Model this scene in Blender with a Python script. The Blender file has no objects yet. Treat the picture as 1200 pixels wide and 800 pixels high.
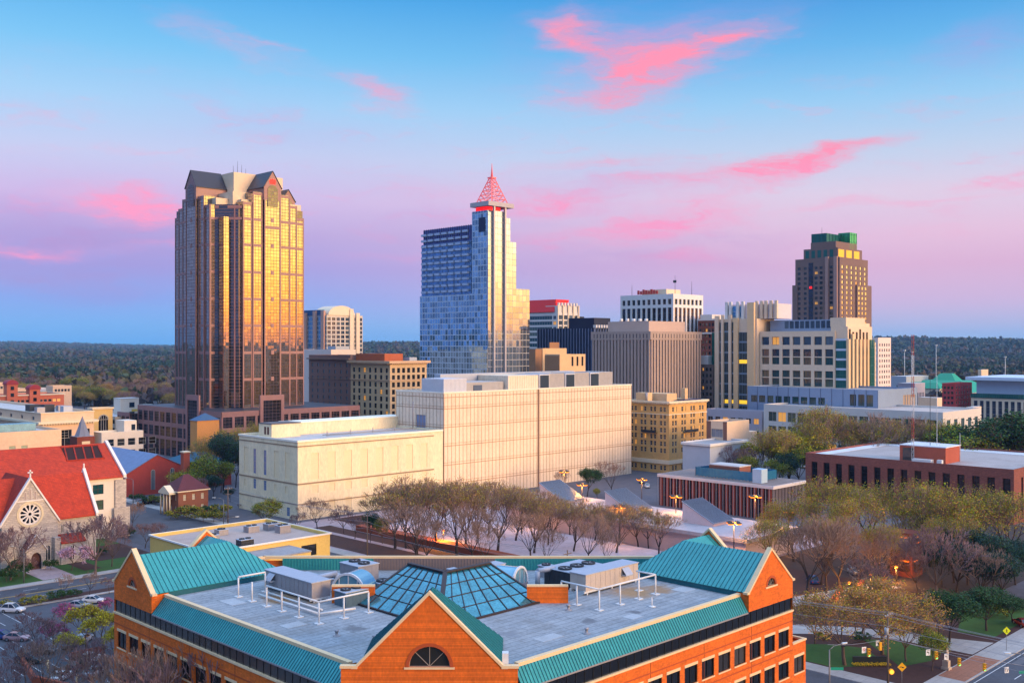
import bpy, math, random
from math import sin, cos, tan, atan, atan2, sqrt, pi, radians, exp, hypot
from mathutils import Vector, Matrix
random.seed(7)
C = bpy.context.scene.collection
S2 = sqrt(2.0)
HC = 52.0            # camera height above the ground (twentieth floor)
F = 1200.0
PY = 404.0           # eye level on the 1200x800 photograph

# ------------------------------------------------------------------ camera
cd = bpy.data.cameras.new('camera'); cam = bpy.data.objects.new('camera', cd); C.objects.link(cam)
cd.lens = 36.0; cd.sensor_width = 36.0; cd.shift_y = 4.0/1200.0
cd.clip_start = 1.0; cd.clip_end = 60000.0
cam.location = (0, 0, HC); cam.rotation_euler = (radians(90), 0, radians(-45))
bpy.context.scene.camera = cam
sc = bpy.context.scene
sc.render.engine = 'CYCLES'
sc.view_settings.view_transform = 'Standard'; sc.view_settings.look = 'None'
sc.view_settings.exposure = 0.36; sc.view_settings.gamma = 1.0; sc.view_settings.use_curve_mapping = False
sc.cycles.use_denoising = True
try: sc.cycles.denoiser = 'OPENIMAGEDENOISE'
except Exception: pass
sc.cycles.max_bounces = 6; sc.cycles.diffuse_bounces = 2; sc.cycles.glossy_bounces = 3
sc.cycles.transmission_bounces = 2; sc.cycles.volume_bounces = 0; sc.cycles.transparent_max_bounces = 6
sc.cycles.sample_clamp_indirect = 3.0
sc.cycles.use_adaptive_sampling = True; sc.cycles.adaptive_threshold = 0.006
sc.cycles.caustics_reflective = False; sc.cycles.caustics_refractive = False

def lin(c):
    return tuple(((v/255.0)/12.92 if v/255.0 <= 0.04045 else ((v/255.0+0.055)/1.055)**2.4) for v in c)

# ------------------------------------------------------------------ sky
SUN_AZ = 122.0       # degrees clockwise from the viewing direction: low sun behind the right shoulder
SUN_EL = 11.0
def dirv(az, el):
    a, d, z = sin(radians(az))*cos(radians(el)), cos(radians(az))*cos(radians(el)), sin(radians(el))
    return Vector(((d+a)/S2, (d-a)/S2, z))

W = bpy.data.worlds.new('World'); sc.world = W; W.use_nodes = True
nt = W.node_tree; nt.nodes.clear(); L = nt.links.new
def node(t, **k):
    n = nt.nodes.new(t)
    for a, v in k.items(): setattr(n, a, v)
    return n
def mth(op, a, b=None, clamp=False):
    n = node('ShaderNodeMath', operation=op); n.use_clamp = clamp
    for i, v in enumerate((a, b)):
        if v is None: continue
        if isinstance(v, (int, float)): n.inputs[i].default_value = v
        else: L(v, n.inputs[i])
    return n.outputs[0]
def mixc(f, a, b, bt='MIX'):
    n = node('ShaderNodeMix', data_type='RGBA', blend_type=bt); n.clamp_factor = True
    for s, v in ((n.inputs[0], f), (n.inputs[6], a), (n.inputs[7], b)):
        if isinstance(v, (int, float)): s.default_value = v
        elif isinstance(v, tuple): s.default_value = (*v, 1)
        else: L(v, s)
    return n.outputs[2]
def ramp(inp, stops, interp='LINEAR'):
    n = node('ShaderNodeValToRGB'); cr = n.color_ramp; cr.interpolation = interp
    while len(cr.elements) < len(stops): cr.elements.new(0.5)
    for e, (p, c) in zip(cr.elements, stops):
        e.position = p; e.color = (*c, 1)
    L(inp, n.inputs[0]); return n.outputs[0]
def smooth(v, a, b):
    n = node('ShaderNodeMapRange', interpolation_type='SMOOTHSTEP')
    n.inputs[1].default_value = a; n.inputs[2].default_value = b
    L(v, n.inputs[0]); return n.outputs[0]
tc = node('ShaderNodeTexCoord')
sx = node('ShaderNodeSeparateXYZ'); L(tc.outputs['Generated'], sx.inputs[0])
ca = mth('MULTIPLY', mth('SUBTRACT', sx.outputs[0], sx.outputs[1]), 1/S2)
cdp = mth('MULTIPLY', mth('ADD', sx.outputs[0], sx.outputs[1]), 1/S2)
phi = mth('ARCTAN2', ca, cdp)
el = mth('ARCSINE', sx.outputs[2])
def EL(y, x=600):   # elevation of a sky colour read at height y of the photograph
    return atan((PY-y)/F*cos(atan((x-600)/F)))
ev = mth('DIVIDE', el, pi/2)
def st(lst): return [(max(0, EL(y)/(pi/2)), lin(c)) for y, c in lst]
leftsky = ramp(ev, st([(404,(64,168,238)),(385,(78,170,240)),(352,(88,146,234)),(318,(120,126,218)),(280,(152,132,210)),
    (240,(188,160,218)),(190,(180,184,226)),(130,(146,190,232)),(70,(98,178,230)),(0,(44,154,222)),(-200,(22,110,190)),(-700,(16,70,140))]))
rightsky = ramp(ev, st([(404,(132,186,230)),(388,(158,180,224)),(355,(192,168,216)),(315,(206,160,206)),(280,(216,176,212)),
    (235,(210,192,220)),(190,(182,196,226)),(130,(138,190,232)),(70,(84,168,226)),(0,(18,138,214)),(-200,(14,100,184)),(-700,(14,66,134))]))
base = mixc(smooth(phi, -0.42, 0.40), leftsky, rightsky)
# the sunset itself, out of frame behind the right shoulder: orange on the horizon, yellow above it
glow = ramp(ev, [(0.0, (3.3,.90,.07)), (0.022, (4.0,1.60,.15)), (0.05, (4.0,2.5,.40)), (0.088, (3.4,2.5,.70)),
    (0.112, (.75,.7,.48)), (0.16, (.42,.46,.52)), (0.25, (.34,.42,.62)), (0.5, lin((60,110,180))), (1.0, lin((20,70,140)))])
azd = mth('ABSOLUTE', mth('SUBTRACT', phi, radians(104)))
gl = mth('SUBTRACT', 1.0, smooth(azd, radians(30), radians(76)))
pale = mixc(smooth(phi, radians(90), radians(103)), (0.72, 0.92, 2.1), (1.0, 1.0, 1.0))
glow = mixc(1.0, glow, pale, 'MULTIPLY')
base = mixc(gl, base, glow)
# the sky opposite the sunset is already deep blue
opp = mth('MULTIPLY', mth('SUBTRACT', 1.0, smooth(phi, -1.15, -0.6)), mth('SUBTRACT', 1.0, smooth(el, 0.2, 0.5)))
base = mixc(mth('MULTIPLY', opp, 0.85), base, lin((76,118,206)))

# clouds: soft lens-shaped banks at their own azimuth and elevation, broken up by stretched noise
comb = node('ShaderNodeCombineXYZ'); L(phi, comb.inputs[0]); L(el, comb.inputs[1])
nz = node('ShaderNodeTexNoise'); nz.inputs['Scale'].default_value = 9; nz.inputs['Detail'].default_value = 5; nz.inputs['Roughness'].default_value = 0.62
mp = node('ShaderNodeMapping'); mp.inputs['Scale'].default_value = (0.8, 2.6, 1); mp.inputs['Rotation'].default_value = (0, 0, radians(9))
L(comb.outputs[0], mp.inputs[0]); L(mp.outputs[0], nz.inputs['Vector'])
wv = node('ShaderNodeVectorMath', operation='SUBTRACT'); L(nz.outputs['Color'], wv.inputs[0]); wv.inputs[1].default_value = (0.5, 0.5, 0.5)
ws = node('ShaderNodeVectorMath', operation='MULTIPLY'); L(wv.outputs[0], ws.inputs[0]); ws.inputs[1].default_value = (0.19, 0.05, 0)
wp = node('ShaderNodeVectorMath', operation='ADD'); L(comb.outputs[0], wp.inputs[0]); L(ws.outputs[0], wp.inputs[1])
def cloud(px, py, w, h, rot=0, k=1.0):
    f = atan((px-600)/F); e = EL(py, px); s = cos(f)
    m = node('ShaderNodeMapping', vector_type='TEXTURE')
    m.inputs['Location'].default_value = (f, e, 0); m.inputs['Rotation'].default_value = (0, 0, radians(rot))
    m.inputs['Scale'].default_value = (w/F*s*s*1.5, h/F*s*1.6, 1)
    L(wp.outputs[0], m.inputs[0])
    g = node('ShaderNodeTexGradient', gradient_type='QUADRATIC_SPHERE'); L(m.outputs[0], g.inputs[0])
    return mth('MULTIPLY', g.outputs['Fac'], k)
def total(lst):
    s = None
    for c in lst:
        v = cloud(*c); s = v if s is None else mth('ADD', s, v)
    return s
hot = total([(688,40,70,22,-12,1.3),(742,84,95,34,16,1.75),(720,108,70,20,10,0.9),(815,66,95,22,14,1.1),(865,46,60,14,8,.7),
    (148,238,84,17,-4,1.9),(182,243,40,16,-8,1.0),(45,291,125,9,-1,1.1),(640,238,80,16,3,1.1),(955,184,115,12,9,1.8),(845,204,150,17,6,.85),
    (755,266,125,14,5,1.0),(810,242,110,30,6,.5),(805,296,70,10,3,.8),(430,107,42,17,-8,.85),(275,52,80,16,-14,.6),(1000,238,70,7,2,.5),(1150,208,110,9,2,.55),
    (650,285,80,10,8,.5),(900,215,70,8,10,.5),(700,195,120,8,4,.45),(330,60,60,8,-18,.35),(1080,230,90,6,4,.35),(480,300,120,8,3,.25),(220,290,70,7,2,.4),(560,225,110,20,0,.28)])
pur = total([(90,268,260,48,-3,1.15),(310,150,200,40,-10,.25),(760,50,190,60,5,.45),(700,225,170,34,4,.4),(1150,50,90,26,12,.55),(870,275,200,20,4,.3),(500,250,200,40,-6,.3),
    (60,325,220,26,0,.6),(760,300,200,20,0,.3)])
nz2 = node('ShaderNodeTexNoise'); nz2.inputs['Scale'].default_value = 22; nz2.inputs['Detail'].default_value = 6; nz2.inputs['Roughness'].default_value = 0.65
mp2 = node('ShaderNodeMapping'); mp2.inputs['Scale'].default_value = (0.55, 2.8, 1); mp2.inputs['Rotation'].default_value = (0, 0, radians(-8))
L(wp.outputs[0], mp2.inputs[0]); L(mp2.outputs[0], nz2.inputs['Vector'])
brk = mth('ADD', mth('MULTIPLY', smooth(nz2.outputs['Fac'], 0.26, 0.74), 0.95), 0.2)
wis = mth('MULTIPLY', mth('MULTIPLY', smooth(el, 0.07, 0.13), mth('SUBTRACT', 1.0, smooth(el, 0.19, 0.28))), mth('MULTIPLY', smooth(nz2.outputs['Fac'], 0.5, 0.78), 0.28))
hot = mth('ADD', hot, wis)
hotm = mth('MULTIPLY', hot, brk, True); purm = mth('MULTIPLY', pur, brk, True)
front = mth('SUBTRACT', 1.0, gl)
base = mixc(mth('MULTIPLY', purm, front), base, ramp(ev, st([(404,(128,116,206)),(300,(146,112,200)),(240,(178,134,206)),(0,(176,140,210))])))
hotc = ramp(ev, st([(404,(226,128,196)),(300,(240,120,188)),(230,(246,124,180)),(180,(250,118,160)),(60,(255,128,160)),(-200,(255,150,170))]))
base = mixc(mth('MULTIPLY', mth('MULTIPLY', hotm, front), 0.92), base, hotc)
# high sky above the view is brightened to add fill light
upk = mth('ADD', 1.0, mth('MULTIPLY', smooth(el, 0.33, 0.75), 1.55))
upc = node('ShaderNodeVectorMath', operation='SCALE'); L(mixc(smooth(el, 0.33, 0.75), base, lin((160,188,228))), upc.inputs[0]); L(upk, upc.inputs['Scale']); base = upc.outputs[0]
# below the horizon: dark land
below = smooth(el, -0.03, -0.002)
base = mixc(below, (0.03, 0.045, 0.06), base)
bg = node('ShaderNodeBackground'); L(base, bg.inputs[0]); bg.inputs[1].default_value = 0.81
sky = node('ShaderNodeTexSky', sky_type='NISHITA'); sky.sun_disc = False
sky.sun_elevation = radians(3.0)
sd = dirv(SUN_AZ, 0); sky.sun_rotation = atan2(sd.x, sd.y)
bg2 = node('ShaderNodeBackground'); L(sky.outputs[0], bg2.inputs[0]); bg2.inputs[1].default_value = 0.05
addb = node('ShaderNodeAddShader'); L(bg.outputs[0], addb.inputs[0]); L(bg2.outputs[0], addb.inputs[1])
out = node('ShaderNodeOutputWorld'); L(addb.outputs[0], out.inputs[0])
W.cycles.sampling_method = 'MANUAL'; W.cycles.sample_map_resolution = 512

sl = bpy.data.lights.new('sun', 'SUN'); so = bpy.data.objects.new('sun', sl); C.objects.link(so)
sl.energy = 3.1; sl.color = (1.0, 0.63, 0.33); sl.angle = radians(26)
so.rotation_euler = (-dirv(SUN_AZ, SUN_EL)).to_track_quat('-Z', 'Y').to_euler()
so.location = (0, 0, 400)

# ------------------------------------------------------------------ helpers: measuring
def G(px, d):
    t = (px-600)/F; return (d*(1+t)/S2, d*(1-t)/S2)
def dg(py, z=0.0): return F*(HC-z)/(py-PY)
def Zat(py, d): return HC-(py-PY)*d/F
def AD(a, d): return ((d+a)/S2, (d-a)/S2)
def plan(xc, xl, xr, d):
    X0, Y0 = G(xc, d); tl = (xl-600)/F; tr = (xr-600)/F
    return X0, Y0*(1+tr)/(1-tr), Y0, X0*(1-tl)/(1+tl)      # X0 X1 Y0 Y1

# ------------------------------------------------------------------ helpers: materials
MATS = {}
def mat(name, col, rough=0.8, metal=0.0, var=0.16, scale=0.35, streak=0.0, bump=0.0, spec=0.4, emit=None, estr=0.0, seams=None, grime=0.0, courses=None, rust=(), orand=None):
    if name in MATS: return MATS[name]
    m = bpy.data.materials.new(name); m.use_nodes = True; t = m.node_tree; nd = t.nodes; lk = t.links.new
    b = nd['Principled BSDF']; c = lin(col)
    b.inputs['Roughness'].default_value = rough; b.inputs['Metallic'].default_value = metal
    b.inputs['Specular IOR Level'].default_value = spec
    if emit is not None:
        b.inputs['Emission Color'].default_value = (*lin(emit), 1); b.inputs['Emission Strength'].default_value = estr
    b.inputs['Base Color'].default_value = (*c, 1)
    if var > 0:
        g = nd.new('ShaderNodeNewGeometry')
        n1 = nd.new('ShaderNodeTexNoise'); n1.inputs['Scale'].default_value = scale; n1.inputs['Detail'].default_value = 5; n1.inputs['Roughness'].default_value = 0.65
        mp = nd.new('ShaderNodeMapping'); mp.inputs['Scale'].default_value = (1, 1, 1-0.8*streak)
        lk(g.outputs['Position'], mp.inputs[0]); lk(mp.outputs[0], n1.inputs['Vector'])
        n2 = nd.new('ShaderNodeTexNoise'); n2.inputs['Scale'].default_value = scale*9; n2.inputs['Detail'].default_value = 3
        lk(mp.outputs[0], n2.inputs['Vector'])
        ad = nd.new('ShaderNodeMath'); ad.operation = 'ADD'; lk(n1.outputs['Fac'], ad.inputs[0]); lk(n2.outputs['Fac'], ad.inputs[1])
        mr = nd.new('ShaderNodeMapRange'); mr.inputs[1].default_value = 0.65; mr.inputs[2].default_value = 1.35
        mr.inputs[3].default_value = 1-var; mr.inputs[4].default_value = 1+var*0.8
        lk(ad.outputs[0], mr.inputs[0])
        mx = nd.new('ShaderNodeVectorMath'); mx.operation = 'SCALE'; mx.inputs[0].default_value = c
        lk(mr.outputs[0], mx.inputs['Scale']); src = mx.outputs[0]
        if seams:   # dark joints between sheets: (pitch along x, pitch along y, joint width, strength)
            px_, py_, wj, ks = seams
            br = nd.new('ShaderNodeTexBrick'); br.offset = 0.5; br.inputs['Scale'].default_value = 1.0
            br.inputs['Brick Width'].default_value = px_; br.inputs['Row Height'].default_value = py_; br.inputs['Mortar Size'].default_value = wj
            br.inputs['Mortar Smooth'].default_value = 0.3
            br.inputs['Color1'].default_value = (1, 1, 1, 1); br.inputs['Color2'].default_value = (0.84, 0.86, 0.88, 1); br.inputs['Mortar'].default_value = (1-ks, 1-ks, 1-ks, 1)
            lk(g.outputs['Position'], br.inputs['Vector'])
            m2 = nd.new('ShaderNodeVectorMath'); m2.operation = 'MULTIPLY'; lk(src, m2.inputs[0]); lk(br.outputs['Color'], m2.inputs[1]); src = m2.outputs[0]
        if courses:  # rows laid on walls and slopes: (length, height, joint, joint strength)
            cl_, ch_, cj, ck = courses
            sp = nd.new('ShaderNodeSeparateXYZ'); lk(g.outputs['Position'], sp.inputs[0]); aa = nd.new('ShaderNodeMath'); aa.operation = 'ADD'; lk(sp.outputs[0], aa.inputs[0]); lk(sp.outputs[1], aa.inputs[1])
            cx_ = nd.new('ShaderNodeCombineXYZ'); lk(aa.outputs[0], cx_.inputs[0]); lk(sp.outputs[2], cx_.inputs[1])
            br = nd.new('ShaderNodeTexBrick'); br.inputs['Scale'].default_value = 1.0; br.inputs['Brick Width'].default_value = cl_; br.inputs['Row Height'].default_value = ch_; br.inputs['Mortar Size'].default_value = cj; br.inputs['Mortar Smooth'].default_value = .2
            br.inputs['Color1'].default_value = (1.12,1.1,1.08,1); br.inputs['Color2'].default_value = (.78,.78,.8,1); br.inputs['Mortar'].default_value = (1-ck,1-ck,1-ck,1); lk(cx_.outputs[0], br.inputs['Vector'])
            m2 = nd.new('ShaderNodeVectorMath'); m2.operation = 'MULTIPLY'; lk(src, m2.inputs[0]); lk(br.outputs['Color'], m2.inputs[1]); src = m2.outputs[0]
        for (rx, ry, rz, rr_, rc) in rust:
            gs = nd.new('ShaderNodeVectorMath'); gs.operation = 'DISTANCE'; wr = nd.new('ShaderNodeVectorMath'); wr.operation = 'MULTIPLY_ADD'; lk(n1.outputs['Color'], wr.inputs[0]); wr.inputs[1].default_value = (5,5,0); wr.inputs[2].default_value = (-2.5,-2.5,0)
            w2 = nd.new('ShaderNodeVectorMath'); w2.operation = 'ADD'; lk(g.outputs['Position'], w2.inputs[0]); lk(wr.outputs[0], w2.inputs[1]); lk(w2.outputs[0], gs.inputs[0]); gs.inputs[1].default_value = (rx, ry, rz)
            r4 = nd.new('ShaderNodeMapRange'); r4.interpolation_type = 'SMOOTHSTEP'; r4.inputs[1].default_value = rr_; r4.inputs[2].default_value = rr_*.35; r4.inputs[3].default_value = 0; r4.inputs[4].default_value = .75; lk(gs.outputs['Value'], r4.inputs[0])
            m4 = nd.new('ShaderNodeMix'); m4.data_type = 'RGBA'; lk(r4.outputs[0], m4.inputs[0]); lk(src, m4.inputs[6]); m4.inputs[7].default_value = (*lin(rc), 1); src = m4.outputs[2]
        if grime > 0:
            n3 = nd.new('ShaderNodeTexNoise'); n3.inputs['Scale'].default_value = 0.11; n3.inputs['Detail'].default_value = 6; n3.inputs['Roughness'].default_value = 0.7
            lk(g.outputs['Position'], n3.inputs['Vector'])
            r3 = nd.new('ShaderNodeMapRange'); r3.inputs[1].default_value = 0.5; r3.inputs[2].default_value = 0.72; r3.inputs[3].default_value = 0; r3.inputs[4].default_value = grime
            lk(n3.outputs['Fac'], r3.inputs[0])
            m3 = nd.new('ShaderNodeMix'); m3.data_type = 'RGBA'; lk(r3.outputs[0], m3.inputs[0]); lk(src, m3.inputs[6]); m3.inputs[7].default_value = (c[0]*0.5, c[1]*0.42, c[2]*0.34, 1); src = m3.outputs[2]
        if orand:   # some panes have blinds or curtains behind them
            oi = nd.new('ShaderNodeObjectInfo'); r5 = nd.new('ShaderNodeMapRange'); r5.inputs[1].default_value = .55; r5.inputs[2].default_value = 1.0; r5.inputs[3].default_value = 0; r5.inputs[4].default_value = .8; lk(oi.outputs['Random'], r5.inputs[0])
            m5 = nd.new('ShaderNodeMix'); m5.data_type = 'RGBA'; lk(r5.outputs[0], m5.inputs[0]); lk(src, m5.inputs[6]); m5.inputs[7].default_value = (*lin(orand), 1); src = m5.outputs[2]
        lk(src, b.inputs['Base Color'])
        if bump > 0:
            bp = nd.new('ShaderNodeBump'); bp.inputs['Strength'].default_value = bump; bp.inputs['Distance'].default_value = 0.05
            lk(n2.outputs['Fac'], bp.inputs['Height']); lk(bp.outputs[0], b.inputs['Normal'])
    MATS[name] = m; return m

def gridglass(name, col, pu, pz, wl=0.12, line=(120,100,100), rough=0.04, metal=0.85, tilt=0.02, band=None, zoff=0.0, uoff=0.0, lwz=None, pv=(.82,1.08)):
    """curtain-wall glazing: panes divided by thin bars, each pane very slightly out of plane; band=(pitch,height,colour) opaque spandrels"""
    if name in MATS: return MATS[name]
    m = bpy.data.materials.new(name); m.use_nodes = True; t = m.node_tree; nd = t.nodes; lk = t.links.new
    def mt(op, a, b=None):
        n = nd.new('ShaderNodeMath'); n.operation = op
        for i, v in enumerate((a, b)):
            if v is None: continue
            if isinstance(v, (int, float)): n.inputs[i].default_value = v
            else: lk(v, n.inputs[i])
        return n.outputs[0]
    g = nd.new('ShaderNodeNewGeometry'); s = nd.new('ShaderNodeSeparateXYZ'); lk(g.outputs['Position'], s.inputs[0])
    u = mt('ADD', mt('ADD', s.outputs[0], s.outputs[1]), uoff); z = mt('ADD', s.outputs[2], zoff)
    uc = mt('DIVIDE', u, pu); zc = mt('DIVIDE', z, pz)
    fu = mt('FRACT', uc); fz = mt('FRACT', zc)
    lu = mt('LESS_THAN', fu, wl/pu); lz = mt('LESS_THAN', fz, (lwz or wl)/pz); ln = mt('MAXIMUM', lu, lz)
    cb = nd.new('ShaderNodeCombineXYZ'); lk(mt('FLOOR', uc), cb.inputs[0]); lk(mt('FLOOR', zc), cb.inputs[1])
    wn = nd.new('ShaderNodeTexWhiteNoise'); lk(cb.outputs[0], wn.inputs['Vector'])
    v1 = nd.new('ShaderNodeVectorMath'); v1.operation = 'SUBTRACT'; lk(wn.outputs['Color'], v1.inputs[0]); v1.inputs[1].default_value = (.5, .5, .5)
    v2 = nd.new('ShaderNodeVectorMath'); v2.operation = 'SCALE'; lk(v1.outputs[0], v2.inputs[0]); v2.inputs['Scale'].default_value = tilt
    v3 = nd.new('ShaderNodeVectorMath'); v3.operation = 'ADD'; lk(g.outputs['Normal'], v3.inputs[0]); lk(v2.outputs[0], v3.inputs[1])
    v4 = nd.new('ShaderNodeVectorMath'); v4.operation = 'NORMALIZE'; lk(v3.outputs[0], v4.inputs[0])
    b = nd['Principled BSDF']; c = lin(col)
    b.inputs['Metallic'].default_value = metal; b.inputs['Roughness'].default_value = rough; lk(v4.outputs[0], b.inputs['Normal'])
    mr = nd.new('ShaderNodeMapRange'); mr.inputs[3].default_value = pv[0]; mr.inputs[4].default_value = pv[1]; lk(wn.outputs['Value'], mr.inputs[0])
    sc_ = nd.new('ShaderNodeVectorMath'); sc_.operation = 'SCALE'; sc_.inputs[0].default_value = c; lk(mr.outputs[0], sc_.inputs['Scale']); lk(sc_.outputs[0], b.inputs['Base Color'])
    b2 = nd.new('ShaderNodeBsdfPrincipled'); b2.inputs['Base Color'].default_value = (*lin(line), 1); b2.inputs['Roughness'].default_value = 0.55; b2.inputs['Metallic'].default_value = 0.2
    ms = nd.new('ShaderNodeMixShader'); lk(ln, ms.inputs[0]); lk(b.outputs[0], ms.inputs[1]); lk(b2.outputs[0], ms.inputs[2]); last = ms
    if band:
        bp, bh, bc = band
        fb = mt('LESS_THAN', mt('FRACT', mt('DIVIDE', z, bp)), bh/bp)
        b3 = nd.new('ShaderNodeBsdfPrincipled'); b3.inputs['Base Color'].default_value = (*lin(bc), 1); b3.inputs['Roughness'].default_value = 0.35
        m3 = nd.new('ShaderNodeMixShader'); lk(fb, m3.inputs[0]); lk(ms.outputs[0], m3.inputs[1]); lk(b3.outputs[0], m3.inputs[2]); last = m3
    lk(last.outputs[0], nd['Material Output'].inputs[0])
    MATS[name] = m; return m

# ------------------------------------------------------------------ helpers: meshes and objects
class MB:
    def __init__(s): s.v = []; s.f = []; s.m = []; s.sm = []
    def poly(s, pts, m=0, smooth=False):
        i = len(s.v); s.v += [tuple(p) for p in pts]; s.f.append(list(range(i, i+len(pts)))); s.m.append(m); s.sm.append(smooth)
    def box(s, x0, x1, y0, y1, z0, z1, m=0):
        i = len(s.v)
        s.v += [(x0,y0,z0),(x1,y0,z0),(x1,y1,z0),(x0,y1,z0),(x0,y0,z1),(x1,y0,z1),(x1,y1,z1),(x0,y1,z1)]
        for q in ((0,3,2,1),(4,5,6,7),(0,1,5,4),(1,2,6,5),(2,3,7,6),(3,0,4,7)):
            s.f.append([i+k for k in q]); s.m.append(m); s.sm.append(False)
    def prism(s, ring, z0, z1, m=0, mtop=None, smooth=False):
        """vertical prism over an anticlockwise plan ring"""
        n = len(ring); i = len(s.v)
        s.v += [(p[0], p[1], z0) for p in ring]+[(p[0], p[1], z1) for p in ring]
        for k in range(n):
            j = (k+1) % n; s.f.append([i+k, i+j, i+n+j, i+n+k]); s.m.append(m); s.sm.append(smooth)
        s.f.append([i+n+k for k in range(n)]); s.m.append(m if mtop is None else mtop); s.sm.append(False)
        s.f.append([i+n-1-k for k in range(n)]); s.m.append(m); s.sm.append(False)
    def slab(s, pts, off, m=0):
        """closed solid from a planar polygon thickened by vector off"""
        n = len(pts); i = len(s.v); o = Vector(off)
        s.v += [tuple(p) for p in pts]+[tuple(Vector(p)+o) for p in pts]
        s.f.append([i+n-1-k for k in range(n)]); s.f.append([i+n+k for k in range(n)]); s.m += [m, m]; s.sm += [False, False]
        for k in range(n):
            j = (k+1) % n; s.f.append([i+k, i+j, i+n+j, i+n+k]); s.m.append(m); s.sm.append(False)
    def tube(s, p0, p1, r0, r1=None, n=6, m=0, cap=True):
        r1 = r0 if r1 is None else r1
        p0 = Vector(p0); p1 = Vector(p1); ax = p1-p0
        if ax.length < 1e-6: return
        ax.normalize(); up = Vector((0,0,1)) if abs(ax.z) < 0.9 else Vector((1,0,0))
        e1 = ax.cross(up).normalized(); e2 = ax.cross(e1); i = len(s.v)
        for p, r in ((p0, r0), (p1, r1)):
            for k in range(n):
                a = 2*pi*k/n; s.v.append(tuple(p+e1*(cos(a)*r)+e2*(sin(a)*r)))
        for k in range(n):
            j = (k+1) % n; s.f.append([i+j, i+k, i+n+k, i+n+j]); s.m.append(m); s.sm.append(n > 4)
        if cap:
            s.f.append([i+k for k in range(n)]); s.f.append([i+2*n-1-k for k in range(n)]); s.m += [m, m]; s.sm += [False, False]
    def path(s, pts, r, n=6, m=0):
        for a, b in zip(pts[:-1], pts[1:]): s.tube(a, b, r, r, n, m)
    def bar(s, p0, p1, w, h, m=0):
        """box beam between two points: width w across, height h"""
        p0 = Vector(p0); p1 = Vector(p1); ax = (p1-p0).normalized()
        up = Vector((0,0,1)) if abs(ax.z) < 0.95 else Vector((1,0,0))
        sd_ = ax.cross(up).normalized()*(w/2); uu = sd_.cross(ax).normalized()*(h/2); i = len(s.v)
        for p in (p0, p1):
            for a, b in ((-1,-1),(1,-1),(1,1),(-1,1)): s.v.append(tuple(p+sd_*a+uu*b))
        for q in ((0,1,2,3),(7,6,5,4),(0,4,5,1),(1,5,6,2),(2,6,7,3),(3,7,4,0)):
            s.f.append([i+k for k in q]); s.m.append(m); s.sm.append(False)
    def lathe(s, c, prof, n=10, m=0):
        i = len(s.v); c = Vector(c)
        for r, z in prof:
            for k in range(n): s.v.append((c.x+cos(2*pi*k/n)*r, c.y+sin(2*pi*k/n)*r, c.z+z))
        for q in range(len(prof)-1):
            for k in range(n):
                j = (k+1) % n; s.f.append([i+q*n+k, i+q*n+j, i+q*n+n+j, i+q*n+n+k]); s.m.append(m); s.sm.append(True)
        s.f.append([i+n-1-k for k in range(n)]); s.f.append([i+(len(prof)-1)*n+k for k in range(n)]); s.m += [m, m]; s.sm += [False, False]
    def mesh(s, name, mats, off=(0,0,0)):
        me = bpy.data.meshes.new(name); o = off
        me.from_pydata([(x-o[0], y-o[1], z-o[2]) for x, y, z in s.v], [], s.f)
        for mm in (mats if isinstance(mats, (list, tuple)) else [mats]): me.materials.append(mm)
        if max(s.m, default=0) > 0: me.polygons.foreach_set('material_index', s.m)
        if any(s.sm): me.polygons.foreach_set('use_smooth', s.sm)
        me.update(); return me
    def build(s, name, mats, parent=None, local=False):
        if not s.f: return None
        off = (0,0,0)
        if parent is not None and not local: off = world_off(parent)
        o = bpy.data.objects.new(name, s.mesh(name, mats, off)); C.objects.link(o)
        if parent is not None: o.parent = parent
        return o
def world_off(p):
    x = Vector((0,0,0))
    while p is not None: x += p.location; p = p.parent
    return x
def thing(name, label, cat, loc=(0,0,0), group=None, rot=0.0):
    o = bpy.data.objects.new(name, None); C.objects.link(o); o.empty_display_size = 0.5
    o.location = loc; o.rotation_euler = (0, 0, rot); o['label'] = label; o['category'] = cat
    if group: o['group'] = group
    return o
def tag(o, label, cat, group=None):
    o['label'] = label; o['category'] = cat
    if group: o['group'] = group
    return o
def struct(o, kind='structure'): o['kind'] = kind; return o
def inst(name, me, parent, loc, rot=0.0, scale=None):
    o = bpy.data.objects.new(name, me); C.objects.link(o)
    if parent is not None:
        o.parent = parent; w = world_off(parent); loc = (loc[0]-w.x, loc[1]-w.y, loc[2]-w.z)
    o.location = loc; o.rotation_euler = (0, 0, rot)
    if scale: o.scale = scale
    return o
def copy_tree(o, parent=None, **props):
    c = o.copy(); C.objects.link(c)
    if parent is not None: c.parent = parent
    for k, v in props.items(): c[k] = v
    for ch in list(o.children): copy_tree(ch, c)
    return c

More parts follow.
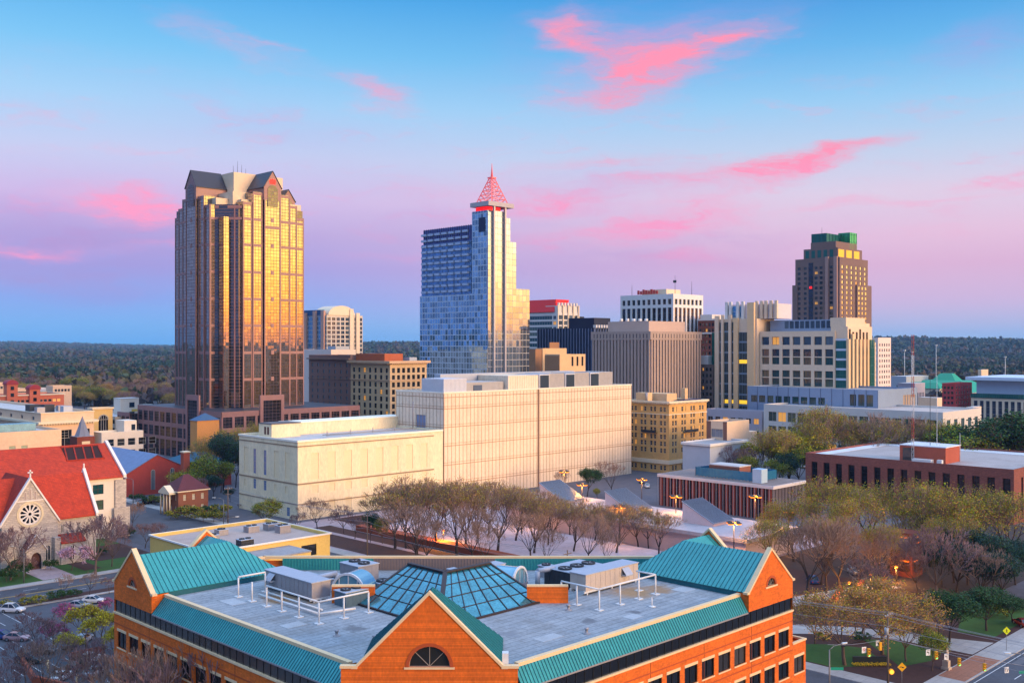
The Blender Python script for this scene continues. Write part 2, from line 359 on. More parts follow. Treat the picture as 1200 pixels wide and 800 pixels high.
class Face:
    """a vertical facade: u runs to the right seen from outside, w inwards, z up"""
    def __init__(s, ox, oy, ang, W_):
        s.o = Vector((ox, oy)); s.a = radians(ang); s.W = W_
        s.U = Vector((cos(s.a), sin(s.a))); s.I = Vector((-sin(s.a), cos(s.a)))
    def p(s, u, w, z):
        q = s.o+s.U*u+s.I*w; return (q.x, q.y, z)
    def wall(s, mb, z0, z1, ops=(), m=0, depth=0.25, u0=0.0, u1=None, mr=None):
        u1 = s.W if u1 is None else u1; mr = m if mr is None else mr
        us = sorted(set([u0, u1]+[round(v, 4) for o in ops for v in o[:2]])); zs = sorted(set([z0, z1]+[round(v, 4) for o in ops for v in o[2:4]]))
        us = [v for v in us if u0-1e-6 <= v <= u1+1e-6]; zs = [v for v in zs if z0-1e-6 <= v <= z1+1e-6]
        for j in range(len(zs)-1):
            zm = (zs[j]+zs[j+1])/2; run = None
            row = [o for o in ops if o[2] < zm < o[3]]
            for i in range(len(us)-1):
                um = (us[i]+us[i+1])/2; hole = any(o[0] < um < o[1] for o in row)
                if not hole and run is None: run = us[i]
                if hole and run is not None:
                    mb.poly([s.p(run,0,zs[j]), s.p(us[i],0,zs[j]), s.p(us[i],0,zs[j+1]), s.p(run,0,zs[j+1])], m); run = None
            if run is not None:
                mb.poly([s.p(run,0,zs[j]), s.p(us[-1],0,zs[j]), s.p(us[-1],0,zs[j+1]), s.p(run,0,zs[j+1])], m)
        for a, b, c, d in [o[:4] for o in ops]:
            e = depth
            mb.poly([s.p(a,0,c), s.p(a,e,c), s.p(a,e,d), s.p(a,0,d)], mr); mb.poly([s.p(b,0,d), s.p(b,e,d), s.p(b,e,c), s.p(b,0,c)], mr)
            mb.poly([s.p(a,0,d), s.p(a,e,d), s.p(b,e,d), s.p(b,0,d)], mr); mb.poly([s.p(b,0,c), s.p(b,e,c), s.p(a,e,c), s.p(a,0,c)], mr)
    def box(s, mb, u0, u1, w0, w1, z0, z1, m=0):
        i = len(mb.v)
        mb.v += [s.p(u0,w0,z0), s.p(u1,w0,z0), s.p(u1,w1,z0), s.p(u0,w1,z0), s.p(u0,w0,z1), s.p(u1,w0,z1), s.p(u1,w1,z1), s.p(u0,w1,z1)]
        for q in ((0,3,2,1),(4,5,6,7),(0,1,5,4),(1,2,6,5),(2,3,7,6),(3,0,4,7)):
            mb.f.append([i+k for k in q]); mb.m.append(m); mb.sm.append(False)

WCACHE = {}
def win_mb(mb, w, h, nu, nz, fw, depth, arch=False):
    """glazing with frame and bars, local: x along the wall, y inwards, z up"""
    y = depth-0.03
    if arch:
        n = 12; hs = h-w/2
        ring = [(0,y,0),(w,y,0)]+[(w/2+cos(pi*k/n)*w/2, y, hs+sin(pi*k/n)*w/2) for k in range(n+1)]
        mb.poly(ring, 0)
        for k in range(n):
            a, b = pi*k/n, pi*(k+1)/n
            p = lambda t, r: (w/2+cos(t)*r, y-0.07, hs+sin(t)*r)
            mb.poly([p(a, w/2), p(b, w/2), p(b, w/2-fw), p(a, w/2-fw)], 1)
        mb.box(0, fw, y-0.07, y-0.005, 0, hs, 1); mb.box(w-fw, w, y-0.07, y-0.005, 0, hs, 1)
        mb.box(w/2-fw/2, w/2+fw/2, y-0.06, y-0.005, 0, h-fw, 1)
        return
    mb.poly([(0,y,0),(w,y,0),(w,y,h),(0,y,h)], 0)
    if fw <= 0: return
    a, b = y-0.08, y-0.004
    mb.box(0, fw, a, b, 0, h, 1); mb.box(w-fw, w, a, b, 0, h, 1); mb.box(fw, w-fw, a, b, 0, fw, 1); mb.box(fw, w-fw, a, b, h-fw, h, 1)
    for i in range(1, nu): x = w*i/nu; mb.box(x-fw/2, x+fw/2, a+0.01, b, fw, h-fw, 1)
    for j in range(1, nz): z = h*j/nz; mb.box(fw, w-fw, a+0.02, b, z-fw/2, z+fw/2, 1)
def win_mesh(w, h, nu, nz, fw, depth, glass, frame, arch=False, name='window'):
    k = (round(w,3), round(h,3), nu, nz, fw, depth, glass.name, frame.name, arch)
    if k not in WCACHE:
        mb = MB(); win_mb(mb, w, h, nu, nz, fw, depth, arch); WCACHE[k] = mb.mesh(name, [glass, frame])
    return WCACHE[k]
class Wins:
    """windows of one building: the hundred that show best as parts of their own, what is left as one part"""
    def __init__(s, parent, name='window'): s.p = parent; s.l = []; s.n = name
    def add(s, face, ops, glass, frame, nu=1, nz=1, fw=0.08, depth=0.25, lit=None, litp=0.0, arch=False, pri=0):
        for o in ops: s.l.append((pri+o[3], face, o, glass, frame, nu, nz, fw, depth, lit if (lit and random.random() < litp) else None, arch))
    def done(s, cap=100):
        s.l.sort(key=lambda q: -q[0]); rest = {}
        for i, (pz, f, o, gl_, fr, nu, nz, fw, dp, lit, arch) in enumerate(s.l):
            g = lit or gl_
            if i < cap:
                ob = inst(s.n, win_mesh(o[1]-o[0], o[3]-o[2], nu, nz, fw, dp, g, fr, arch, s.n), s.p, f.p(o[0], 0, o[2]), f.a)
                if lit: ob['label'] = 'window lit from inside'
            else: rest.setdefault((gl_.name, fr.name), (gl_, fr, []))[2].append((f, o, nu, nz, fw, dp, arch, g))
        if rest:
            mb = MB(); ms = []
            def idx(m):
                if m not in ms: ms.append(m)
                return ms.index(m)
            for gl_, fr, lst in rest.values():
                for f, o, nu, nz, fw, dp, arch, g in lst:
                    t = MB(); win_mb(t, o[1]-o[0], o[3]-o[2], nu, nz, fw, dp, arch); b0 = len(mb.v)
                    for x, y, z in t.v: mb.v.append(f.p(o[0]+x, y, o[2]+z))
                    mi = (idx(g), idx(fr))
                    for q, k in zip(t.f, t.m): mb.f.append([b0+r for r in q]); mb.m.append(mi[k]); mb.sm.append(False)
            o = mb.build(s.n, ms, s.p); struct(o, 'stuff')
def grid(u0, u1, n, w, zs, h):
    """n openings of width w spread over u0..u1 at each sill height in zs"""
    p = (u1-u0)/n
    return [(u0+p*(i+.5)-w/2, u0+p*(i+.5)+w/2, z, z+h) for z in zs for i in range(n)]
# ------------------------------------------------------------------ materials shared by several things
ORANGE = mat('orange_brick', (220,106,28), .85, var=.26, scale=.5, bump=.25, streak=.6, courses=(.46,.16,.018,.25), grime=.18)
CREAMSTONE = mat('cream_stone_trim', (222,192,150), .8, var=.1, scale=.8)
TEAL = mat('teal_standing_seam_metal', (54,146,146), .4, metal=.2, var=.24, scale=.5, streak=.2)
TEALD = mat('teal_metal_flashing', (24,92,104), .45, metal=.2, var=.1)
DECK = mat('grey_roof_membrane', (152,156,160), .85, var=.3, scale=.35, seams=(7.0, 1.0, .05, .5), grime=.55, rust=((69.5,109.5,20.8,3.6,(150,112,60)),(72,106,20.8,3.0,(138,104,62)),(102,80.5,20.8,4.0,(160,118,60)),(106,79,20.8,2.6,(150,108,56)),(67.5,92,20.8,1.5,(96,96,100)),(88,76,20.8,1.6,(90,92,98)),(95,74.5,20.8,1.2,(88,88,94)),(78,78.5,20.8,1.8,(120,124,132))))
DKGLASS = mat('dark_window_glass', (12,16,22), .06, var=.3, scale=.4, spec=.9, orand=(74,72,70))
DKFRAME = mat('dark_window_frame', (18,19,22), .5, var=0)
WHITEP = mat('white_painted_pipe', (206,206,206), .5, var=.14, scale=2)
GALV = mat('galvanised_unit_panel', (150,146,150), .5, metal=.25, var=.14, scale=1.4)
GALVT = mat('grey_unit_top', (166,172,184), .55, metal=.2, var=.12, scale=1.2)
DARKM = mat('dark_louvre_metal', (38,42,50), .6, var=.1)
BEIGEU = mat('beige_unit_panel', (186,172,160), .6, var=.12, scale=1)
WHITEROOF = mat('white_roof_membrane', (206,210,216), .8, var=.14, scale=.25, grime=.2)
CREAM = mat('cream_precast', (230,212,176), .85, var=.18, scale=.3, streak=.85, grime=.15)
LITW = mat('lit_window_glass', (200,150,80), .4, var=0, emit=(255,170,60), estr=.42)
SKYGLASS = mat('blue_atrium_glass', (64,136,152), .1, metal=.55, var=.55, scale=.45)
BROWNF = mat('bronze_glazing_bar', (56,46,48), .5, metal=.3, var=.05)

# ================================================================== 1  brick office with teal roofs
ZP, ZD, ZB = 21.3, 20.8, 19.2
XW, YW, XP, YP = 57.3, 68.4, 59.2, 69.8
YE, XE = 130.1, 120.05
off = thing('brick_office', 'orange brick office with teal metal roofs, gables and a glass atrium in the foreground', 'office building', (88, 98, 0))
fL = Face(XW, YE, -90, YE-80.3)          # left-front facade
fR = Face(69.2, YW, 0, XE-69.2)          # right-front facade
fC = Face(XW, 80.3, -45, hypot(11.9, 11.9))
Wc = fC.W
rows = [13.2, 9.1, 5.0]
opsL = [(1.0+3.4*i, 3.5+3.4*i, z, z+2.1) for z in rows for i in range(14)]
opsR = [(fR.W-1.0-2.5-3.4*i, fR.W-1.0-3.4*i, z, z+2.1) for z in rows for i in range(14)]
w = MB()
for f, ops in ((fL, opsL), (fR, opsR)): f.wall(w, 0, 17.4, ops, 0, .22)
fC.wall(w, 0, ZP, [(2.2, 4.7, z, z+2.1) for z in rows[:2]]+[(7.15, 9.65, z, z+2.1) for z in rows[:2]]+[(12.1, 14.6, z, z+2.1) for z in rows[:2]], 0, .22)
# rear walls (out of view, closed)
rear = [(XE, YW), (XE, 89.0), (79.2, YE), (XW, YE)]
for a, b in zip(rear[:-1], rear[1:]): w.poly([(*a, 0), (*b, 0), (*b, ZP-.4), (*a, ZP-.4)], 0)
w.build('wall', [ORANGE], off)
tr = MB()
for f in (fL, fR): f.box(tr, -.08, f.W+.08, -.12, .3, 17.402, 17.62, 0)
tr.build('string_course', CREAMSTONE, off)
# ribbon glazing under the sloping roofs
for f in (fL, fR):
    g = MB(); y = .16
    g.poly([f.p(.25, y, 17.6), f.p(f.W-.25, y, 17.6), f.p(f.W-.25, y, ZB+.05), f.p(.25, y, ZB+.05)], 0)
    n = int(f.W/1.35)
    for i in range(n+1):
        u = .3+(f.W-.6)*i/n; f.box(g, u-.03, u+.03, y-.05, y-.004, 17.62, ZB, 1)
    g.poly([f.p(.25, y, 17.6), f.p(.25, y+1.5, 17.6), f.p(.25, y+1.5, ZB), f.p(.25, y, ZB)], 0); g.poly([f.p(f.W-.25, y, 17.6), f.p(f.W-.25, y+1.5, 17.6), f.p(f.W-.25, y+1.5, ZB), f.p(f.W-.25, y, ZB)], 0)
    g.build('ribbon_window', [DKGLASS, DKFRAME], off)
wm = win_mesh(2.5, 2.1, 2, 1, .06, .22, DKGLASS, DKFRAME)
for f, ops in ((fL, opsL), (fR, opsR)):
    lint = MB(); lint.box(-.05, 2.55, -.05, .18, 2.1, 2.42); lme = None; sme = None
    for o in ops:
        wo = inst('window', wm, off, f.p(o[0], 0, o[2]), f.a)
        if lme is None:
            lme = lint.mesh('lintel', CREAMSTONE); s = MB(); s.box(-.08, 2.58, -.08, .2, -.16, -.002); sme = s.mesh('sill', CREAMSTONE)
        for nm, me in (('lintel', lme), ('sill', sme)):
            q = bpy.data.objects.new(nm, me); C.objects.link(q); q.parent = wo
for z in rows[:2]:
    for u in (2.2, 7.15, 12.1): inst('window', wm, off, fC.p(u, 0, z), fC.a)
# roof deck: flat, with the service court a step lower behind the atrium
dk = MB()
dk.poly([(XP, 83.5, ZD), (72.8, YP, ZD), (XE-.3, YP, ZD), (XE-.3, 88.8, ZD), AD(11, 127), AD(-26, 127), (79, YE-.3, ZD), (XP, YE-.3, ZD)] if False else
        [(XP, 79.9, ZD), (68.9, YP, ZD), (XE-.4, YP, ZD), (XE-.4, 88.4, ZD), (*AD(12.5, 134.5), ZD), (*AD(6.6, 124.2), ZD), (*AD(-21.8, 124.2), ZD), (*AD(-28, 134.5), ZD), (78.6, YE-.4, ZD), (XP, YE-.4, ZD)])
dk.build('roof_deck', DECK, off)
ct = MB()
ct.poly([(*AD(14, 136.5), 19.6), (*AD(6.6, 124), 19.6), (*AD(-21.8, 124), 19.6), (*AD(-29.5, 136.5), 19.6), (80, YE-1, 19.6), (*AD(-7.6, 147.9), 19.6), (XE-1, 89.8, 19.6)])
ct.build('service_court_floor', DECK, off)
# coping along the two long parapets
cp = MB()
cp.box(XP-.28, XP+.28, 81.4, 119.6, ZP-.55, ZP); cp.box(70.4, 109.6, YP-.28, YP+.28, ZP-.55, ZP)
cp.build('parapet_coping', CREAMSTONE, off)
bp_ = MB()   # rear parapet: coping outside, teal ribbed screen inside
ra, rb = Vector((79.2, YE)), Vector((XE, 89.0)); dirr = (rb-ra).normalized(); nin = Vector((-1, -1)).normalized()
bp_.bar((*ra, ZP+.05), (*rb, ZP+.05), .55, .4); bp_.bar((72.9, YE-.2, ZP+.05), (79.4, YE-.2, ZP+.05), .55, .4); bp_.bar((XE-.2, 82.9, ZP+.05), (XE-.2, 89.2, ZP+.05), .55, .4)
bp_.build('rear_coping', CREAMSTONE, off)
for (s0, s1, mt_, nm) in ((3, 16.0, TEAL, 'ribbed_screen'), (16.1, 33.5, mat('brown_ribbed_metal', (120,104,100), .6, var=.1), 'louvred_screen'), (33.6, 57.0, TEAL, 'ribbed_screen')):
    sm_ = MB(); a = ra+dirr*s0+nin*.5; b = ra+dirr*s1+nin*.5
    sm_.bar((*a, 20.45), (*b, 20.45), .08, 1.66)
    n = int((s1-s0)/.42)
    for i in range(n+1):
        q = a+(b-a)*i/n+nin*.06; sm_.bar((*q, 19.65), (*q, 21.26), .09, .07)
    sm_.build(nm, mt_, off)
# sloping teal roofs (standing seams are real ribs)
def seam_roof(name, quads, m, parent, pitch=.46, rib=.055):
    mb = MB()
    for a, b, c, d in quads:      # a,b lower edge left to right, c,d upper edge right to left
        A, B, Cc, D = map(Vector, (a, b, c, d)); nrm = (B-A).cross(D-A).normalized()
        mb.slab([A, B, Cc, D] if (Cc-D).length > 1e-4 else [A, B, Cc], -nrm*.12, 0)
        n = max(1, int((B-A).length/pitch)); e = (B-A).normalized(); Lb = (B-A).length
        run = nrm.cross(e).normalized()
        tD, tC = (D-A).dot(e), (Cc-A).dot(e); H = (D-A).dot(run)
        for i in range(n+1):
            u = min(max(Lb*i/n, .03), Lb-.03)
            hh = H
            if u < tD and tD > 1e-4: hh = min(hh, H*u/tD)
            if u > tC and Lb-tC > 1e-4: hh = min(hh, H*(Lb-u)/(Lb-tC))
            lo = 0.0
            if tD < 0: pass
            if hh > .15:
                p = A+e*u+nrm*.03; mb.bar(p, p+run*hh, .06, rib, 1)
    return mb.build(name, [m, TEALD], parent)
seam_roof('sloping_roof', [((XW, 119.4, ZB), (XW, 80.9, ZB), (XP-.3, 80.9, ZP-.35), (XP-.3, 119.4, ZP-.35))], TEAL, off)
seam_roof('sloping_roof', [((69.8, YW, ZB), (109.4, YW, ZB), (109.4, YP-.3, ZP-.35), (69.8, YP-.3, ZP-.35))], TEAL, off)
fas = MB(); fas.box(XW-.06, XW+.1, 80.9, 119.4, ZB-.16, ZB-.002); fas.box(69.8, 109.4, YW-.06, YW+.1, ZB-.16, ZB-.002); fas.build('eaves_gutter', GALV, off)

def gable_wall(f, uc, half, zb, ze, za, nm='gable', win=True, r=.95, thick=.45, zw=None):
    """brick gable with raked coping and a half-round window"""
    mb = MB(); zw = zw if zw is not None else ze+.15
    # brick face split round the half-round opening
    n = 12; pts = [(uc+cos(pi*k/n)*r, zw+sin(pi*k/n)*r) for k in range(n+1)]
    if win:
        mb.poly([f.p(uc-half,0,zb), f.p(uc+half,0,zb), f.p(uc+half,0,zw), f.p(uc-half,0,zw)])
        rt = [(uc+half, zw), (uc+half, ze), (uc, za)]; lf = [(uc, za), (uc-half, ze), (uc-half, zw)]
        if zw > ze:
            kx = half*(za-zw)/(za-ze); mb.v = []; mb.f = []; mb.m = []; mb.sm = []
            mb.poly([f.p(uc-half,0,zb), f.p(uc+half,0,zb), f.p(uc+half,0,ze), f.p(uc+kx,0,zw), f.p(uc-kx,0,zw), f.p(uc-half,0,ze)])
            rt = [(uc+kx, zw), (uc, za)]; lf = [(uc, za), (uc-kx, zw)]
        mb.poly([f.p(u,0,z) for u, z in rt+[p for p in pts[:n//2+1]][::-1]]); mb.poly([f.p(u,0,z) for u, z in lf+[p for p in pts[n//2:]][::-1]])
        for a, b in zip(pts[:-1], pts[1:]): mb.poly([f.p(a[0],0,a[1]), f.p(b[0],0,b[1]), f.p(b[0],.3,b[1]), f.p(a[0],.3,a[1])])
        mb.poly([f.p(uc-r,0,zw), f.p(uc+r,0,zw), f.p(uc+r,.3,zw), f.p(uc-r,.3,zw)])
    else: mb.poly([f.p(uc-half,0,zb), f.p(uc+half,0,zb), f.p(uc+half,0,ze), f.p(uc,0,za), f.p(uc-half,0,ze)])
    mb.poly([f.p(uc+half,thick,zb), f.p(uc-half,thick,zb), f.p(uc-half,thick,ze), f.p(uc,thick,za), f.p(uc+half,thick,ze)])
    mb.poly([f.p(uc-half,0,zb), f.p(uc-half,0,ze), f.p(uc-half,thick,ze), f.p(uc-half,thick,zb)]); mb.poly([f.p(uc+half,thick,zb), f.p(uc+half,thick,ze), f.p(uc+half,0,ze), f.p(uc+half,0,zb)])
    mb.poly([f.p(uc-half,0,zb), f.p(uc-half,thick,zb), f.p(uc+half,thick,zb), f.p(uc+half,0,zb)])
    g = mb.build(nm, ORANGE, off)
    c = MB(); e = .10
    for s in (-1, 1):
        pr = [(uc, za+.32), (uc, za-.02), (uc+s*half, ze-.02), (uc+s*(half+.0), ze+.30)]
        c.slab([f.p(u, -e, z) for u, z in pr], Vector(f.p(0, thick+e, 0))-Vector(f.p(0, -e, 0)))
    for s in (-1, 1):
        f.box(c, uc+s*half-(.15 if s > 0 else .45), uc+s*half+(.45 if s > 0 else .15), -e-.004, thick+e+.004, ze-.03, ze+.24)
    q = c.build('gable_coping', CREAMSTONE, g)
    if win:
        wd = MB(); wd.poly([f.p(u,.22,z) for u, z in pts], 0)
        for k in (0, 3, 6, 9, 12):
            a = pi*k/12; wd.bar(f.p(uc,.19,zw+.03), f.p(uc+cos(a)*r,.19,zw+.03+sin(a)*(r-.03)), .06, .05, 1)
        for a, b in zip(pts[:-1], pts[1:]): wd.bar(f.p(a[0],.19,a[1]), f.p(b[0],.19,b[1]), .06, .06, 1)
        wo = wd.build('fanlight_window', [DKGLASS, mat('pale_glazing_bar', (150,140,130), .5, var=0)], g)
        s = MB(); f.box(s, uc-r-.45, uc+r+.45, -.1, .28, zw-.2, zw-.004); s.build('sill', CREAMSTONE, wo)
        ar = MB()
        for a, b in zip(range(n), range(1, n+1)):
            t0, t1 = pi*a/n, pi*b/n
            ar.slab([f.p(uc+cos(t)*q_, -.05, zw+sin(t)*q_) for t, q_ in ((t0, r+.02), (t0, r+.34), (t1, r+.34), (t1, r+.02))], Vector(f.p(0, .04, 0))-Vector(f.p(0, -.05, 0)))
        ar.build('brick_arch', mat('dark_orange_brick', (168,74,34), .85, var=.14, scale=1), wo)
    return g
# pavilion at the left end, pavilion at the right end, and the corner gable that faces the viewer
gable_wall(fL, 5.25, 5.25, ZB, 21.4, 26.1, r=.9, zw=21.6)
gable_wall(fR, fR.W-5.25, 5.25, ZB, 21.4, 26.1, r=.95, zw=21.6)
gable_wall(fC, Wc/2, 7.0, ZP-.03, ZP, 28.3, r=1.95, zw=21.42)
sh = MB()
for u0, u1 in ((-.1, 1.45), (Wc-1.45, Wc+.1)): fC.box(sh, u0, u1, -.1, .5, ZP+.004, ZP+.26)
sh.build('shoulder_coping', CREAMSTONE, off)
# returns of the pavilion gables down to the long parapets
for q_ in ([(XW, 119.55, ZB), (XP+.3, 119.55, ZB), (XP+.3, 119.55, 21.4), (XW, 119.55, 21.4)], [(109.5, YW, ZB), (109.5, YP+.3, ZB), (109.5, YP+.3, 21.4), (109.5, YW, 21.4)],
    [(XW+.5, 80.8, ZB), (XP+.3, 80.8, ZB), (XP+.3, 80.8, ZP), (XW+.5, 80.8, ZP)], [(69.7, YW+.5, ZB), (69.7, YP+.3, ZB), (69.7, YP+.3, ZP), (69.7, YW+.5, ZP)]):
    rt = MB(); rt.poly(q_); rt.build('gable_return', ORANGE, off)
# hipped, L-shaped teal roofs over the pavilions
ZE_, ZR = 21.5, 25.5
def V3(m, p): return m(p)
def pavilion(mp):
    """mp maps pavilion coordinates (along ridge a, across b) to the plan; ridge 1 along a at b=0, ridge 2 along b at a=A"""
    A, h, B = 13.4, 5.25, 6.4
    P = lambda a, b, z: (*mp(a, b), z)
    q = [ (P(.45, -h, ZE_), P(A+h, -h, ZE_), P(A, 0, ZR), P(.45, 0, ZR)),                     # long slope facing the roof deck
          (P(A+h, -h, ZE_), P(A+h, B, ZE_), P(A+.001, B, ZR), P(A, 0, ZR)),                    # slope facing the court
          (P(A-h, h, ZE_), P(.45, h, ZE_), P(.45, 0, ZR), P(A, 0, ZR)),                        # rear slope
          (P(A-h, B, ZE_), P(A-h, h, ZE_), P(A, 0, ZR), P(A, B, ZR)) ]
    return q
def orient(q, flip):
    return [(b, a, d, c) if flip else (a, b, c, d) for a, b, c, d in q]
qL = pavilion(lambda a, b: (XW+a, 124.85+b)); qR = pavilion(lambda a, b: (XE-5.25+b, YW+a))
seam_roof('pavilion_roof', orient(qL, False), TEAL, off, pitch=.62); seam_roof('pavilion_roof', orient(qR, True), TEAL, off, pitch=.62)
for (x0, x1, y0, y1) in ((XP, XW+13.4+5.15, 119.7, YE-.5), (109.7, XE-.5, YP, YW+13.4+5.15)): cu = MB(); cu.prism([(x0,y0),(x1,y0),(x1,y1),(x0,y1)], ZD-.5, ZE_-.1); cu.build('roof_curb', TEALD, off)
# rear gables of the two pavilions
for fb, uu in ((Face(XW+13.4+5.25, 131.3, 180, 10.5), 5.25), (Face(XE+1.2, YW+13.4-5.25, 90, 10.5), 5.25)): gable_wall(fb, uu, 5.25, 14, 21.4, 26.1, win=False)
# roof behind the corner gable, hipped towards the atrium
def cxy(u, w): return fC.p(u, w, 0)[:2]
cz = 28.05; uc = Wc/2; hf = 6.9
seam_roof('corner_gable_roof', [((*cxy(uc+hf, .45), ZP-.3), (*cxy(uc+hf, 11.2), ZP-.3), (*cxy(uc, 4.2), cz), (*cxy(uc, .45), cz)),
                         ((*cxy(uc-hf, 11.2), ZP-.3), (*cxy(uc-hf, .45), ZP-.3), (*cxy(uc, .45), cz), (*cxy(uc, 4.2), cz)),
                         ((*cxy(uc+hf, 11.2), ZP-.3), (*cxy(uc-hf, 11.2), ZP-.3), (*cxy(uc, 4.2), cz), (*cxy(uc, 4.2), cz))], TEAL, off, pitch=.5)
wb = MB(); fC.box(wb, Wc-1.5, Wc-.9, .6, 1.4, ZD+.03, ZD+1.75); wb.build('scupper_box', mat('white_sheet_metal', (206,208,214), .5, var=.06), off)
# glass atrium roof: two ridges meeting in a corner
ZT, ZL = 24.5, 20.95
atr = MB(); fr = MB()
def facet(pl, pr, tr_, tl, nx, ny):
    A, B, Cc, D = map(Vector, (pl, pr, tr_, tl)); atr.poly([A, B, Cc, D])
    nrm = (B-A).cross(D-A).normalized()
    for i in range(nx+1):
        t = i/nx; fr.bar(A.lerp(B, t)+nrm*.04, D.lerp(Cc, t)+nrm*.04, .09 if 0 < i < nx else .3, .1)
    for j in range(ny+1):
        t = j/ny; fr.bar(A.lerp(D, t)+nrm*.03, B.lerp(Cc, t)+nrm*.03, .07 if 0 < j < ny else .28, .09)
R0 = (81.7, 93.1); xa, ya, h = 89.2, 100.6, 7.8
LO = (R0[0]-h, R0[1]-h)
facet((LO[0], ya, ZL), (LO[0], LO[1], ZL), (R0[0], R0[1], ZT), (R0[0], ya-.6, ZT), 7, 4)
facet((LO[0], LO[1], ZL), (xa+1.8, LO[1], ZL), (xa, R0[1], ZT), (R0[0], R0[1], ZT), 8, 4)
facet((xa+1.8, LO[1], ZL), (xa+1.8, R0[1]+7, ZL), (xa, R0[1]+.01, ZT), (xa, R0[1], ZT), 4, 3)
facet((R0[0]+7, ya, ZL), (LO[0], ya, ZL), (R0[0], ya-.6, ZT), (R0[0]+.01, ya-.6, ZT), 4, 3)
facet((xa+1.8, R0[1]+7, ZL), (R0[0]+7, R0[1]+7, ZL), (R0[0], R0[1], ZT), (xa, R0[1], ZT), 5, 3)
facet((R0[0]+7, R0[1]+7, ZL), (R0[0]+7, ya, ZL), (R0[0], ya-.6, ZT), (R0[0], R0[1], ZT), 5, 3)
for (pa, pb) in (((LO[0], LO[1], ZL), (R0[0], R0[1], ZT)), ((R0[0], ya-.6, ZT), (R0[0], R0[1], ZT)), ((R0[0], R0[1], ZT), (xa, R0[1], ZT))): fr.bar((pa[0], pa[1], pa[2]+.12), (pb[0], pb[1], pb[2]+.12), .55, .2)
cb = MB(); cb.prism([(LO[0]-.15, LO[1]-.15), (xa+2, LO[1]-.15), (xa+2, R0[1]+7.2), (LO[0]-.15, R0[1]+7.2)], ZD-1, ZL-.04)
at = atr.build('atrium_roof', SKYGLASS, off); fr.build('glazing_bars', BROWNF, at); cb.build('curb', BROWNF, at)
# short brick walls either side of the atrium that hide the service court
for a0, a1 in ((-21.8, -16.6), (1.8, 6.8)):
    mb = MB(); p, q = AD(a0, 124), AD(a1, 124); mb.bar((*p, 21.2), (*q, 21.2), .35, 3.2); o_ = mb.build('court_wall', ORANGE, off)
    mb = MB(); mb.bar((*p, 22.9), (*q, 22.9), .5, .22); mb.build('coping', CREAMSTONE, o_)
# lower brick block with a planter on its top beyond the right end
lb = MB(); fx = Face(XE, YW+.02, 0, 3.4); ops = [(.4, 2.9, z, z+2.1) for z in (9.1, 5.0)]
fx.wall(lb, 0, 13.0, ops, 0, .22); lb.poly([(XE+3.4, YW+.02, 0), (XE+3.4, YW+9, 0), (XE+3.4, YW+9, 13), (XE+3.4, YW+.02, 13)]); lb.poly([(XE, YW+.02, 12.6), (XE+3.4, YW+.02, 12.6), (XE+3.4, YW+9, 12.6), (XE, YW+9, 12.6)])
lbo = lb.build('stair_block', ORANGE, off)
c = MB(); c.box(XE+.01, XE+3.48, YW-.08, YW+.32, 13.002, 13.22); c.box(XE+3.1, XE+3.48, YW+.33, YW+9, 13.002, 13.22); c.build('coping', CREAMSTONE, lbo)
for o in ops[:2]:
    wo = inst('window', wm, lbo, fx.p(o[0], 0, o[2]), 0)
c = MB(); 
for o in ops[:2]: fx.box(c, o[0]-.06, o[1]+.06, -.06, .18, o[3]+.002, o[3]+.32); fx.box(c, o[0]-.08, o[1]+.08, -.08, .2, o[2]-.17, o[2]-.003)
c.build('lintel', CREAMSTONE, lbo)

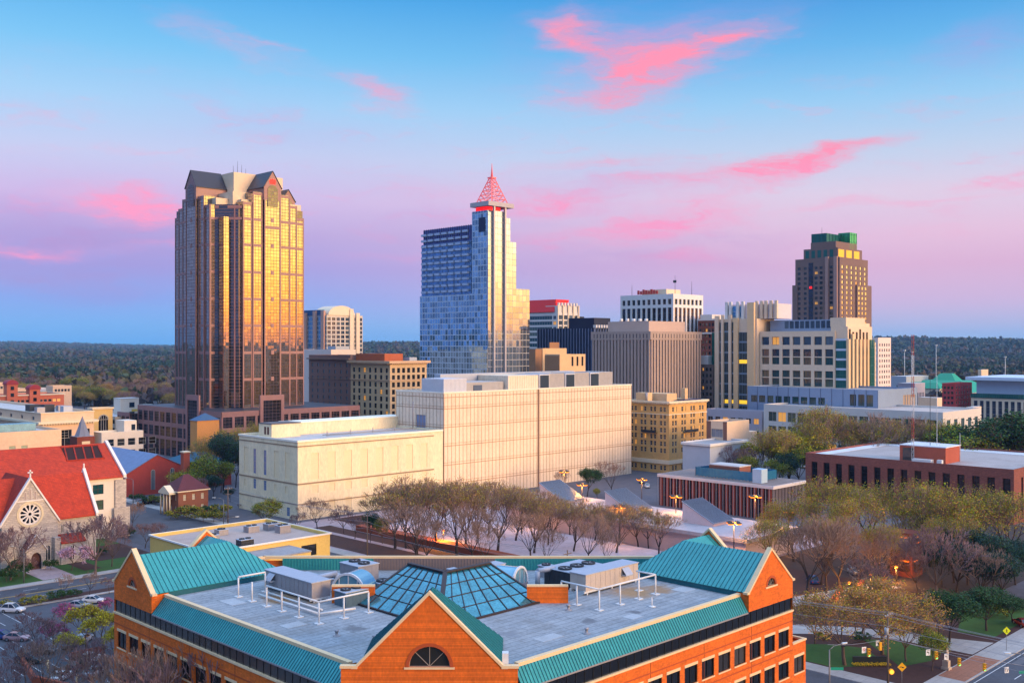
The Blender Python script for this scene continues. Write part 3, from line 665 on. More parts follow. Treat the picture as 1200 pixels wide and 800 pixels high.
# ---- things standing on that roof
def rooftop_unit(name, label, x0, x1, y0, y1, z0, h, m=GALV, mtop=GALVT, panels=.9, hood=None, legs=True, fans=0, group='units on the brick office roof'):
    t = thing(name, label, 'rooftop unit', ((x0+x1)/2, (y0+y1)/2, z0), group)
    b = MB(); zb = z0+(.5 if legs else 0); b.box(x0, x1, y0, y1, zb, zb+h)
    # panel joints as raised seams
    n = max(1, int((x1-x0)/panels)); k = max(1, int((y1-y0)/panels))
    for i in range(1, n): x = x0+(x1-x0)*i/n; b.box(x-.03, x+.03, y0-.03, y1+.03, zb+.06, zb+h-.05)
    for i in range(1, k): y = y0+(y1-y0)*i/k; b.box(x0-.03, x1+.03, y-.03, y+.03, zb+.06, zb+h-.05)
    b.build('housing', m, t)
    p = MB(); p.box(x0-.1, x1+.1, y0-.1, y1+.1, zb+h+.002, zb+h+.1); p.build('lid', mtop, t)
    if legs:
        l = MB()
        for yy in (y0+.15, y1-.15):
            l.box(x0-.2, x1+.2, yy-.12, yy+.12, z0+.25, zb-.003)
        for xx in (x0+.4, (x0+x1)/2, x1-.4):
            for yy in (y0+.15, y1-.15): l.box(xx-.1, xx+.1, yy-.09, yy+.09, z0+.003, z0+.248)
        l.build('stand', WHITEP, t)
    if hood:
        q = MB()
        if hood == 'x':
            yc = y0+(y1-y0)*.83; xs = x0
            q.prism([(xs-.75, yc-.7), (xs-.035, yc-.7), (xs-.035, yc+.7), (xs-.75, yc+.7)], zb+h*.42, zb+h*.5)
            q.slab([(xs-.035, yc-.7, zb+h*.93), (xs-.035, yc+.7, zb+h*.93), (xs-.8, yc+.7, zb+h*.5), (xs-.8, yc-.7, zb+h*.5)], (0,0,-.05))
        else:
            xc_ = x0+(x1-x0)*.74; ys = y0
            q.prism([(xc_-.7, ys-.75), (xc_+.7, ys-.75), (xc_+.7, ys-.035), (xc_-.7, ys-.035)], zb+h*.42, zb+h*.5)
            q.slab([(xc_-.7, ys-.035, zb+h*.93), (xc_+.7, ys-.035, zb+h*.93), (xc_+.7, ys-.8, zb+h*.5), (xc_-.7, ys-.8, zb+h*.5)], (0,0,-.05))
        q.build('intake_hood', GALVT, t)
    for i in range(fans):
        lx = (x1-x0) >= (y1-y0); s = (i+.5)/fans
        fx_, fy_ = (x0+(x1-x0)*s, (y0+y1)/2) if lx else ((x0+x1)/2, y0+(y1-y0)*s)
        r = min(x1-x0, y1-y0, (max(x1-x0, y1-y0)/fans))*.4
        q = MB(); q.lathe((fx_, fy_, zb+h+.1), [(r, 0), (r, .22), (r*.86, .22), (r*.84, .06), (0.12, .05), (.12, .2), (.02, .2)], 14); fo = q.build('fan_shroud', DARKM, t)
        q = MB()
        for k_ in range(4):
            a = k_*pi/2+.3; q.bar((fx_+cos(a)*.13, fy_+sin(a)*.13, zb+h+.24), (fx_+cos(a)*r*.8, fy_+sin(a)*r*.8, zb+h+.24), .18, .02)
        q.build('fan_blades', GALV, fo)
    return t
rooftop_unit('air_handler', 'long grey air handler with an intake hood inside the left white pipe railing', 70.4, 73.1, 104.6, 115.2, ZD, 1.9, hood='x')
rooftop_unit('air_handler', 'long beige air handler with an intake hood inside the right white pipe railing', 96.7, 107.2, 83.7, 86.3, ZD, 2.0, m=BEIGEU, hood='y')
rooftop_unit('condenser_unit', 'pale condenser with two fans between the left air handler and the glass atrium', 72.0, 75.2, 99.9, 102.2, ZD, 1.7, m=mat('dark_coil', (74,98,112), .5, var=.2, scale=3), mtop=GALVT, fans=2, legs=False)
def UP(px, d): return G(px, d)
for (lab, px, d, w_, l_, h_, fans, mm) in (
    ('low dark-ended grey unit behind the left air handler', 362, 136, 3.6, 6.2, 1.5, 0, GALV),
    ('tall grey condenser with two fans behind the left half-round skylight', 421, 140, 3.4, 4.2, 2.6, 2, GALV),
    ('beige unit with a round vent just left of the glass atrium', 455, 132, 2.2, 4.6, 1.7, 2, BEIGEU),
    ('small fan unit in front of the louvred rear screen', 508, 139.5, 2.0, 5.4, 1.4, 3, BEIGEU),
    ('white sheet-metal box in front of the teal rear screen', 576, 141.5, 3.4, 2.0, 2.1, 0, mat('white_sheet_metal', (206,208,214), .5, var=.06)),
    ('low twin-fan unit below the white sheet-metal box', 572, 137.5, 2.2, 3.6, 1.2, 2, GALV),
    ('dark louvred cooling unit with large fans behind the right air handler', 676, 139.5, 7.2, 5.4, 2.2, 3, DARKM)):
    x, y = G(px, d); rooftop_unit('condenser_unit' if fans else 'rooftop_unit', lab, x-w_/2, x+w_/2, y-l_/2, y+l_/2, 19.6, h_, m=mm, fans=fans, legs=False)
# half-round skylights in the court
def arch_light(label, px, d, ang):
    x, y = G(px, d); t = thing('barrel_skylight', label, 'skylight', (x, y, 19.6), 'half-round skylights on the brick office roof', radians(ang))
    g = MB(); n = 14; r = 2.35; Ld = 3.2
    for k in range(n):
        a, b = pi*k/n, pi*(k+1)/n
        g.poly([(cos(a)*r,0,1+sin(a)*r),(cos(a)*r,Ld,1+sin(a)*r),(cos(b)*r,Ld,1+sin(b)*r),(cos(b)*r,0,1+sin(b)*r)], 0, True)
    g.poly([(cos(pi*k/n)*r, .06, 1+sin(pi*k/n)*r) for k in range(n+1)]); g.poly([(cos(pi*k/n)*r, Ld, 1+sin(pi*k/n)*r) for k in range(n, -1, -1)])
    g.build('glazing', mat('pale_blue_glazing', (120,170,190), .15, metal=.3, var=.1), t, True)
    f = MB()
    for k in range(n):
        a, b = pi*k/n, pi*(k+1)/n
        f.bar((cos(a)*r,-.02,1+sin(a)*r), (cos(b)*r,-.02,1+sin(b)*r), .22, .3)
    for a in (pi*.3, pi*.5, pi*.7): f.bar((cos(a)*r*.98,0,1.0), (cos(a)*r*.98,0,1+sin(a)*r), .09, .1)
    f.build('rim', mat('white_sheet_metal', (206,208,214), .5, var=.06), t, True)
    f = MB(); f.box(-r-.1, r+.1, -.1, Ld+.1, .003, .998); f.build('curb', GALV, t, True)
arch_light('half-round skylight with a white rim left of the glass atrium', 408, 130, -68)
arch_light('half-round skylight with a white rim right of the glass atrium', 609, 134, 20)
# pipe railings
def railing(label, rails, posts):
    t = thing('pipe_railing', label, 'railing', (*posts[0], ZD), 'white pipe railings on the brick office roof')
    for x, y in posts:
        p = MB(); p.tube((x, y, ZD+.01), (x, y, ZD+2.35), .11, .11, 8); p.box(x-.42, x+.42, y-.42, y+.42, ZD+.004, ZD+.09); p.build('post', WHITEP, t)
    for pts in rails:
        r = MB(); r.path([(x, y, ZD+2.45) for x, y in pts], .11, 8); r.build('rail', WHITEP, t)
railing('white pipe railing round the grey air handler on the left half of the roof', [[(65.8,107.3),(65.8,96.4),(72.7,96.4)], [(65.8,113.8),(69.6,113.8)]],
    [(65.8,113.8),(65.8,110.6),(65.8,107.3),(65.8,104),(65.8,100.4),(65.8,96.4),(69.2,96.4),(72.7,96.4),(69.6,113.8)])
railing('white pipe railing round the beige air handler on the right half of the roof', [[(92.5,84),(92.5,78),(103.4,78)], [(103.4,78),(103.4,81)]],
    [(92.5,84),(92.5,81.5),(92.5,78),(96.4,78),(100,78),(103.4,78),(103.4,80.6)])
pt = thing('roof_pipes', 'pair of pale pipes lying on the roof deck around the grey air handler', 'pipes', (68, 100, ZD))
p = MB(); p.path([(67.6,112,ZD+.3),(67.6,99,ZD+.3),(72,98,ZD+.3)], .14, 8); p.path([(69,112,ZD+.25),(69,100.4,ZD+.25)], .12, 8); p.build('pipe', WHITEP, pt)
vt = thing('vent_pipe', 'short white vent pipe on the right half of the roof near the parapet', 'vent', (98.2, 74.6, ZD))
p = MB(); p.tube((98.2,74.6,ZD), (98.2,74.6,ZD+1.1), .07, .07, 8); p.lathe((98.2,74.6,ZD), [(.5,.004),(.3,.1),(.07,.16)], 10); p.build('pipe', WHITEP, vt)

for i, (x, y, sx_, sy_, lab) in enumerate(((63.5,98,2.6,1.8,'pale repair patch on the left roof deck near the long parapet'),(64,112,2.0,3.2,'pale repair patch on the roof deck beside the left pavilion'),(80,74.5,3.2,1.6,'pale repair patch on the right roof deck near the corner gable'),(93,73.4,2.0,1.6,'small pale repair patch on the right roof deck'),(108,77,2.6,2.2,'pale repair patch by the right pavilion'))):
    q = MB(); q.box(x-sx_/2, x+sx_/2, y-sy_/2, y+sy_/2, ZD+.003, ZD+.03); tag(q.build('roof_patch', mat('pale_roof_patch', (168,172,176), .85, var=.2, scale=.8, grime=.3)), lab, 'roof patch', 'repair patches on the brick office roof')
for i, (x, y, lab) in enumerate(((64.4,91,'small roof drain on the left deck near the corner'),(66,86.5,'small vent cap on the left deck behind the corner gable'),(84,72.6,'small vent cap on the right deck by the parapet'),(90,80.6,'small vent cap beside the right end of the atrium'),(75.4,107,'small vent cap behind the grey air handler'),(110,83,'small vent cap between right air handler and right pavilion'))):
    q = MB(); q.lathe((x, y, ZD), [(.42,.004),(.4,.06),(.16,.09),(.16,.5),(.26,.52),(.22,.66),(.02,.7)], 10); tag(q.build('roof_vent', GALV), lab, 'vent', 'small roof vents on the brick office')

for f, us in ((fL, (9.9, 20.1, 30.3, 40.5)), (fR, (10.4, 20.6, 30.8, 41.0))):
    for u in us:
        for z0, z1 in ((0, 17.39),): q = MB(); f.box(q, u-.05, u+.05, -.012, -.003, z0, z1); q.build('control_joint', mat('dark_brick_joint', (120,56,24), .9, var=.1), off)
for f in (fL, fR):
    for z in (12.3, 16.1, 8.2): q = MB(); f.box(q, .06, f.W-.06, -.022, -.014, z, z+.16); q.build('soldier_course', mat('dark_orange_brick', (168,74,34)), off)
for i, (px, d, w_, l_, h_, lab) in enumerate(((392,138,1.6,2.2,1.4,'small grey unit beside the left half-round skylight'),(535,143,1.2,2.6,1.0,'small grey box by the louvred rear screen'),(640,143.5,1.6,1.6,1.5,'small grey box between white box and dark cooling unit'),(556,140,1.0,1.0,1.9,'slim grey box left of the white sheet-metal box'))):
    x, y = G(px, d); rooftop_unit('rooftop_unit', lab, x-w_/2, x+w_/2, y-l_/2, y+l_/2, 19.6, h_, legs=False, fans=1 if i == 2 else 0)
for i, (pts, lab) in enumerate((([(372,134,20.6),(372,134,21.6),(394,136.5,21.6),(394,136.5,20.2)], 'bent grey duct joining the units left of the half-round skylight'), ([(470,138,20.0),(470,138,21.4),(498,140,21.4),(498,140,20.4)], 'bent grey duct in front of the louvred screen'), ([(630,137,20.0),(630,137,21.8),(650,138.6,21.8)], 'bent grey duct beside the dark cooling unit'))):
    q = MB(); q.path([(*G(p, d), z) for p, d, z in pts], .34, 10); tag(q.build('air_duct', GALVT), lab, 'duct', 'bent ducts on the brick office roof')
# ================================================================== the ground
def terrain(a, d):
    r = hypot(a, d); az = math.degrees(atan2(a, d))
    k = min(1, max(0, (r-2200)/3200)); k = k*k*(3-2*k)
    rt = 1/(1+exp(-(az-9)/2.5))*(1 if az < 60 else 0.3)
    h = k*(24+40*rt)+max(0, min(1, (r-4500)/4500))*(24-rt*21)
    h += k*14*(sin(a*.0011+1.3)+sin(a*.0027+d*.0007)*.6)
    return h
g = MB(); rings = [0, 150, 400, 800, 1300, 1800, 2200, 2700, 3200, 3700, 4200, 4700, 5200, 5800, 6500, 7300, 8200, 9200, 10000]
NA = 120
for r in rings:
    for k in range(NA):
        az = 2*pi*k/NA; a, d = sin(az)*r, cos(az)*r; x, y = AD(a, d); g.v.append((x, y, terrain(a, d)))
for q in range(len(rings)-1):
    for k in range(NA):
        j = (k+1) % NA; g.f.append([q*NA+j, q*NA+k, (q+1)*NA+k, (q+1)*NA+j]); g.m.append(0); g.sm.append(True)
struct(g.build('ground', mat('woodland_floor', (44,48,40), .95, var=.4, scale=.01)))
ASPH = mat('asphalt', (74,76,84), .85, var=.3, scale=.3, grime=.5)
CITYP = mat('city_asphalt', (88,86,94), .9, var=.25, scale=.05)
CONC = mat('concrete_sidewalk', (168,162,158), .9, var=.14, scale=.6, seams=(1.6,1.6,.05,.25))
PLAZA = mat('pale_plaza_pavers', (166,148,152), .85, var=.16, scale=.15, seams=(3.0,3.0,.08,.22))
GRASS = mat('lawn_grass', (50,86,28), .95, var=.3, scale=.8, bump=.4)
MULCH = mat('brown_mulch', (66,40,36), .95, var=.35, scale=.9, bump=.4)
MARK = mat('white_road_paint', (205,205,205), .7, var=.18, scale=2)
YMARK = mat('yellow_road_paint', (200,160,50), .7, var=.18, scale=2)
def sheet(name, pts, m, z, kind='structure'):
    s = MB(); s.poly([(x, y, z) for x, y in pts]); return struct(s.build(name, m), kind)
def rect(x0, x1, y0, y1): return [(x0,y0),(x1,y0),(x1,y1),(x0,y1)]
sheet('city_paving', rect(20, 900, 20, 900), CITYP, .02)
sheet('plaza', rect(153, 262, 128, 256), PLAZA, .028)
for q_ in (rect(154,164,132,250), rect(166,171.6,132,246), rect(178,190,236,254), rect(240,258,150,250)): sheet('tree_bed', q_, MULCH, .034)
sheet('grove_floor', rect(178,312,80,131.5), mat('grove_leaf_litter', (62,50,46), .95, var=.35, scale=.5), .03)
# right-hand street, side street, left-hand street, parking lot
sheet('street', rect(-60, 620, 48.5, 61.8), ASPH, .032); sheet('side_street', rect(136, 149, 61.8, 420), ASPH, .036)
sheet('avenue', [(-40,216),(118,216),(136,222),(136,420),(120,420),(120,238),(110,229.5),(-40,229.5)], ASPH, .032)
sheet('parking_lot', rect(8, 106, 131, 211.5), ASPH, .028)
def kerbed(name, pts, m, h=.14):
    s = MB(); s.prism(pts, 0, h); return struct(s.build(name, m))
kerbed('sidewalk', rect(152.9-3.4, 620, 62.0, 66.6), CONC); kerbed('sidewalk', rect(149.4, 152.8, 66.7, 420), CONC, .138); kerbed('sidewalk', rect(131.5, 135.8, 66, 215), CONC, .138)
kerbed('sidewalk', rect(-40, 116, 229.7, 232.6), CONC); kerbed('sidewalk', rect(-40, 116, 211.8, 212.9), CONC, .13)
kerbed('planting_strip', rect(-40, 112, 213, 215.8), MULCH, .16)
kerbed('church_lawn', rect(40, 117, 232.7, 300), GRASS, .15)
for i, (x0, x1, y0, y1) in enumerate([(58,64,236,247),(97,101,236,247),(103,117,244,262)]): sheet('planting_bed', rect(x0,x1,y0,y1), MULCH, .19)
sheet('church_path', rect(86.5, 93.5, 232.7, 247.6), PLAZA, .185)
kerbed('mulch_bed', rect(152.9, 214, 66.7, 127.6), MULCH, .15)
def blob(cx, cy, rx, ry, n=22, rot=0, ex=2.4):
    return [(cx+rx*math.copysign(abs(cos(t))**(2/ex), cos(t))*cos(rot)-ry*math.copysign(abs(sin(t))**(2/ex), sin(t))*sin(rot), cy+rx*math.copysign(abs(cos(t))**(2/ex), cos(t))*sin(rot)+ry*math.copysign(abs(sin(t))**(2/ex), sin(t))*cos(rot)) for t in [2*pi*k/n for k in range(n)]]
sheet('lawn', [(153.2,80),(158,76.2),(163.5,77.5),(166.5,81.5),(165,86),(160,91.5),(153.2,96)], GRASS, .165); sheet('lawn', [(161,72.5),(168,70.2),(174,72),(174.5,80),(171.5,84),(168,80),(164,75.5)], GRASS, .165)
sheet('lawn', [(189,68),(214,68),(214,76),(200,78),(188,74)], GRASS, .165)
sheet('footpath', [(176,66.8),(185.5,66.8),(182,76),(178,88),(172,97),(160,106),(153,109),(153,101),(163,97.5),(171,89),(175.5,80)], CONC, .172)
sheet('footpath', [(153,112),(214,96),(214,102),(153,118)], CONC, .172)
# markings
mk = MB()
for i in range(40):
    for yy in (52.8, 57.4): mk.box(60+i*9, 63+i*9, yy-.07, yy+.07, .036, .0405)
mk.box(-60, 620, 61.1, 61.22, .036, .0405)
struct(mk.build('lane_markings', MARK))
mk = MB()
for i in range(22): mk.box(-40+i*7.5, -37+i*7.5, 219.2, 219.35, .036, .0405); mk.box(-40+i*7.5, -37+i*7.5, 226.2, 226.35, .036, .0405)
struct(mk.build('lane_markings', MARK))
mk = MB(); mk.box(-40, 117, 222.55, 222.68, .036, .0405); mk.box(-40, 117, 222.85, 222.98, .036, .0405); struct(mk.build('centre_line', YMARK))
mk = MB()
for i in range(8): mk.box(85.2+i*.0, 85.2, 0, 0, 0, 0) if False else None
for i in range(11): mk.box(60.4, 64.4, 217+i*1.15, 217.5+i*1.15, .036, .0405)
struct(mk.build('zebra_crossing', MARK))
mk = MB()
for yy in (135, 151.5, 168, 184.5, 200.5):
    for i in range(16): mk.box(32+i*2.75, 32.1+i*2.75, yy, yy+5, .032, .0365)
for i in range(16): mk.box(32+i*2.75, 32.1+i*2.75, 206, 211, .032, .0365)
struct(mk.build('parking_bay_lines', MARK))
mk = MB()
for yy in (64.6,):
    pass
for i in range(8): mk.box(137+i*1.5, 137.7+i*1.5, 62.6, 65.6, .04, .0445)
struct(mk.build('zebra_crossing', MARK))

# worn patches and utility cuts in the asphalt
R = random.Random(21)
for i in range(26):
    if i < 10: x, y, w_, h_ = R.uniform(40,104), R.uniform(140,208), R.uniform(2,6), R.uniform(1.2,3)
    elif i < 18: x, y, w_, h_ = R.uniform(0,110), R.uniform(217.5,226), R.uniform(2,7), R.uniform(.8,1.8)
    else: x, y, w_, h_ = R.uniform(150,220), R.uniform(50,60), R.uniform(2,6), R.uniform(.8,1.8)
    sheet('asphalt_patch', blob(x, y, w_/2, h_/2, 10, 0, 6), mat('dark_asphalt_patch', (54,54,60), .85, var=.25, scale=.8) if i % 2 else mat('pale_asphalt_patch', (94,94,100), .85, var=.25, scale=.8), .0445+.0003*i)

sheet('brick_sidewalk', rect(161, 176, 62.3, 66.4), mat('brick_sidewalk_pavers', (156,104,80), .9, var=.2, scale=.6, seams=(.8,.8,.05,.25)), .146)
# ================================================================== generic city block
SLATE = mat('dark_slate_roof', (52,50,60), .5, var=.15, scale=1)
ROOFG = mat('grey_gravel_roof', (150,148,150), .9, var=.2, scale=.2, grime=.3)
ROOFL = mat('light_gravel_roof', (190,186,184), .9, var=.16, scale=.2, grime=.3)
BLUEGL = mat('blue_grey_window_glass', (26,44,62), .06, var=.3, scale=.2, spec=.9, orand=(92,108,120))
TEALGL = mat('teal_window_glass', (14,66,70), .06, var=.35, scale=.25, spec=.8, orand=(96,104,80))
WFRAME = mat('pale_window_frame', (170,164,158), .6, var=0)
def shell(root, X0, X1, Y0, Y1, z0, z1, m, opsL=(), opsR=(), depth=.25, roof=ROOFG, par=.9, nm='wall', mr=None):
    mb = MB(); fl = Face(X0, Y1, -90, Y1-Y0); fr = Face(X0, Y0, 0, X1-X0)
    fl.wall(mb, z0, z1, opsL, 0, depth, mr=None if mr is None else 1); fr.wall(mb, z0, z1, opsR, 0, depth, mr=None if mr is None else 1)
    mb.poly([(X1,Y0,z0),(X1,Y1,z0),(X1,Y1,z1),(X1,Y0,z1)]); mb.poly([(X1,Y1,z0),(X0,Y1,z0),(X0,Y1,z1),(X1,Y1,z1)])
    t = .35
    if par > 0:   # inner face and top of the parapet
        a0, a1, b0, b1 = X0+t, X1-t, Y0+t, Y1-t; zr = z1-par
        for p, q in (((a0,b0),(a1,b0)),((a1,b0),(a1,b1)),((a1,b1),(a0,b1)),((a0,b1),(a0,b0))): mb.poly([(*q,zr),(*p,zr),(*p,z1),(*q,z1)])
        for (p, q, r, s_) in (((X0,Y0),(X1,Y0),(a1,b0),(a0,b0)),((X1,Y0),(X1,Y1),(a1,b1),(a1,b0)),((X1,Y1),(X0,Y1),(a0,b1),(a1,b1)),((X0,Y1),(X0,Y0),(a0,b0),(a0,b1))):
            mb.poly([(*p,z1),(*q,z1),(*r,z1),(*s_,z1)])
    w_ = mb.build(nm, [m] if mr is None else [m, mr], root)
    r = MB(); zr = z1-par if par > 0 else z1
    e = t if par > 0 else 0
    r.poly([(X0+e,Y0+e,zr),(X1-e,Y0+e,zr),(X1-e,Y1-e,zr),(X0+e,Y1-e,zr)]); r.build('roof', roof, root)
    return fl, fr
def cornice(root, X0, X1, Y0, Y1, z0, z1, out, m, nm='cornice', dent=0):
    mb = MB()
    mb.box(X0-out, X1+out, Y0-out, Y0-.003, z0, z1); mb.box(X0-out, X0-.003, Y0-.003, Y1+out, z0, z1)
    mb.box(X1+.003, X1+out, Y0-.003, Y1+out, z0, z1); mb.box(X0-.003, X1+.003, Y1+.003, Y1+out, z0, z1)
    if dent:
        n = int((X1-X0)/dent)
        for i in range(n): x = X0+(X1-X0)*(i+.5)/n; mb.box(x-dent*.22, x+dent*.22, Y0-out*.8, Y0-.01, z0-.5, z0-.004)
        n = int((Y1-Y0)/dent)
        for i in range(n): y = Y0+(Y1-Y0)*(i+.5)/n; mb.box(X0-out*.8, X0-.01, y-dent*.22, y+dent*.22, z0-.5, z0-.004)
    return mb.build(nm, m, root)
def pent(root, nm, x0, x1, y0, y1, z0, z1, m, roof=None):
    mb = MB(); mb.box(x0, x1, y0, y1, z0+.01, z1, 0); o = mb.build(nm, [m], root)
    if roof: r = MB(); r.box(x0-.12, x1+.12, y0-.12, y1+.12, z1+.003, z1+.3); r.build('roof_edge', roof, o)
    return o
def bld(name, label, X0, X1, Y0, Y1, group=None, cat='building'):
    return thing(name, label, cat, ((X0+X1)/2, (Y0+Y1)/2, 0), group)

# ------------------------------------------------------------------ cream windowless building, low part
X0, X1, Y0, Y1 = plan(349, 280, 519, 303); zt = 23.7; Y1 = 292.5
b = bld('cream_building', 'lower windowless cream building with a dark ledge line and two tall blue-grey slits', X0, X1, Y0, Y1)
fl = Face(X0, Y1, -90, Y1-Y0); fr = Face(X0, Y0, 0, X1-X0); wl = fl.W
opsL = []; slits = []
for i, u in enumerate((3.0, 8.6, 14.6, 20.6, 26.6)):
    slits.append((u, u+1.5, 11.9, 19.6)) if i in (1, 2) else opsL.append((u, u+2.6, 11.7, 19.8))
    if i in (1, 2): slits.append((u, u+1.5, 7.2, 10.2))
slits.append((27.5, 29.2, .8, 3.4))
opsR = [(4.5+6.1*i, 7.3+6.1*i, 11.7, 19.6) for i in range(8)]
low = [(5+6.1*i, 7.2+6.1*i, .4, 5.2) for i in range(7)]+[(5+6.1*i, 7.2+6.1*i, 7.6, 10) for i in range(8)]
shell(b, X0, X1, Y0, Y1, 0, zt, CREAM, opsL+slits+[(u, u+1.5, 7.4, 9.6) for u in (3.0, 20.6, 26.6)], opsR+low, .16, ROOFL, .8)
for f, ops in ((fl, opsL+[(u, u+1.5, 7.4, 9.6) for u in (3.0, 20.6, 26.6)]), (fr, opsR+low)):
    for o in ops:
        bk = MB(); bk.poly([f.p(o[0], .16, o[2]), f.p(o[1], .16, o[2]), f.p(o[1], .16, o[3]), f.p(o[0], .16, o[3])])
        bk.build('blind_panel', mat('blind_panel_cream', (228,208,168), .85, var=.08, scale=.3), b)
W_ = Wins(b); W_.add(fl, slits, mat('pale_blue_slit_glass', (104,124,160), .2, var=.15), WFRAME, 1, 4, .06, .14); W_.done()
lg = MB()
for f in (fl, fr):
    for z0, z1 in ((10.5, 10.95), (21.7, 22.05), (4.6, 4.9)): f.box(lg, -.12, f.W-.2 if f is fl else f.W-4, -.12, -.004, z0, z1)
lg.build('ledge', mat('dark_ledge_stone', (150,128,104), .85, var=.15, scale=.4), b)
cornice(b, X0, X1-.3, Y0, Y1, zt-.55, zt+.02, .25, mat('pale_cream_cap', (238,230,212), .8, var=.06), 'parapet_cap')
t = pent(b, 'stair_penthouse', X0+3.5, X0+14, Y1-13.5, Y1-6, zt-.8, zt+3.4, CREAM, mat('dark_flashing', (86,86,92), .6, var=.1))
for u in (3.2, 4.9): q = MB(); f = Face(X0+3.5, Y1-6, -90, 7.5); f.box(q, u, u+1.1, -.05, -.006, zt+.2, zt+2.6); q.build('door', mat('brown_door', (96,60,50), .6, var=.1), t)
pent(b, 'rear_block', X0+14.2, X1+4, Y1-9, Y1-.5, zt-.8, zt+3.0, CREAM, mat('pale_cream_cap', (238,230,212), .8))
pr = MB()
for i in range(4): pr.path([(X0+18+i*9, Y0+11, zt-.5), (X0+18+i*9, Y0+11, zt+1.2)], .12, 6)
pr.path([(X0+17, Y0+10, zt-.2), (X1-3, Y0+10, zt-.2)], .12, 6); pr.path([(X0+17, Y0+12, zt-.1), (X1-3, Y0+12, zt-.1), (X1-3, Y0+12, zt+9)], .16, 6); pr.build('roof_pipes', GALV, b)
CX1 = X1
# ------------------------------------------------------------------ tall panelled cream building
X0, X1, Y0, Y1 = plan(519, 463, 740, 343); X0 = CX1+.3; zt = 36.1
b = bld('panelled_building', 'long pale cream building clad in thin vertical panels, taller block at the centre', X0, X1, Y0, Y1)
PANEL = mat('pale_precast_panel', (228,206,180), .85, var=.17, scale=.3, streak=.85, grime=.12)
JOINT = mat('brown_panel_joint', (168,132,104), .9, var=.1)  # brown strips along the joints between panels
shell(b, X0, X1, Y0, Y1, 0, zt, PANEL, [(Y1-Y0-14.5, Y1-Y0-9.5, 23.2, 28.0)], [], .3, ROOFL, .9)
fl = Face(X0, Y1, -90, Y1-Y0); fr = Face(X0, Y0, 0, X1-X0)
bp_ = MB(); fl.box(bp_, fl.W-14.5, fl.W-9.5, .25, .4, 23.2, 28); bp_.build('blue_grey_opening', mat('blue_grey_panel', (120,134,168), .6, var=.08), b)
jt = MB(); gap = 46.0
for f in (fl, fr):
    zz = [5.2, 11.6, 18.0, 24.3, 30.5, 34.3]
    for z in zz: f.box(jt, 0.02, f.W-.02, -.045, -.004, z-.11, z+.11); f.box(jt, .02, f.W-.02, -.045, -.004, z+.75, z+.86) if z < 34 else None
    n = int(f.W/1.72)
    for i in range(n+1):
        u = min(max(f.W*i/n, .1), f.W-.1)
        for za, zb in zip([0]+zz, zz+[zt-.5]): f.box(jt, u-.09, u+.09, -.045, -.004, za+.13, zb-.13)
jt.build('panel_joints', JOINT, b)
rc = MB(); fr.box(rc, gap-.45, gap+.45, -.06, -.005, 0, zt-.2); rc.build('expansion_joint', mat('dark_joint', (120,92,78), .9, var=.1), b)
cornice(b, X0, X1, Y0, Y1, zt-.3, zt+.04, .12, mat('pale_cream_cap', (238,230,212), .8), 'parapet_cap')
STR = mat('striped_screen_panel', (176,170,166), .6, var=.16, scale=.8)
zr = zt-.9
def louvred(root, x0, x1, y0, y1, z0, z1, m, nm='plant_screen', p=.6):
    mb = MB(); mb.box(x0, x1, y0, y1, z0+.01, z1)
    for i in range(int((x1-x0)/p)+1): x = x0+p*i; mb.box(x-.06, x+.06, y0-.1, y0-.004, z0+.05, z1-.05)
    for i in range(int((y1-y0)/p)+1): y = y0+p*i; mb.box(x0-.1, x0-.004, y-.06, y+.06, z0+.05, z1-.05)
    return mb.build(nm, m, root)
louvred(b, X0+3, X0+13.5, Y0+3.5, Y0+15, zr, zr+5.2, mat('white_corrugated', (196,198,206), .6, var=.08))
louvred(b, X0+14, X0+34, Y0+6, Y0+18, zr, zr+3.6, STR)
louvred(b, X0+34.4, X0+50, Y0+4, Y0+20, zr, zr+5.6, PANEL, p=1.2)
q = MB(); q.box(X0+19, X0+23, Y0+5.7, Y0+5.95, zr+.05, zr+2.6); q.build('dark_door', mat('blue_grey_dark_panel', (70,84,104), .5, var=.1), b)
for i in range(3):
    x = X0+51+i*14.5
    o = louvred(b, x+5.6, x+14.2, Y0+4.5, Y0+17, zr, zr+6.0, STR); q = MB(); q.box(x, x+5.4, Y0+4.2, Y0+16, zr+.02, zr+5.8); u_ = q.build('cooling_unit', mat('white_corrugated', (196,198,206), .6, var=.08), b)
    q = MB(); q.box(x+.4, x+5.0, Y0+4.0, Y0+4.19, zr+.6, zr+5.4); q.build('intake_louvre', mat('deep_blue_louvre', (14,40,62), .4, var=.2), u_)
pent(b, 'roof_duct', X0+16, X1-12, Y0+20.2, Y1-2, zr, zr+6.2, GALVT)
# ------------------------------------------------------------------ dark glass tower with pink granite frame
T = bld('granite_glass_tower', 'tall dark mirror-glass tower with pink granite bands and gabled top, left of centre', 238, 276, 416, 472, cat='skyscraper')
GRAN = mat('pink_granite', (150,108,104), .4, var=.16, scale=.2)
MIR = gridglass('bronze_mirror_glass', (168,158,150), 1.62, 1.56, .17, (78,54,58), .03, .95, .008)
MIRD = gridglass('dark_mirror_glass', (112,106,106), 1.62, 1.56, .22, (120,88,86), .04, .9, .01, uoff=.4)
CREAMP = mat('cream_penthouse', (222,196,166), .8, var=.1, scale=.2)
z0t = 8.0
def tower_bay(x0, x1, y0, y1, z1, m=MIR, nm='glass_bay'):
    mb = MB(); mb.box(x0, x1, y0, y1, z0t, z1); return mb.build(nm, m, T)
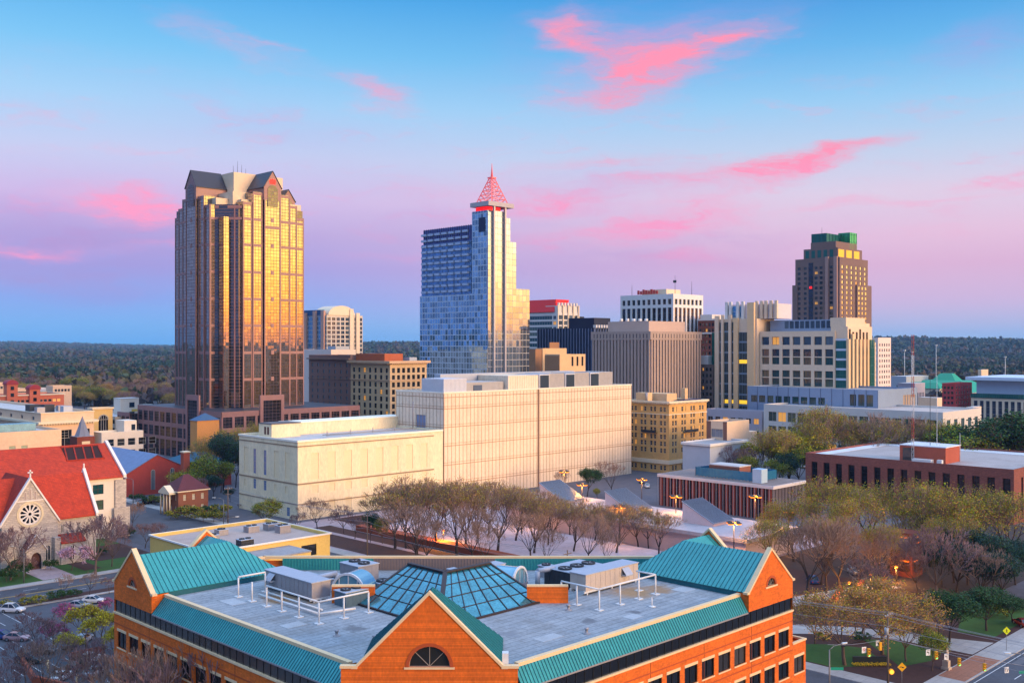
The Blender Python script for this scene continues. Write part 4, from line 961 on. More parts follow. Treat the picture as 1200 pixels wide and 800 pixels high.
# plan: two wide arms (right-facing at Y=416, left-facing at X=237.6) and a stepped re-entrant corner
core = [(240.05, 436.4), (247.95, 428.5), (283, 428.5), (283, 474), (240.05, 474)]
YR, XL = 427.0, 237.6
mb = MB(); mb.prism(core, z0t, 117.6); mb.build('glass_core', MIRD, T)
# R arm bays: (x0,x1,projection,top)
rb_ = [(242.8, 247.6, 0.0, 119), (247.6, 252.6, 0.5, 124), (253.0, 261.6, 1.6, 126), (262.0, 267.4, 0.5, 124), (267.4, 271.6, 0.0, 119.5), (271.6, 275.9, -0.8, 114)]
rb_ = [(a*1.0264, c*1.0264, pj, zz) for a, c, pj, zz in rb_]
for i, (a, c, pj, zz) in enumerate(rb_): tower_bay(a, c, YR-pj, 442, zz)
lb_ = [(436.5, 441.0, 0.0, 117.5), (441.0, 446.2, .5, 122), (446.6, 456.4, 1.6, 126), (456.8, 462, .5, 122), (462, 467, 0, 118), (467, 472, -.8, 114)]
for i, (a, c, pj, zz) in enumerate(lb_): tower_bay(XL-pj, 252, a, c, zz)
tower_bay(241.2, 243.9, 430.2, 436, 111.5, MIR, 'corner_rib')
# granite: vertical piers and horizontal bands, set proud of the glass
gz = [8.0, 21.5, 35.2, 47.7, 60.4, 72.9, 85.5, 98.2, 110.4]
def pier(face, u0, u1, w, z1, z0=8.0):
    mb = MB(); face.box(mb, u0, u1, w-.22, w-.006, z0, z1); mb.build('granite_pier', GRAN, T)
def bands(face, u0, u1, w, zs, h=1.25):
    for z in zs: mb = MB(); face.box(mb, u0, u1, w-.16, w-.005, z, z+h); mb.build('granite_band', GRAN, T)
fR_ = Face(249.2, YR, 0, 34.0)
for i, (a, c, pj, zz) in enumerate(rb_):
    u0, u1 = a-249.2, c-249.2
    pier(fR_, u0, u0+.55, -pj, zz); pier(fR_, u1-.55, u1, -pj, zz)
    if i == 2:
        for z in gz[1:]: mb = MB(); fR_.box(mb, (u0+u1)/2-.8, (u0+u1)/2+.8, -pj-.16, -pj-.005, z-.2, z+1.7); mb.build('granite_square', GRAN, T)
        mb = MB(); fR_.box(mb, u0+.56, u1-.56, -pj-.2, -pj-.005, 107, 108.4); mb.build('granite_band', GRAN, T)
    else: bands(fR_, u0+.56, u1-.56, -pj, [z for z in gz[1:] if z < zz-2]+[zz-1.4])
fL_ = Face(XL, 472, -90, 35.5)
for i, (a, c, pj, zz) in enumerate(lb_):
    u0, u1 = 472-c, 472-a
    pier(fL_, u0, u0+.55, -pj, zz); pier(fL_, u1-.55, u1, -pj, zz)
    if i == 2:
        for z in gz[1:]: mb = MB(); fL_.box(mb, (u0+u1)/2-.8, (u0+u1)/2+.8, -pj-.16, -pj-.005, z-.2, z+1.7); mb.build('granite_square', GRAN, T)
    else: bands(fL_, u0+.56, u1-.56, -pj, [z for z in gz[1:] if z < zz-2]+[zz-1.4])
fS2 = Face(XL, 436.5, 0, 2.4); pier(fS2, 0, .6, 0, 117.5); bands(fS2, .61, 2.38, 0, gz[1:])
fS3 = Face(240.05, 436.4, -45, 12.8); bands(fS3, .1, 1.9, 0, [110.4, 115.8]); bands(fS3, 6.0, 12.7, 0, [110.4, 115.8]); pier(fS3, 9.0, 9.6, 0, 117.2)
# pitched slate gables over the centre bays, cream penthouse between
def slate_gable(face, uc, half, w0, w1, ze, za, r=GRAN):
    g = MB()
    g.poly([face.p(uc-half,w0,ze-6), face.p(uc+half,w0,ze-6), face.p(uc+half,w0,ze), face.p(uc,w0,za), face.p(uc-half,w0,ze)])
    for s in (-1, 1): g.poly([face.p(uc+s*half,w0,ze-6), face.p(uc+s*half,w1,ze-6), face.p(uc+s*half,w1,ze), face.p(uc+s*half,w0,ze)])
    go = g.build('gable', r, T); q = MB()
    for s in (-1, 1): q.slab([face.p(uc+s*(half+.5),w0-.35,ze-.25), face.p(uc+s*(half+.5),w1,ze-.25), face.p(uc,w1,za+.25), face.p(uc,w0-.35,za+.25)], (0,0,.3))
    q.build('slate_roof', SLATE, go)
    gl_ = MB(); n = 10; r_ = half*.6
    pts = [(uc+r_, ze-9), (uc+r_, ze-1.2)]+[(uc+cos(pi*k/n)*r_, ze-1.2+sin(pi*k/n)*r_*.85) for k in range(1, n)]+[(uc-r_, ze-1.2), (uc-r_, ze-9)]
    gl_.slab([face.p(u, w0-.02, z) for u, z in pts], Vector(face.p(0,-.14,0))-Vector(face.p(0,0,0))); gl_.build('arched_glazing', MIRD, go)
    return go
ga = slate_gable(fR_, 14.9, 4.7, -1.75, 15, 126.6, 134.2); slate_gable(fL_, 472-451.5, 5.2, -1.75, 14, 126.6, 134.4)
slate_gable(fR_, 27.3, 3.7, 4, 15, 122.0, 127.4)
em = MB()   # red lit emblem high in the gable
c0 = Vector(fR_.p(14.9, -1.98, 129.4)); 
pts = [(-1.5,-1.2),(1.5,-1.2),(1.7,.2),(1.3,1.3),(.7,.75),(.0,1.5),(-.7,.75),(-1.3,1.3),(-1.7,.2)]
em.slab([fR_.p(14.9+u, -1.8, 129.6+z) for u, z in pts], Vector((0,-.14,0))); em.build('red_emblem', mat('red_lit_sign', (220,30,20), .5, var=0, emit=(255,30,15), estr=.8), ga)
cpz = MB(); cpz.prism([(247.5,433),(266,433),(266,448),(247.5,448)], 117.5, 124.2); cpz.build('cream_terrace', CREAMP, T)
q = MB(); q.prism([(241,437),(249,437),(249,447),(241,447)], 117.6, 121); q.build('cream_terrace', CREAMP, T)
q = MB(); q.prism([(250,429.5),(256,429.5),(256,440),(250,440)], 117.7, 120.4); q.build('cream_terrace', CREAMP, T)
pent(T, 'cream_penthouse', 252, 279, 440, 470, 117, 134.6, CREAMP)
pent(T, 'cream_penthouse', 270, 283, 430, 446, 114, 120.6, CREAMP)
an = MB()
for i in range(4): an.tube((254+i*4, 444+i*3, 134.6), (254+i*4, 444+i*3, 138.4+(i*7) % 4), .12, .05, 5)
an.build('aerials', DARKM, T)
# podium
PGL = gridglass('podium_glass', (60,58,66), 1.9, 1.5, .1, (110,84,88), .06, .7, .015)
mb = MB(); mb.box(226, 300, 405, 486, 0, 22.2); mb.build('podium', PGL, T)
fp, fq = Face(226, 486, -90, 81), Face(226, 405, 0, 74)
for f in (fp, fq):
    mb = MB()
    for z0, z1 in ((20.3, 22.7), (13.6, 15.6), (7.6, 9.0)): f.box(mb, 0, f.W, -.2, -.005, z0, z1)
    n = int(f.W/5.6)
    for i in range(n+1): u = f.W*i/n; f.box(mb, max(0,u-.6), min(f.W,u+.6), -.26, -.005, 0, 22.6)
    mb.build('podium_frame', GRAN, T)
mb = MB(); mb.box(226.3, 299.7, 405.3, 485.7, 22.21, 22.6); mb.build('podium_roof', SLATE, T)
for f, uc, hw in ((fq, 24.8, 6.2), (fp, 56.5, 6.2)):
    mb = MB(); f.box(mb, uc-hw, uc-hw+1.6, -1, -.3, 0, 27); f.box(mb, uc+hw-1.6, uc+hw, -1, -.3, 0, 27); f.box(mb, uc-hw, uc+hw, -1.01, -.3, 27.005, 29.4); o = mb.build('portal', GRAN, T)
    mb = MB(); f.box(mb, uc-hw+1.61, uc+hw-1.61, -.6, 2, 0, 27); mb.build('portal_glass', PGL, o)
# lower wing at the far left of the podium
mb = MB(); mb.box(222, 238, 486.2, 500, 0, 18.5); mb.build('podium_wing', PGL, T); f = Face(222, 500, -90, 13.8); mb = MB()
for z0, z1 in ((17, 18.9), (11.6, 13), (5.5,7)): f.box(mb, 0, f.W, -.2, -.005, z0, z1)
for i in range(4): u = f.W*i/3; f.box(mb, max(0,u-.5), min(f.W,u+.5), -.25, -.005, 0, 18.8)
mb.build('podium_frame', GRAN, T)
# ------------------------------------------------------------------ blue glass tower with a lattice spire
X0, X1, Y0, Y1 = plan(571, 492, 604, 600)
P = bld('spire_tower', 'blue glass tower with balconies and a red-lit lattice spire, tallest building of the skyline', X0, X1, Y0, Y1, cat='skyscraper')
BLG = gridglass('blue_curtain_glass', (140,178,206), 2.4, 3.4, .36, (186,200,216), .04, .85, .03, lwz=.5, pv=(.45,1.15))
BLU = gridglass('blue_residential_glass', (100,146,194), 1.75, 3.55, .16, (110,140,178), .05, .8, .02, lwz=.5, pv=(.5,1.1))
SILV = gridglass('silver_curtain_glass', (186,186,196), 3.1, 3.55, .22, (150,140,140), .06, .92, .01, lwz=.24)
SILVB = gridglass('silver_green_glass', (168,176,180), 3.1, 3.9, .25, (176,172,170), .06, .85, .014, lwz=.4)
zL = Zat(261, 600); zmid = Zat(343, 600); zr2 = Zat(273, 600); ztop = Zat(246, 600); zcap = Zat(240, 600)
dY = Y1-Y0; dX = X1-X0
mb = MB(); mb.box(X0, X1-6, Y0, Y1, 0, zmid); mb.build('office_glass', BLG, P)
mb = MB(); mb.box(X0+.8, X1-6, Y0+14.5, Y1-.8, zmid+.003, zL-9); mb.build('apartment_glass', BLU, P)
mb = MB(); mb.box(X0+.4, X1-6.2, Y0+13.5, Y1-3, zL-8.99, zL); mb.build('crown_screen', mat('violet_blue_screen', (84,92,150), .3, metal=.5, var=.12, scale=.3), P)
f = Face(X0+.4, Y1-3, -90, dY-16.5); mb = MB()
for i in range(22): u = f.W*(i+.5)/22; f.box(mb, u-.16, u+.16, -.3, -.006, zL-8.6, zL+.3)
mb.build('screen_fins', mat('dark_blue_fin', (50,56,100), .5, var=.1), P)
mb = MB(); mb.box(X0+.2, X0+15, Y0+.2, Y0+13.4, zmid+.004, ztop); mb.build('shaft_glass', BLG, P)
# right-hand face: three silver strips of different heights between two concrete fins
tr_ = lambda px: (lambda t: Y0*(1+t)/(1-t))((px-600)/F)
xa, xb, xc_, xd, xe = tr_(571), tr_(577), tr_(590), tr_(597), tr_(604)
for a, c, z1, m in ((xa, xb, ztop-1, SILV), (xb, xc_, ztop, SILV), (xc_, xd, ztop-3.5, SILV), (xd, xe, zr2-4, SILV)):
    mb = MB(); mb.box(a+.02, c-.02, Y0-.7, Y0-.02, zmid-22, z1); mb.build('silver_glass', m, P)
    mb = MB(); mb.box(a+.02, c-.02, Y0-.7, Y0-.02, 0, zmid-22.01); mb.build('lower_glass', SILVB, P)
mb = MB(); mb.box(X0+15.1, xe-.2, Y0+.01, Y0+20, zmid, zr2-4.2); mb.build('shaft_core', SILV, P)
FIN = mat('pale_concrete_fin', (206,190,180), .7, var=.08)
for x in (xb, xc_): mb = MB(); mb.box(x-.55, x+.55, Y0-2.0, Y0-.71, 0, zcap); mb.build('concrete_fin', FIN, P)
# low right wing
xw = tr_(620); mb = MB(); mb.box(xe+.01, xw, Y0-.4, Y0+30, zmid-22, Zat(337, 604)); mb.build('right_wing_glass', SILV, P); mb = MB(); mb.box(xe+.01, xw, Y0-.4, Y0+30, 0, zmid-22.01); mb.build('right_wing_glass', SILVB, P)
# balconies, one part each
bm_ = MB(); bm_.box(0, 4.6, -1.5, 0, 0, .28); bm_.box(0, 4.6, -1.55, -1.45, .285, 1.35, 1); bm_.box(0, .1, -1.44, 0, .285, 1.3, 1); bm_.box(4.5, 4.6, -1.44, 0, .285, 1.3, 1)
bme = bm_.mesh('balcony', [mat('white_balcony_slab', (196,204,220), .6, var=.06), mat('pale_balcony_rail', (170,186,212), .35, metal=.2, var=.1)])
f = Face(X0+.8, Y1-.8, -90, dY-15.3)
for i in range(7):
    for j in range(11):
        inst('balcony', bme, P, f.p(1.2+i*(f.W-1.5)/7, -.01, zmid+1.5+j*3.55), f.a, (f.W/7*.72/4.6, 1, 1))
# crown: concrete ring, red-lit drum, lattice spire
mb = MB(); mb.box(X0+2, X0+12.8, Y0+2, Y0+12, ztop+.004, zcap-.5); mb.build('red_lit_drum', mat('red_lit_panel', (210,30,30), .5, var=.1, emit=(255,20,20), estr=.9), P)
mb = MB(); mb.box(X0-1.2, xd+1.5, Y0-2.4, Y0+13.5, zcap-.49, zcap+2.1); mb.build('crown_ring', mat('grey_crown_concrete', (176,168,170), .7, var=.08), P)
q = MB(); f = Face(X0+.2, Y0+13.4, -90, 13.2); f.box(q, 6, 11.6, -.2, -.006, ztop-12.5, ztop-4); q.build('dark_plant_opening', mat('deep_blue_opening', (18,30,70), .4, var=.1), P)
cx, cy = (X0+xd)/2, Y0+5.6; hb = 6.6; zs, zt_ = zcap+2.1, Zat(208, 606); SP = mat('red_lit_lattice', (214,120,120), .5, var=.1, emit=(255,60,60), estr=.22)
lt = MB(); nlev = 6
def ringp(k, s): r = hb*(1-.82*k/nlev); return [(cx+i*r, cy+j*r, zs+(zt_-zs)*k/nlev) for i, j in ((-1,-1),(1,-1),(1,1),(-1,1))]
for k in range(nlev):
    A, B = ringp(k, 0), ringp(k+1, 0)
    for i in range(4):
        j = (i+1) % 4; lt.bar(A[i], B[i], .55, .55); lt.bar(B[i], B[j], .3, .3)
        ma = [(A[i][q]+A[j][q])/2 for q in range(3)]; lt.bar(ma, B[i], .3, .3); lt.bar(ma, B[j], .3, .3)
lt.build('lattice_spire', SP, P)
q = MB(); q.box(cx-1.9, cx+1.9, cy-1.9, cy+1.9, zt_, zt_+.8); q.tube((cx,cy,zt_+.8), (cx,cy,Zat(190, 606)), .75, .12, 6); q.build('mast', SP, P)
# ================================================================== skyline behind, left to centre
def gridded(name, label, X0, X1, Y0, Y1, zt, m, L_=None, R_=None, depth=.3, roof=ROOFG, par=.9, cat='building', cap=100, group=None, z0=0, wname='window'):
    """L_/R_ = lists of (ops, glass, frame, nu, nz, lit probability)"""
    b = bld(name, label, X0, X1, Y0, Y1, group, cat)
    oL = [o for g_ in (L_ or []) for o in g_[0]]; oR = [o for g_ in (R_ or []) for o in g_[0]]
    fl, fr = shell(b, X0, X1, Y0, Y1, z0, zt, m, oL, oR, depth, roof, par)
    w_ = Wins(b, wname)
    for f, gs in ((fl, L_ or []), (fr, R_ or [])):
        for ops, gl_, fm, nu, nz, lp in gs: w_.add(f, ops, gl_, fm, nu, nz, .1, depth, LITW, lp)
    w_.done(cap)
    return b, fl, fr
# apartment block with an arched top
X0, X1, Y0, Y1 = plan(383, 350, 425, 760); zt = Zat(369, 760)
CRM = mat('warm_cream_render', (206,192,176), .85, var=.1, scale=.1)
dW, dD = X1-X0, Y1-Y0
b, fl, fr = gridded('arched_apartment_block', 'apartment block with a round-arched cream top and blue glass side behind the granite tower', X0, X1, Y0, Y1, zt, CRM,
    [],
    [(grid(0, dW, 8, dW/8*.74, [zt-4.2-3.3*i for i in range(13)], 2.5), BLUEGL, WFRAME, 2, 1, .03)])
q = MB(); fl.box(q, .05, dD-.05, -.3, -.01, 0, zt-.5); q.build('blue_glass_wall', gridglass('apartment_blue_glass', (96,140,170), 3.2, 3.3, .3, (150,160,170), .08, .7, .02, lwz=.7), b)
n = 14; ac, ar_ = X0+dW*.40, dW*.37; mb = MB()
ring = [(ac+cos(pi*k/n)*ar_, zt+sin(pi*k/n)*7.2) for k in range(n+1)]
mb.slab([(x, Y0-.6, z) for x, z in ring], (0, dD*.5, 0)); mb.build('arched_roof', mat('pale_warm_render', (232,208,176), .8, var=.06), b)
mb = MB(); mb.box(X0-.4, X0+dW*.2, Y0+dD*.2, Y1, zt, zt+4); mb.build('blue_metal_roof', mat('deep_blue_metal', (30,84,130), .4, metal=.3, var=.1), b)
for u in (.28, .62, .9):
    mb = MB(); fl.box(mb, dD*u-2, dD*u+2, -1.6, -.01, 0, zt+3.2 if u > .5 else zt+2); mb.build('balcony_stack', mat('pink_brown_render', (196,150,130), .8, var=.12), b)
for u in (.66, .84): mb = MB(); fr.box(mb, dW*u-1.6, dW*u+1.6, -1.4, -.01, 0, zt+5 if u < .7 else zt+2); mb.build('balcony_stack', mat('pale_warm_render', (232,208,176), .8), b)
# white slab behind the brown brick block
X0, X1, Y0, Y1 = plan(388, 340, 417, 600)
b, fl, fr = gridded('white_block', 'plain pale block with a flat roof seen over the brown brick building', X0, X1, Y0, Y1, Zat(409.5, 600), mat('pale_pink_render', (224,206,194), .85, var=.08))
pent(b, 'roof_house', X0+6, X0+16, Y0+4, Y0+12, Zat(409.5,600)-.9, Zat(409.5,600)+2, GALVT)
# tan office with a heavy cornice and brown brick neighbour
X0, X1, Y0, Y1 = plan(457, 411, 500, 520); zt = Zat(425, 520)
TAN = mat('tan_stone', (216,182,138), .85, var=.12, scale=.15, streak=.4); dW, dD = X1-X0, Y1-Y0
zs = [zt-5.2-3.65*i for i in range(11)]; CH2 = mat('terracotta_cornice', (214,176,138), .8, var=.1)
b, fl, fr = gridded('tan_stone_office', 'tan stone office with a projecting pink cornice and paired dark windows', X0, X1, Y0, Y1, zt, TAN,
    [(grid(.6, dD-.4, 7, 1.9, zs, 2.5), DKGLASS, DKFRAME, 1, 2, .04)], [(grid(.6, dW-.6, 7, 1.9, zs, 2.5), DKGLASS, DKFRAME, 1, 2, .03)])
cornice(b, X0, X1, Y0, Y1, zt-.3, zt+.9, 1.5, CH2, dent=1.3); cornice(b, X0, X1, Y0, Y1, zt-9.2, zt-8.6, .4, CH2, 'string_course')
RB_ = mat('red_brick', (164,78,58), .85, var=.16, scale=.3)
pent(b, 'brick_lift_house', X0+2, X0+14, Y0+7, Y1-2, zt-.9, zt+4.5, mat('orange_brown_brick', (176,92,56), .85, var=.15)); pent(b, 'roof_hut', X0+16, X0+21, Y0+4, Y0+9, zt-.9, zt+2.6, GALVT)
bx1, by0 = X1-4, Y1+.2; by1 = X0*(1-(362-600)/F)/(1+(362-600)/F); zt2 = zt+3.6; BRN = mat('brown_brick', (138,104,94), .85, var=.14, scale=.2)
BLIND = mat('pale_blind_glass', (120,128,140), .25, var=.3, scale=.3)
b, fl, fr = gridded('brown_brick_office', 'tall brown brick office with rows of small pale-blinded windows left of the tan office', X0, bx1, by0, by1, zt2, BRN,
    [(grid(.8, by1-by0-.6, 7, 1.5, [zt2-6.4-3.5*i for i in range(11)], 1.9), BLIND, DKFRAME, 1, 2, .02)], [])
cornice(b, X0, bx1, by0+1.2, by1, zt2-2.4, zt2-1.7, 1.0, mat('brown_stone_cornice', (150,116,98), .85, var=.1)); cornice(b, X0, bx1, by0+.4, by1, zt2-13, zt2-12.6, .25, mat('brown_stone_cornice', (150,116,98)), 'string_course')
# office with a red roof band, right of the spire tower
X0, X1, Y0, Y1 = plan(653, 606, 678, 740); zt = Zat(366, 740); dW, dD = X1-X0, Y1-Y0
WHT = mat('white_concrete', (214,206,200), .8, var=.08, scale=.1)
zs = [zt-5-4.0*i for i in range(12)]
b, fl, fr = gridded('red_roofed_office', 'white and glass office with a bright red roof band just right of the spire tower', X0, X1, Y0, Y1, zt, WHT,
    [([(.4, dD-5, z, z+2.7) for z in zs], TEALGL, WFRAME, 14, 1, 0), (grid(dD-4.6, dD-.5, 1, 3, zs, 2.6), BLUEGL, WFRAME, 2, 1, .1)], [(grid(.6, dW-.6, 4, dW/4*.7, zs, 3.1), BLUEGL, WFRAME, 2, 1, .1)])
mb = MB(); mb.slab([(X0-.8, Y0+3, zt+.4), (X0-.8, Y1, zt+.4), (X0+2.2, Y1, zt+9.6), (X0+2.2, Y0+3, zt+9.6)], (14, 0, 0)); mb.build('red_roof_band', mat('red_roof_panel', (226,24,22), .5, var=.06), b)
mb = MB(); f = Face(X0, Y0, 0, dW)
for i in range(5): u = .4+(dW-.8)*i/4; f.box(mb, u-.45, u+.45, -.8, -.01, 0, zt+5.5)
mb.build('pilasters', mat('pale_warm_render', (232,208,176), .8), b)
mb = MB(); mb.box(X0+.5, X1-.3, Y0+.5, Y0+12, zt, zt+5); mb.build('attic', WHT, b); mb = MB()
for i in range(7): x = X0+2+i*(dW-4)/6; mb.box(x-.7, x+.7, Y0-.3, Y0+1, zt+5.01, zt+7.2)
mb.build('roof_piers', WHT, b)
mb = MB(); mb.tube((X0+3, Y0+8, zt+5), (X0+3, Y0+8, zt+19), .16, .05, 5); mb.build('mast', WHITEP, b)
X2 = X1+.3; X3 = Y0*(1+(687-600)/F)/(1-(687-600)/F)
mb = MB(); mb.box(X2, X3-3, Y0+5, Y0+30, 0, zt-4); mb.build('right_wing', mat('grey_brown_concrete', (150,134,126), .8, var=.1), b); mb = MB(); mb.box(X2+.2, X3, Y0+2, Y0+30, zt-3.99, zt-2.4); mb.build('wing_roof', DARKM, b)
# dark blue office with thin pale fins
X0, X1, Y0, Y1 = plan(697, 630, 722, 620); zt = Zat(384, 620)
DKB = mat('dark_blue_cladding', (16,34,66), .3, metal=.2, var=.15, scale=.2); b = bld('dark_blue_office', 'dark navy office with thin pale vertical fins behind the small tan building', X0, X1, Y0, Y1)
shell(b, X0, X1, Y0, Y1, 0, zt, DKB, par=.6)
mb = MB(); fl = Face(X0, Y1, -90, Y1-Y0); fr = Face(X0, Y0, 0, X1-X0)
for f in (fl, fr):
    n = int(f.W/2.3)
    for i in range(n+1): u = f.W*i/n; f.box(mb, max(0,u-.16), min(f.W,u+.16), -.5, -.01, 0, zt-.3)
mb.build('fins', mat('pale_blue_fin', (120,130,160), .5, var=.08), b)
mb = MB(); mb.box(X0+3, X1-2, Y0+3, Y0+(Y1-Y0)*.5, zt, Zat(373, 640)); mb.build('upper_block', mat('navy_block', (14,26,58), .35, var=.1), b)
mb = MB()
for i in range(9): x = X0+.4+i*(X1-X0-.8)/8; mb.box(x-.5, x+.5, Y0-1.2, Y0+1.2, zt+.01, zt+1.8)
mb.build('roof_piers', WHT, b)
# small tan stepped building
X0, X1, Y0, Y1 = plan(636, 628, 664, 480)
TANP = mat('tan_plaster', (214,176,132), .85, var=.12, scale=.2); BRP = mat('brown_plaster', (156,112,78), .85, var=.12, scale=.2)
b = bld('stepped_tan_building', 'small stepped tan building with three arched windows over the panelled building roof', X0, X1, Y0, Y1)
shell(b, X0, X1, Y0, Y1, 0, Zat(408, 480), TANP, par=.4); pent(b, 'brown_side', X0-4.5, X0-.02, Y0+.5, Y1, 0, Zat(409, 480), BRP); pent(b, 'lift_house', X0+8, X1-2, Y0+3, Y1-1, Zat(408,480)-.4, Zat(406, 480)+2, BRP)
x0, x1, y0, y1 = plan(656, 639, 686, 455); f_ops = [(x1-x0-9.5+3.4*i, x1-x0-8.2+3.4*i, Zat(429, 455), Zat(418, 455)) for i in range(3)]
fl, fr = shell(b, x0, x1, y0, y0+9, 0, Zat(415, 455), TANP, [], f_ops, .3, ROOFG, .5, 'front_block'); w_ = Wins(b); w_.add(fr, f_ops, DKGLASS, DKFRAME, 1, 3, .1, .3, arch=False); w_.done()
mb = MB(); fl.box(mb, 0, fl.W-.1, -.2, -.01, 0, Zat(416.5, 455)); mb.build('brown_side', BRP, b)
# beige office with close vertical piers
X0, X1, Y0, Y1 = plan(762, 695, 820, 500); zt = Zat(388, 500); STN = mat('beige_pier_stone', (168,146,134), .85, var=.1, scale=.12, streak=.5)
b = bld('piered_beige_office', 'beige office of close vertical piers and dark slots with a blind penthouse', X0, X1, Y0, Y1)
shell(b, X0, X1, Y0, Y1, 0, zt-4.2, mat('dark_slot', (44,40,48), .5, var=.15, scale=.3), par=0); mb = MB()
fl = Face(X0, Y1, -90, Y1-Y0); fr = Face(X0, Y0, 0, X1-X0)
for f, n in ((fl, 17), (fr, 17)):
    for i in range(n+1):
        u = .35+(f.W-.7)*i/n; mb = MB(); f.box(mb, max(0,u-f.W/n*.31), min(f.W,u+f.W/n*.31), -.75, -.01, 0, zt-4.21); mb.build('pier', STN, b)
mb = MB(); mb.box(X0-.8, X1+.8, Y0-.8, Y1+.8, zt-4.2, zt); mb.build('frieze', STN, b)
for f, n in ((fl, 17), (fr, 17)):
    for i in range(n): u = .35+(f.W-.7)*(i+.5)/n; mb = MB(); f.box(mb, u-.22, u+.22, -.86, -.81, zt-3.3, zt-1.2); mb.build('frieze_slot', mat('dark_slot', (44,40,48)), b)
q = Zat(376, 505); pent(b, 'penthouse', X0+3.5, X1-8, Y0+3.5, Y1-7, zt, q, mat('pinkish_precast', (190,164,150), .85, var=.08)); 
mb = MB()
for i in range(5): mb.tube((X0+8+i*2.6, Y1-12-i*2, q), (X0+8+i*2.6, Y1-12-i*2, q+1.6), .9, .9, 8)
mb.build('roof_vents', WHITEP, b)
# white gridded office behind it
X0, X1, Y0, Y1 = plan(789, 727, 824, 640); zt = Zat(344, 640); dW, dD = X1-X0, Y1-Y0; WG = mat('white_grid_concrete', (222,216,212), .75, var=.06)
BRGL = gridglass('warm_strip_glass', (120,90,70), 2.2, 3.4, .1, (60,50,50), .08, .8, .03, lwz=.9)
b, fl, fr = gridded('white_grid_office', 'white office tower of slim piers with a row of square windows under its roof', X0, X1, Y0, Y1, zt, WG,
    [(grid(.8, dD-.8, 10, dD/10*.58, [zt-6.6], 3.4), DKGLASS, DKFRAME, 1, 1, .0), (grid(.8, dD-.8, 10, dD/10*.66, [2], zt-10.6), gridglass('dark_strip_glass', (60,64,80), 2.2, 3.4, .1, (36,36,44), .06, .7, .03, lwz=.9), DKFRAME, 1, 1, 0)],
    [(grid(.8, dW-.8, 7, dW/7*.58, [zt-6.6], 3.4), DKGLASS, DKFRAME, 1, 1, .0), (grid(.8, dW-.8, 7, dW/7*.62, [2], zt-10.6), BRGL, DKFRAME, 1, 1, 0)], depth=.7)
pent(b, 'roof_house', X0+5, X0+20, Y0+9, Y1-14, zt-.9, zt+3.4, mat('pale_warm_render', (232,208,176), .8)); mb = MB()
for i in range(8): mb.box(X0+3, X0+3.4, Y0+14.4+i*2.1, Y0+16+i*2.1, zt+.5, zt+2.6+(i % 3)*.5)
mb.build('red_roof_sign', mat('red_sign', (190,60,50), .5, var=.1), b); 
for x, y, h in ((X0+6, Y0+3, 12), (X1-7, Y0+4, 9), (X0+2, Y1-8, 7)):
    mb = MB(); mb.tube((x,y,zt-.8), (x,y,zt+h), .18, .08, 5)
    if h == 12: mb.bar((x, y-1, zt+8), (x, y+1.4, zt+8), .2, 1.6)
    mb.build('aerial', DARKM, b)
# brown pair between the white grid office and the court building
X0, X1, Y0, Y1 = plan(838, 818, 862, 640); dD = Y1-Y0; zt = Zat(375, 640)
b, fl, fr = gridded('red_brown_office', 'narrow red-brown brick office with a white roof edge seen between two larger buildings', X0, X1, Y0, Y1, zt, mat('red_brown_brick', (128,66,50), .85, var=.14), [(grid(.5, dD-.5, 5, 1.5, [zt-3.8-3.6*i for i in range(12)], 2.1), DKGLASS, DKFRAME, 1, 1, .05)], [])
cornice(b, X0, X1, Y0, Y1, zt-.2, zt+.9, .4, WHT, 'roof_edge'); cornice(b, X0, X1, Y0, Y1, zt-8.6, zt-7.6, .3, WHT, 'string_course'); pent(b, 'roof_house', X0+1, X1-8, Y0+3, Y1-1, zt, zt+3.6, WHT)
X0, X1, Y0, Y1 = plan(836, 812, 850, 530); dD = Y1-Y0; zt = Zat(427, 530)
b, fl, fr = gridded('grey_brown_block', 'grey-brown brick block with small windows low between the beige office and court building', X0, X1, Y0, Y1, zt, mat('grey_brown_brick', (112,94,88), .85, var=.14), [(grid(.5, dD-.5, 5, 1.1, [zt-3.4-3.2*i for i in range(9)], 1.7), DKGLASS, DKFRAME, 1, 1, .03)], [])
pent(b, 'roof_house', X0+1, X0+9, Y0+4, Y1-3, zt-.9, zt+4.5, WHT)
# yellow brick hotel
X0, X1, Y0, Y1 = plan(784, 736, 828, 413); zt = Zat(471.5, 413); dW, dD = X1-X0, Y1-Y0; YB = mat('yellow_brick', (204,160,98), .85, var=.2, scale=.3)
zs = [zt-3.9-2.78*i for i in range(7)]+[1.2]
def pairs(u0, u1, n, w, gap, zs, h):
    p = (u1-u0)/n
    return [(u0+p*(i+.5)+s*gap/2-(w if s < 0 else 0), u0+p*(i+.5)+s*gap/2+(0 if s < 0 else w), z, z+h) for z in zs for i in range(n) for s in (-1, 1)]
b, fl, fr = gridded('yellow_brick_hotel', 'yellow brick block with paired sash windows, white bands and dark balconies', X0, X1, Y0, Y1, zt, YB,
    [(pairs(.6, dD-.6, 4, 1.15, .7, zs, 1.95), DKGLASS, WFRAME, 1, 2, .08)], [(pairs(.6, dW-.6, 4, 1.15, .8, zs, 1.95), DKGLASS, WFRAME, 1, 2, .1)], cap=128)
PW = mat('pale_stone_band', (224,206,176), .8, var=.08)
cornice(b, X0, X1, Y0, Y1, zt-.35, zt+.35, .8, PW, dent=.9); cornice(b, X0, X1, Y0, Y1, zt-5.1, zt-4.75, .2, PW, 'string_course'); cornice(b, X0, X1, Y0, Y1, 3.8, 5.4, .35, PW, 'string_course')
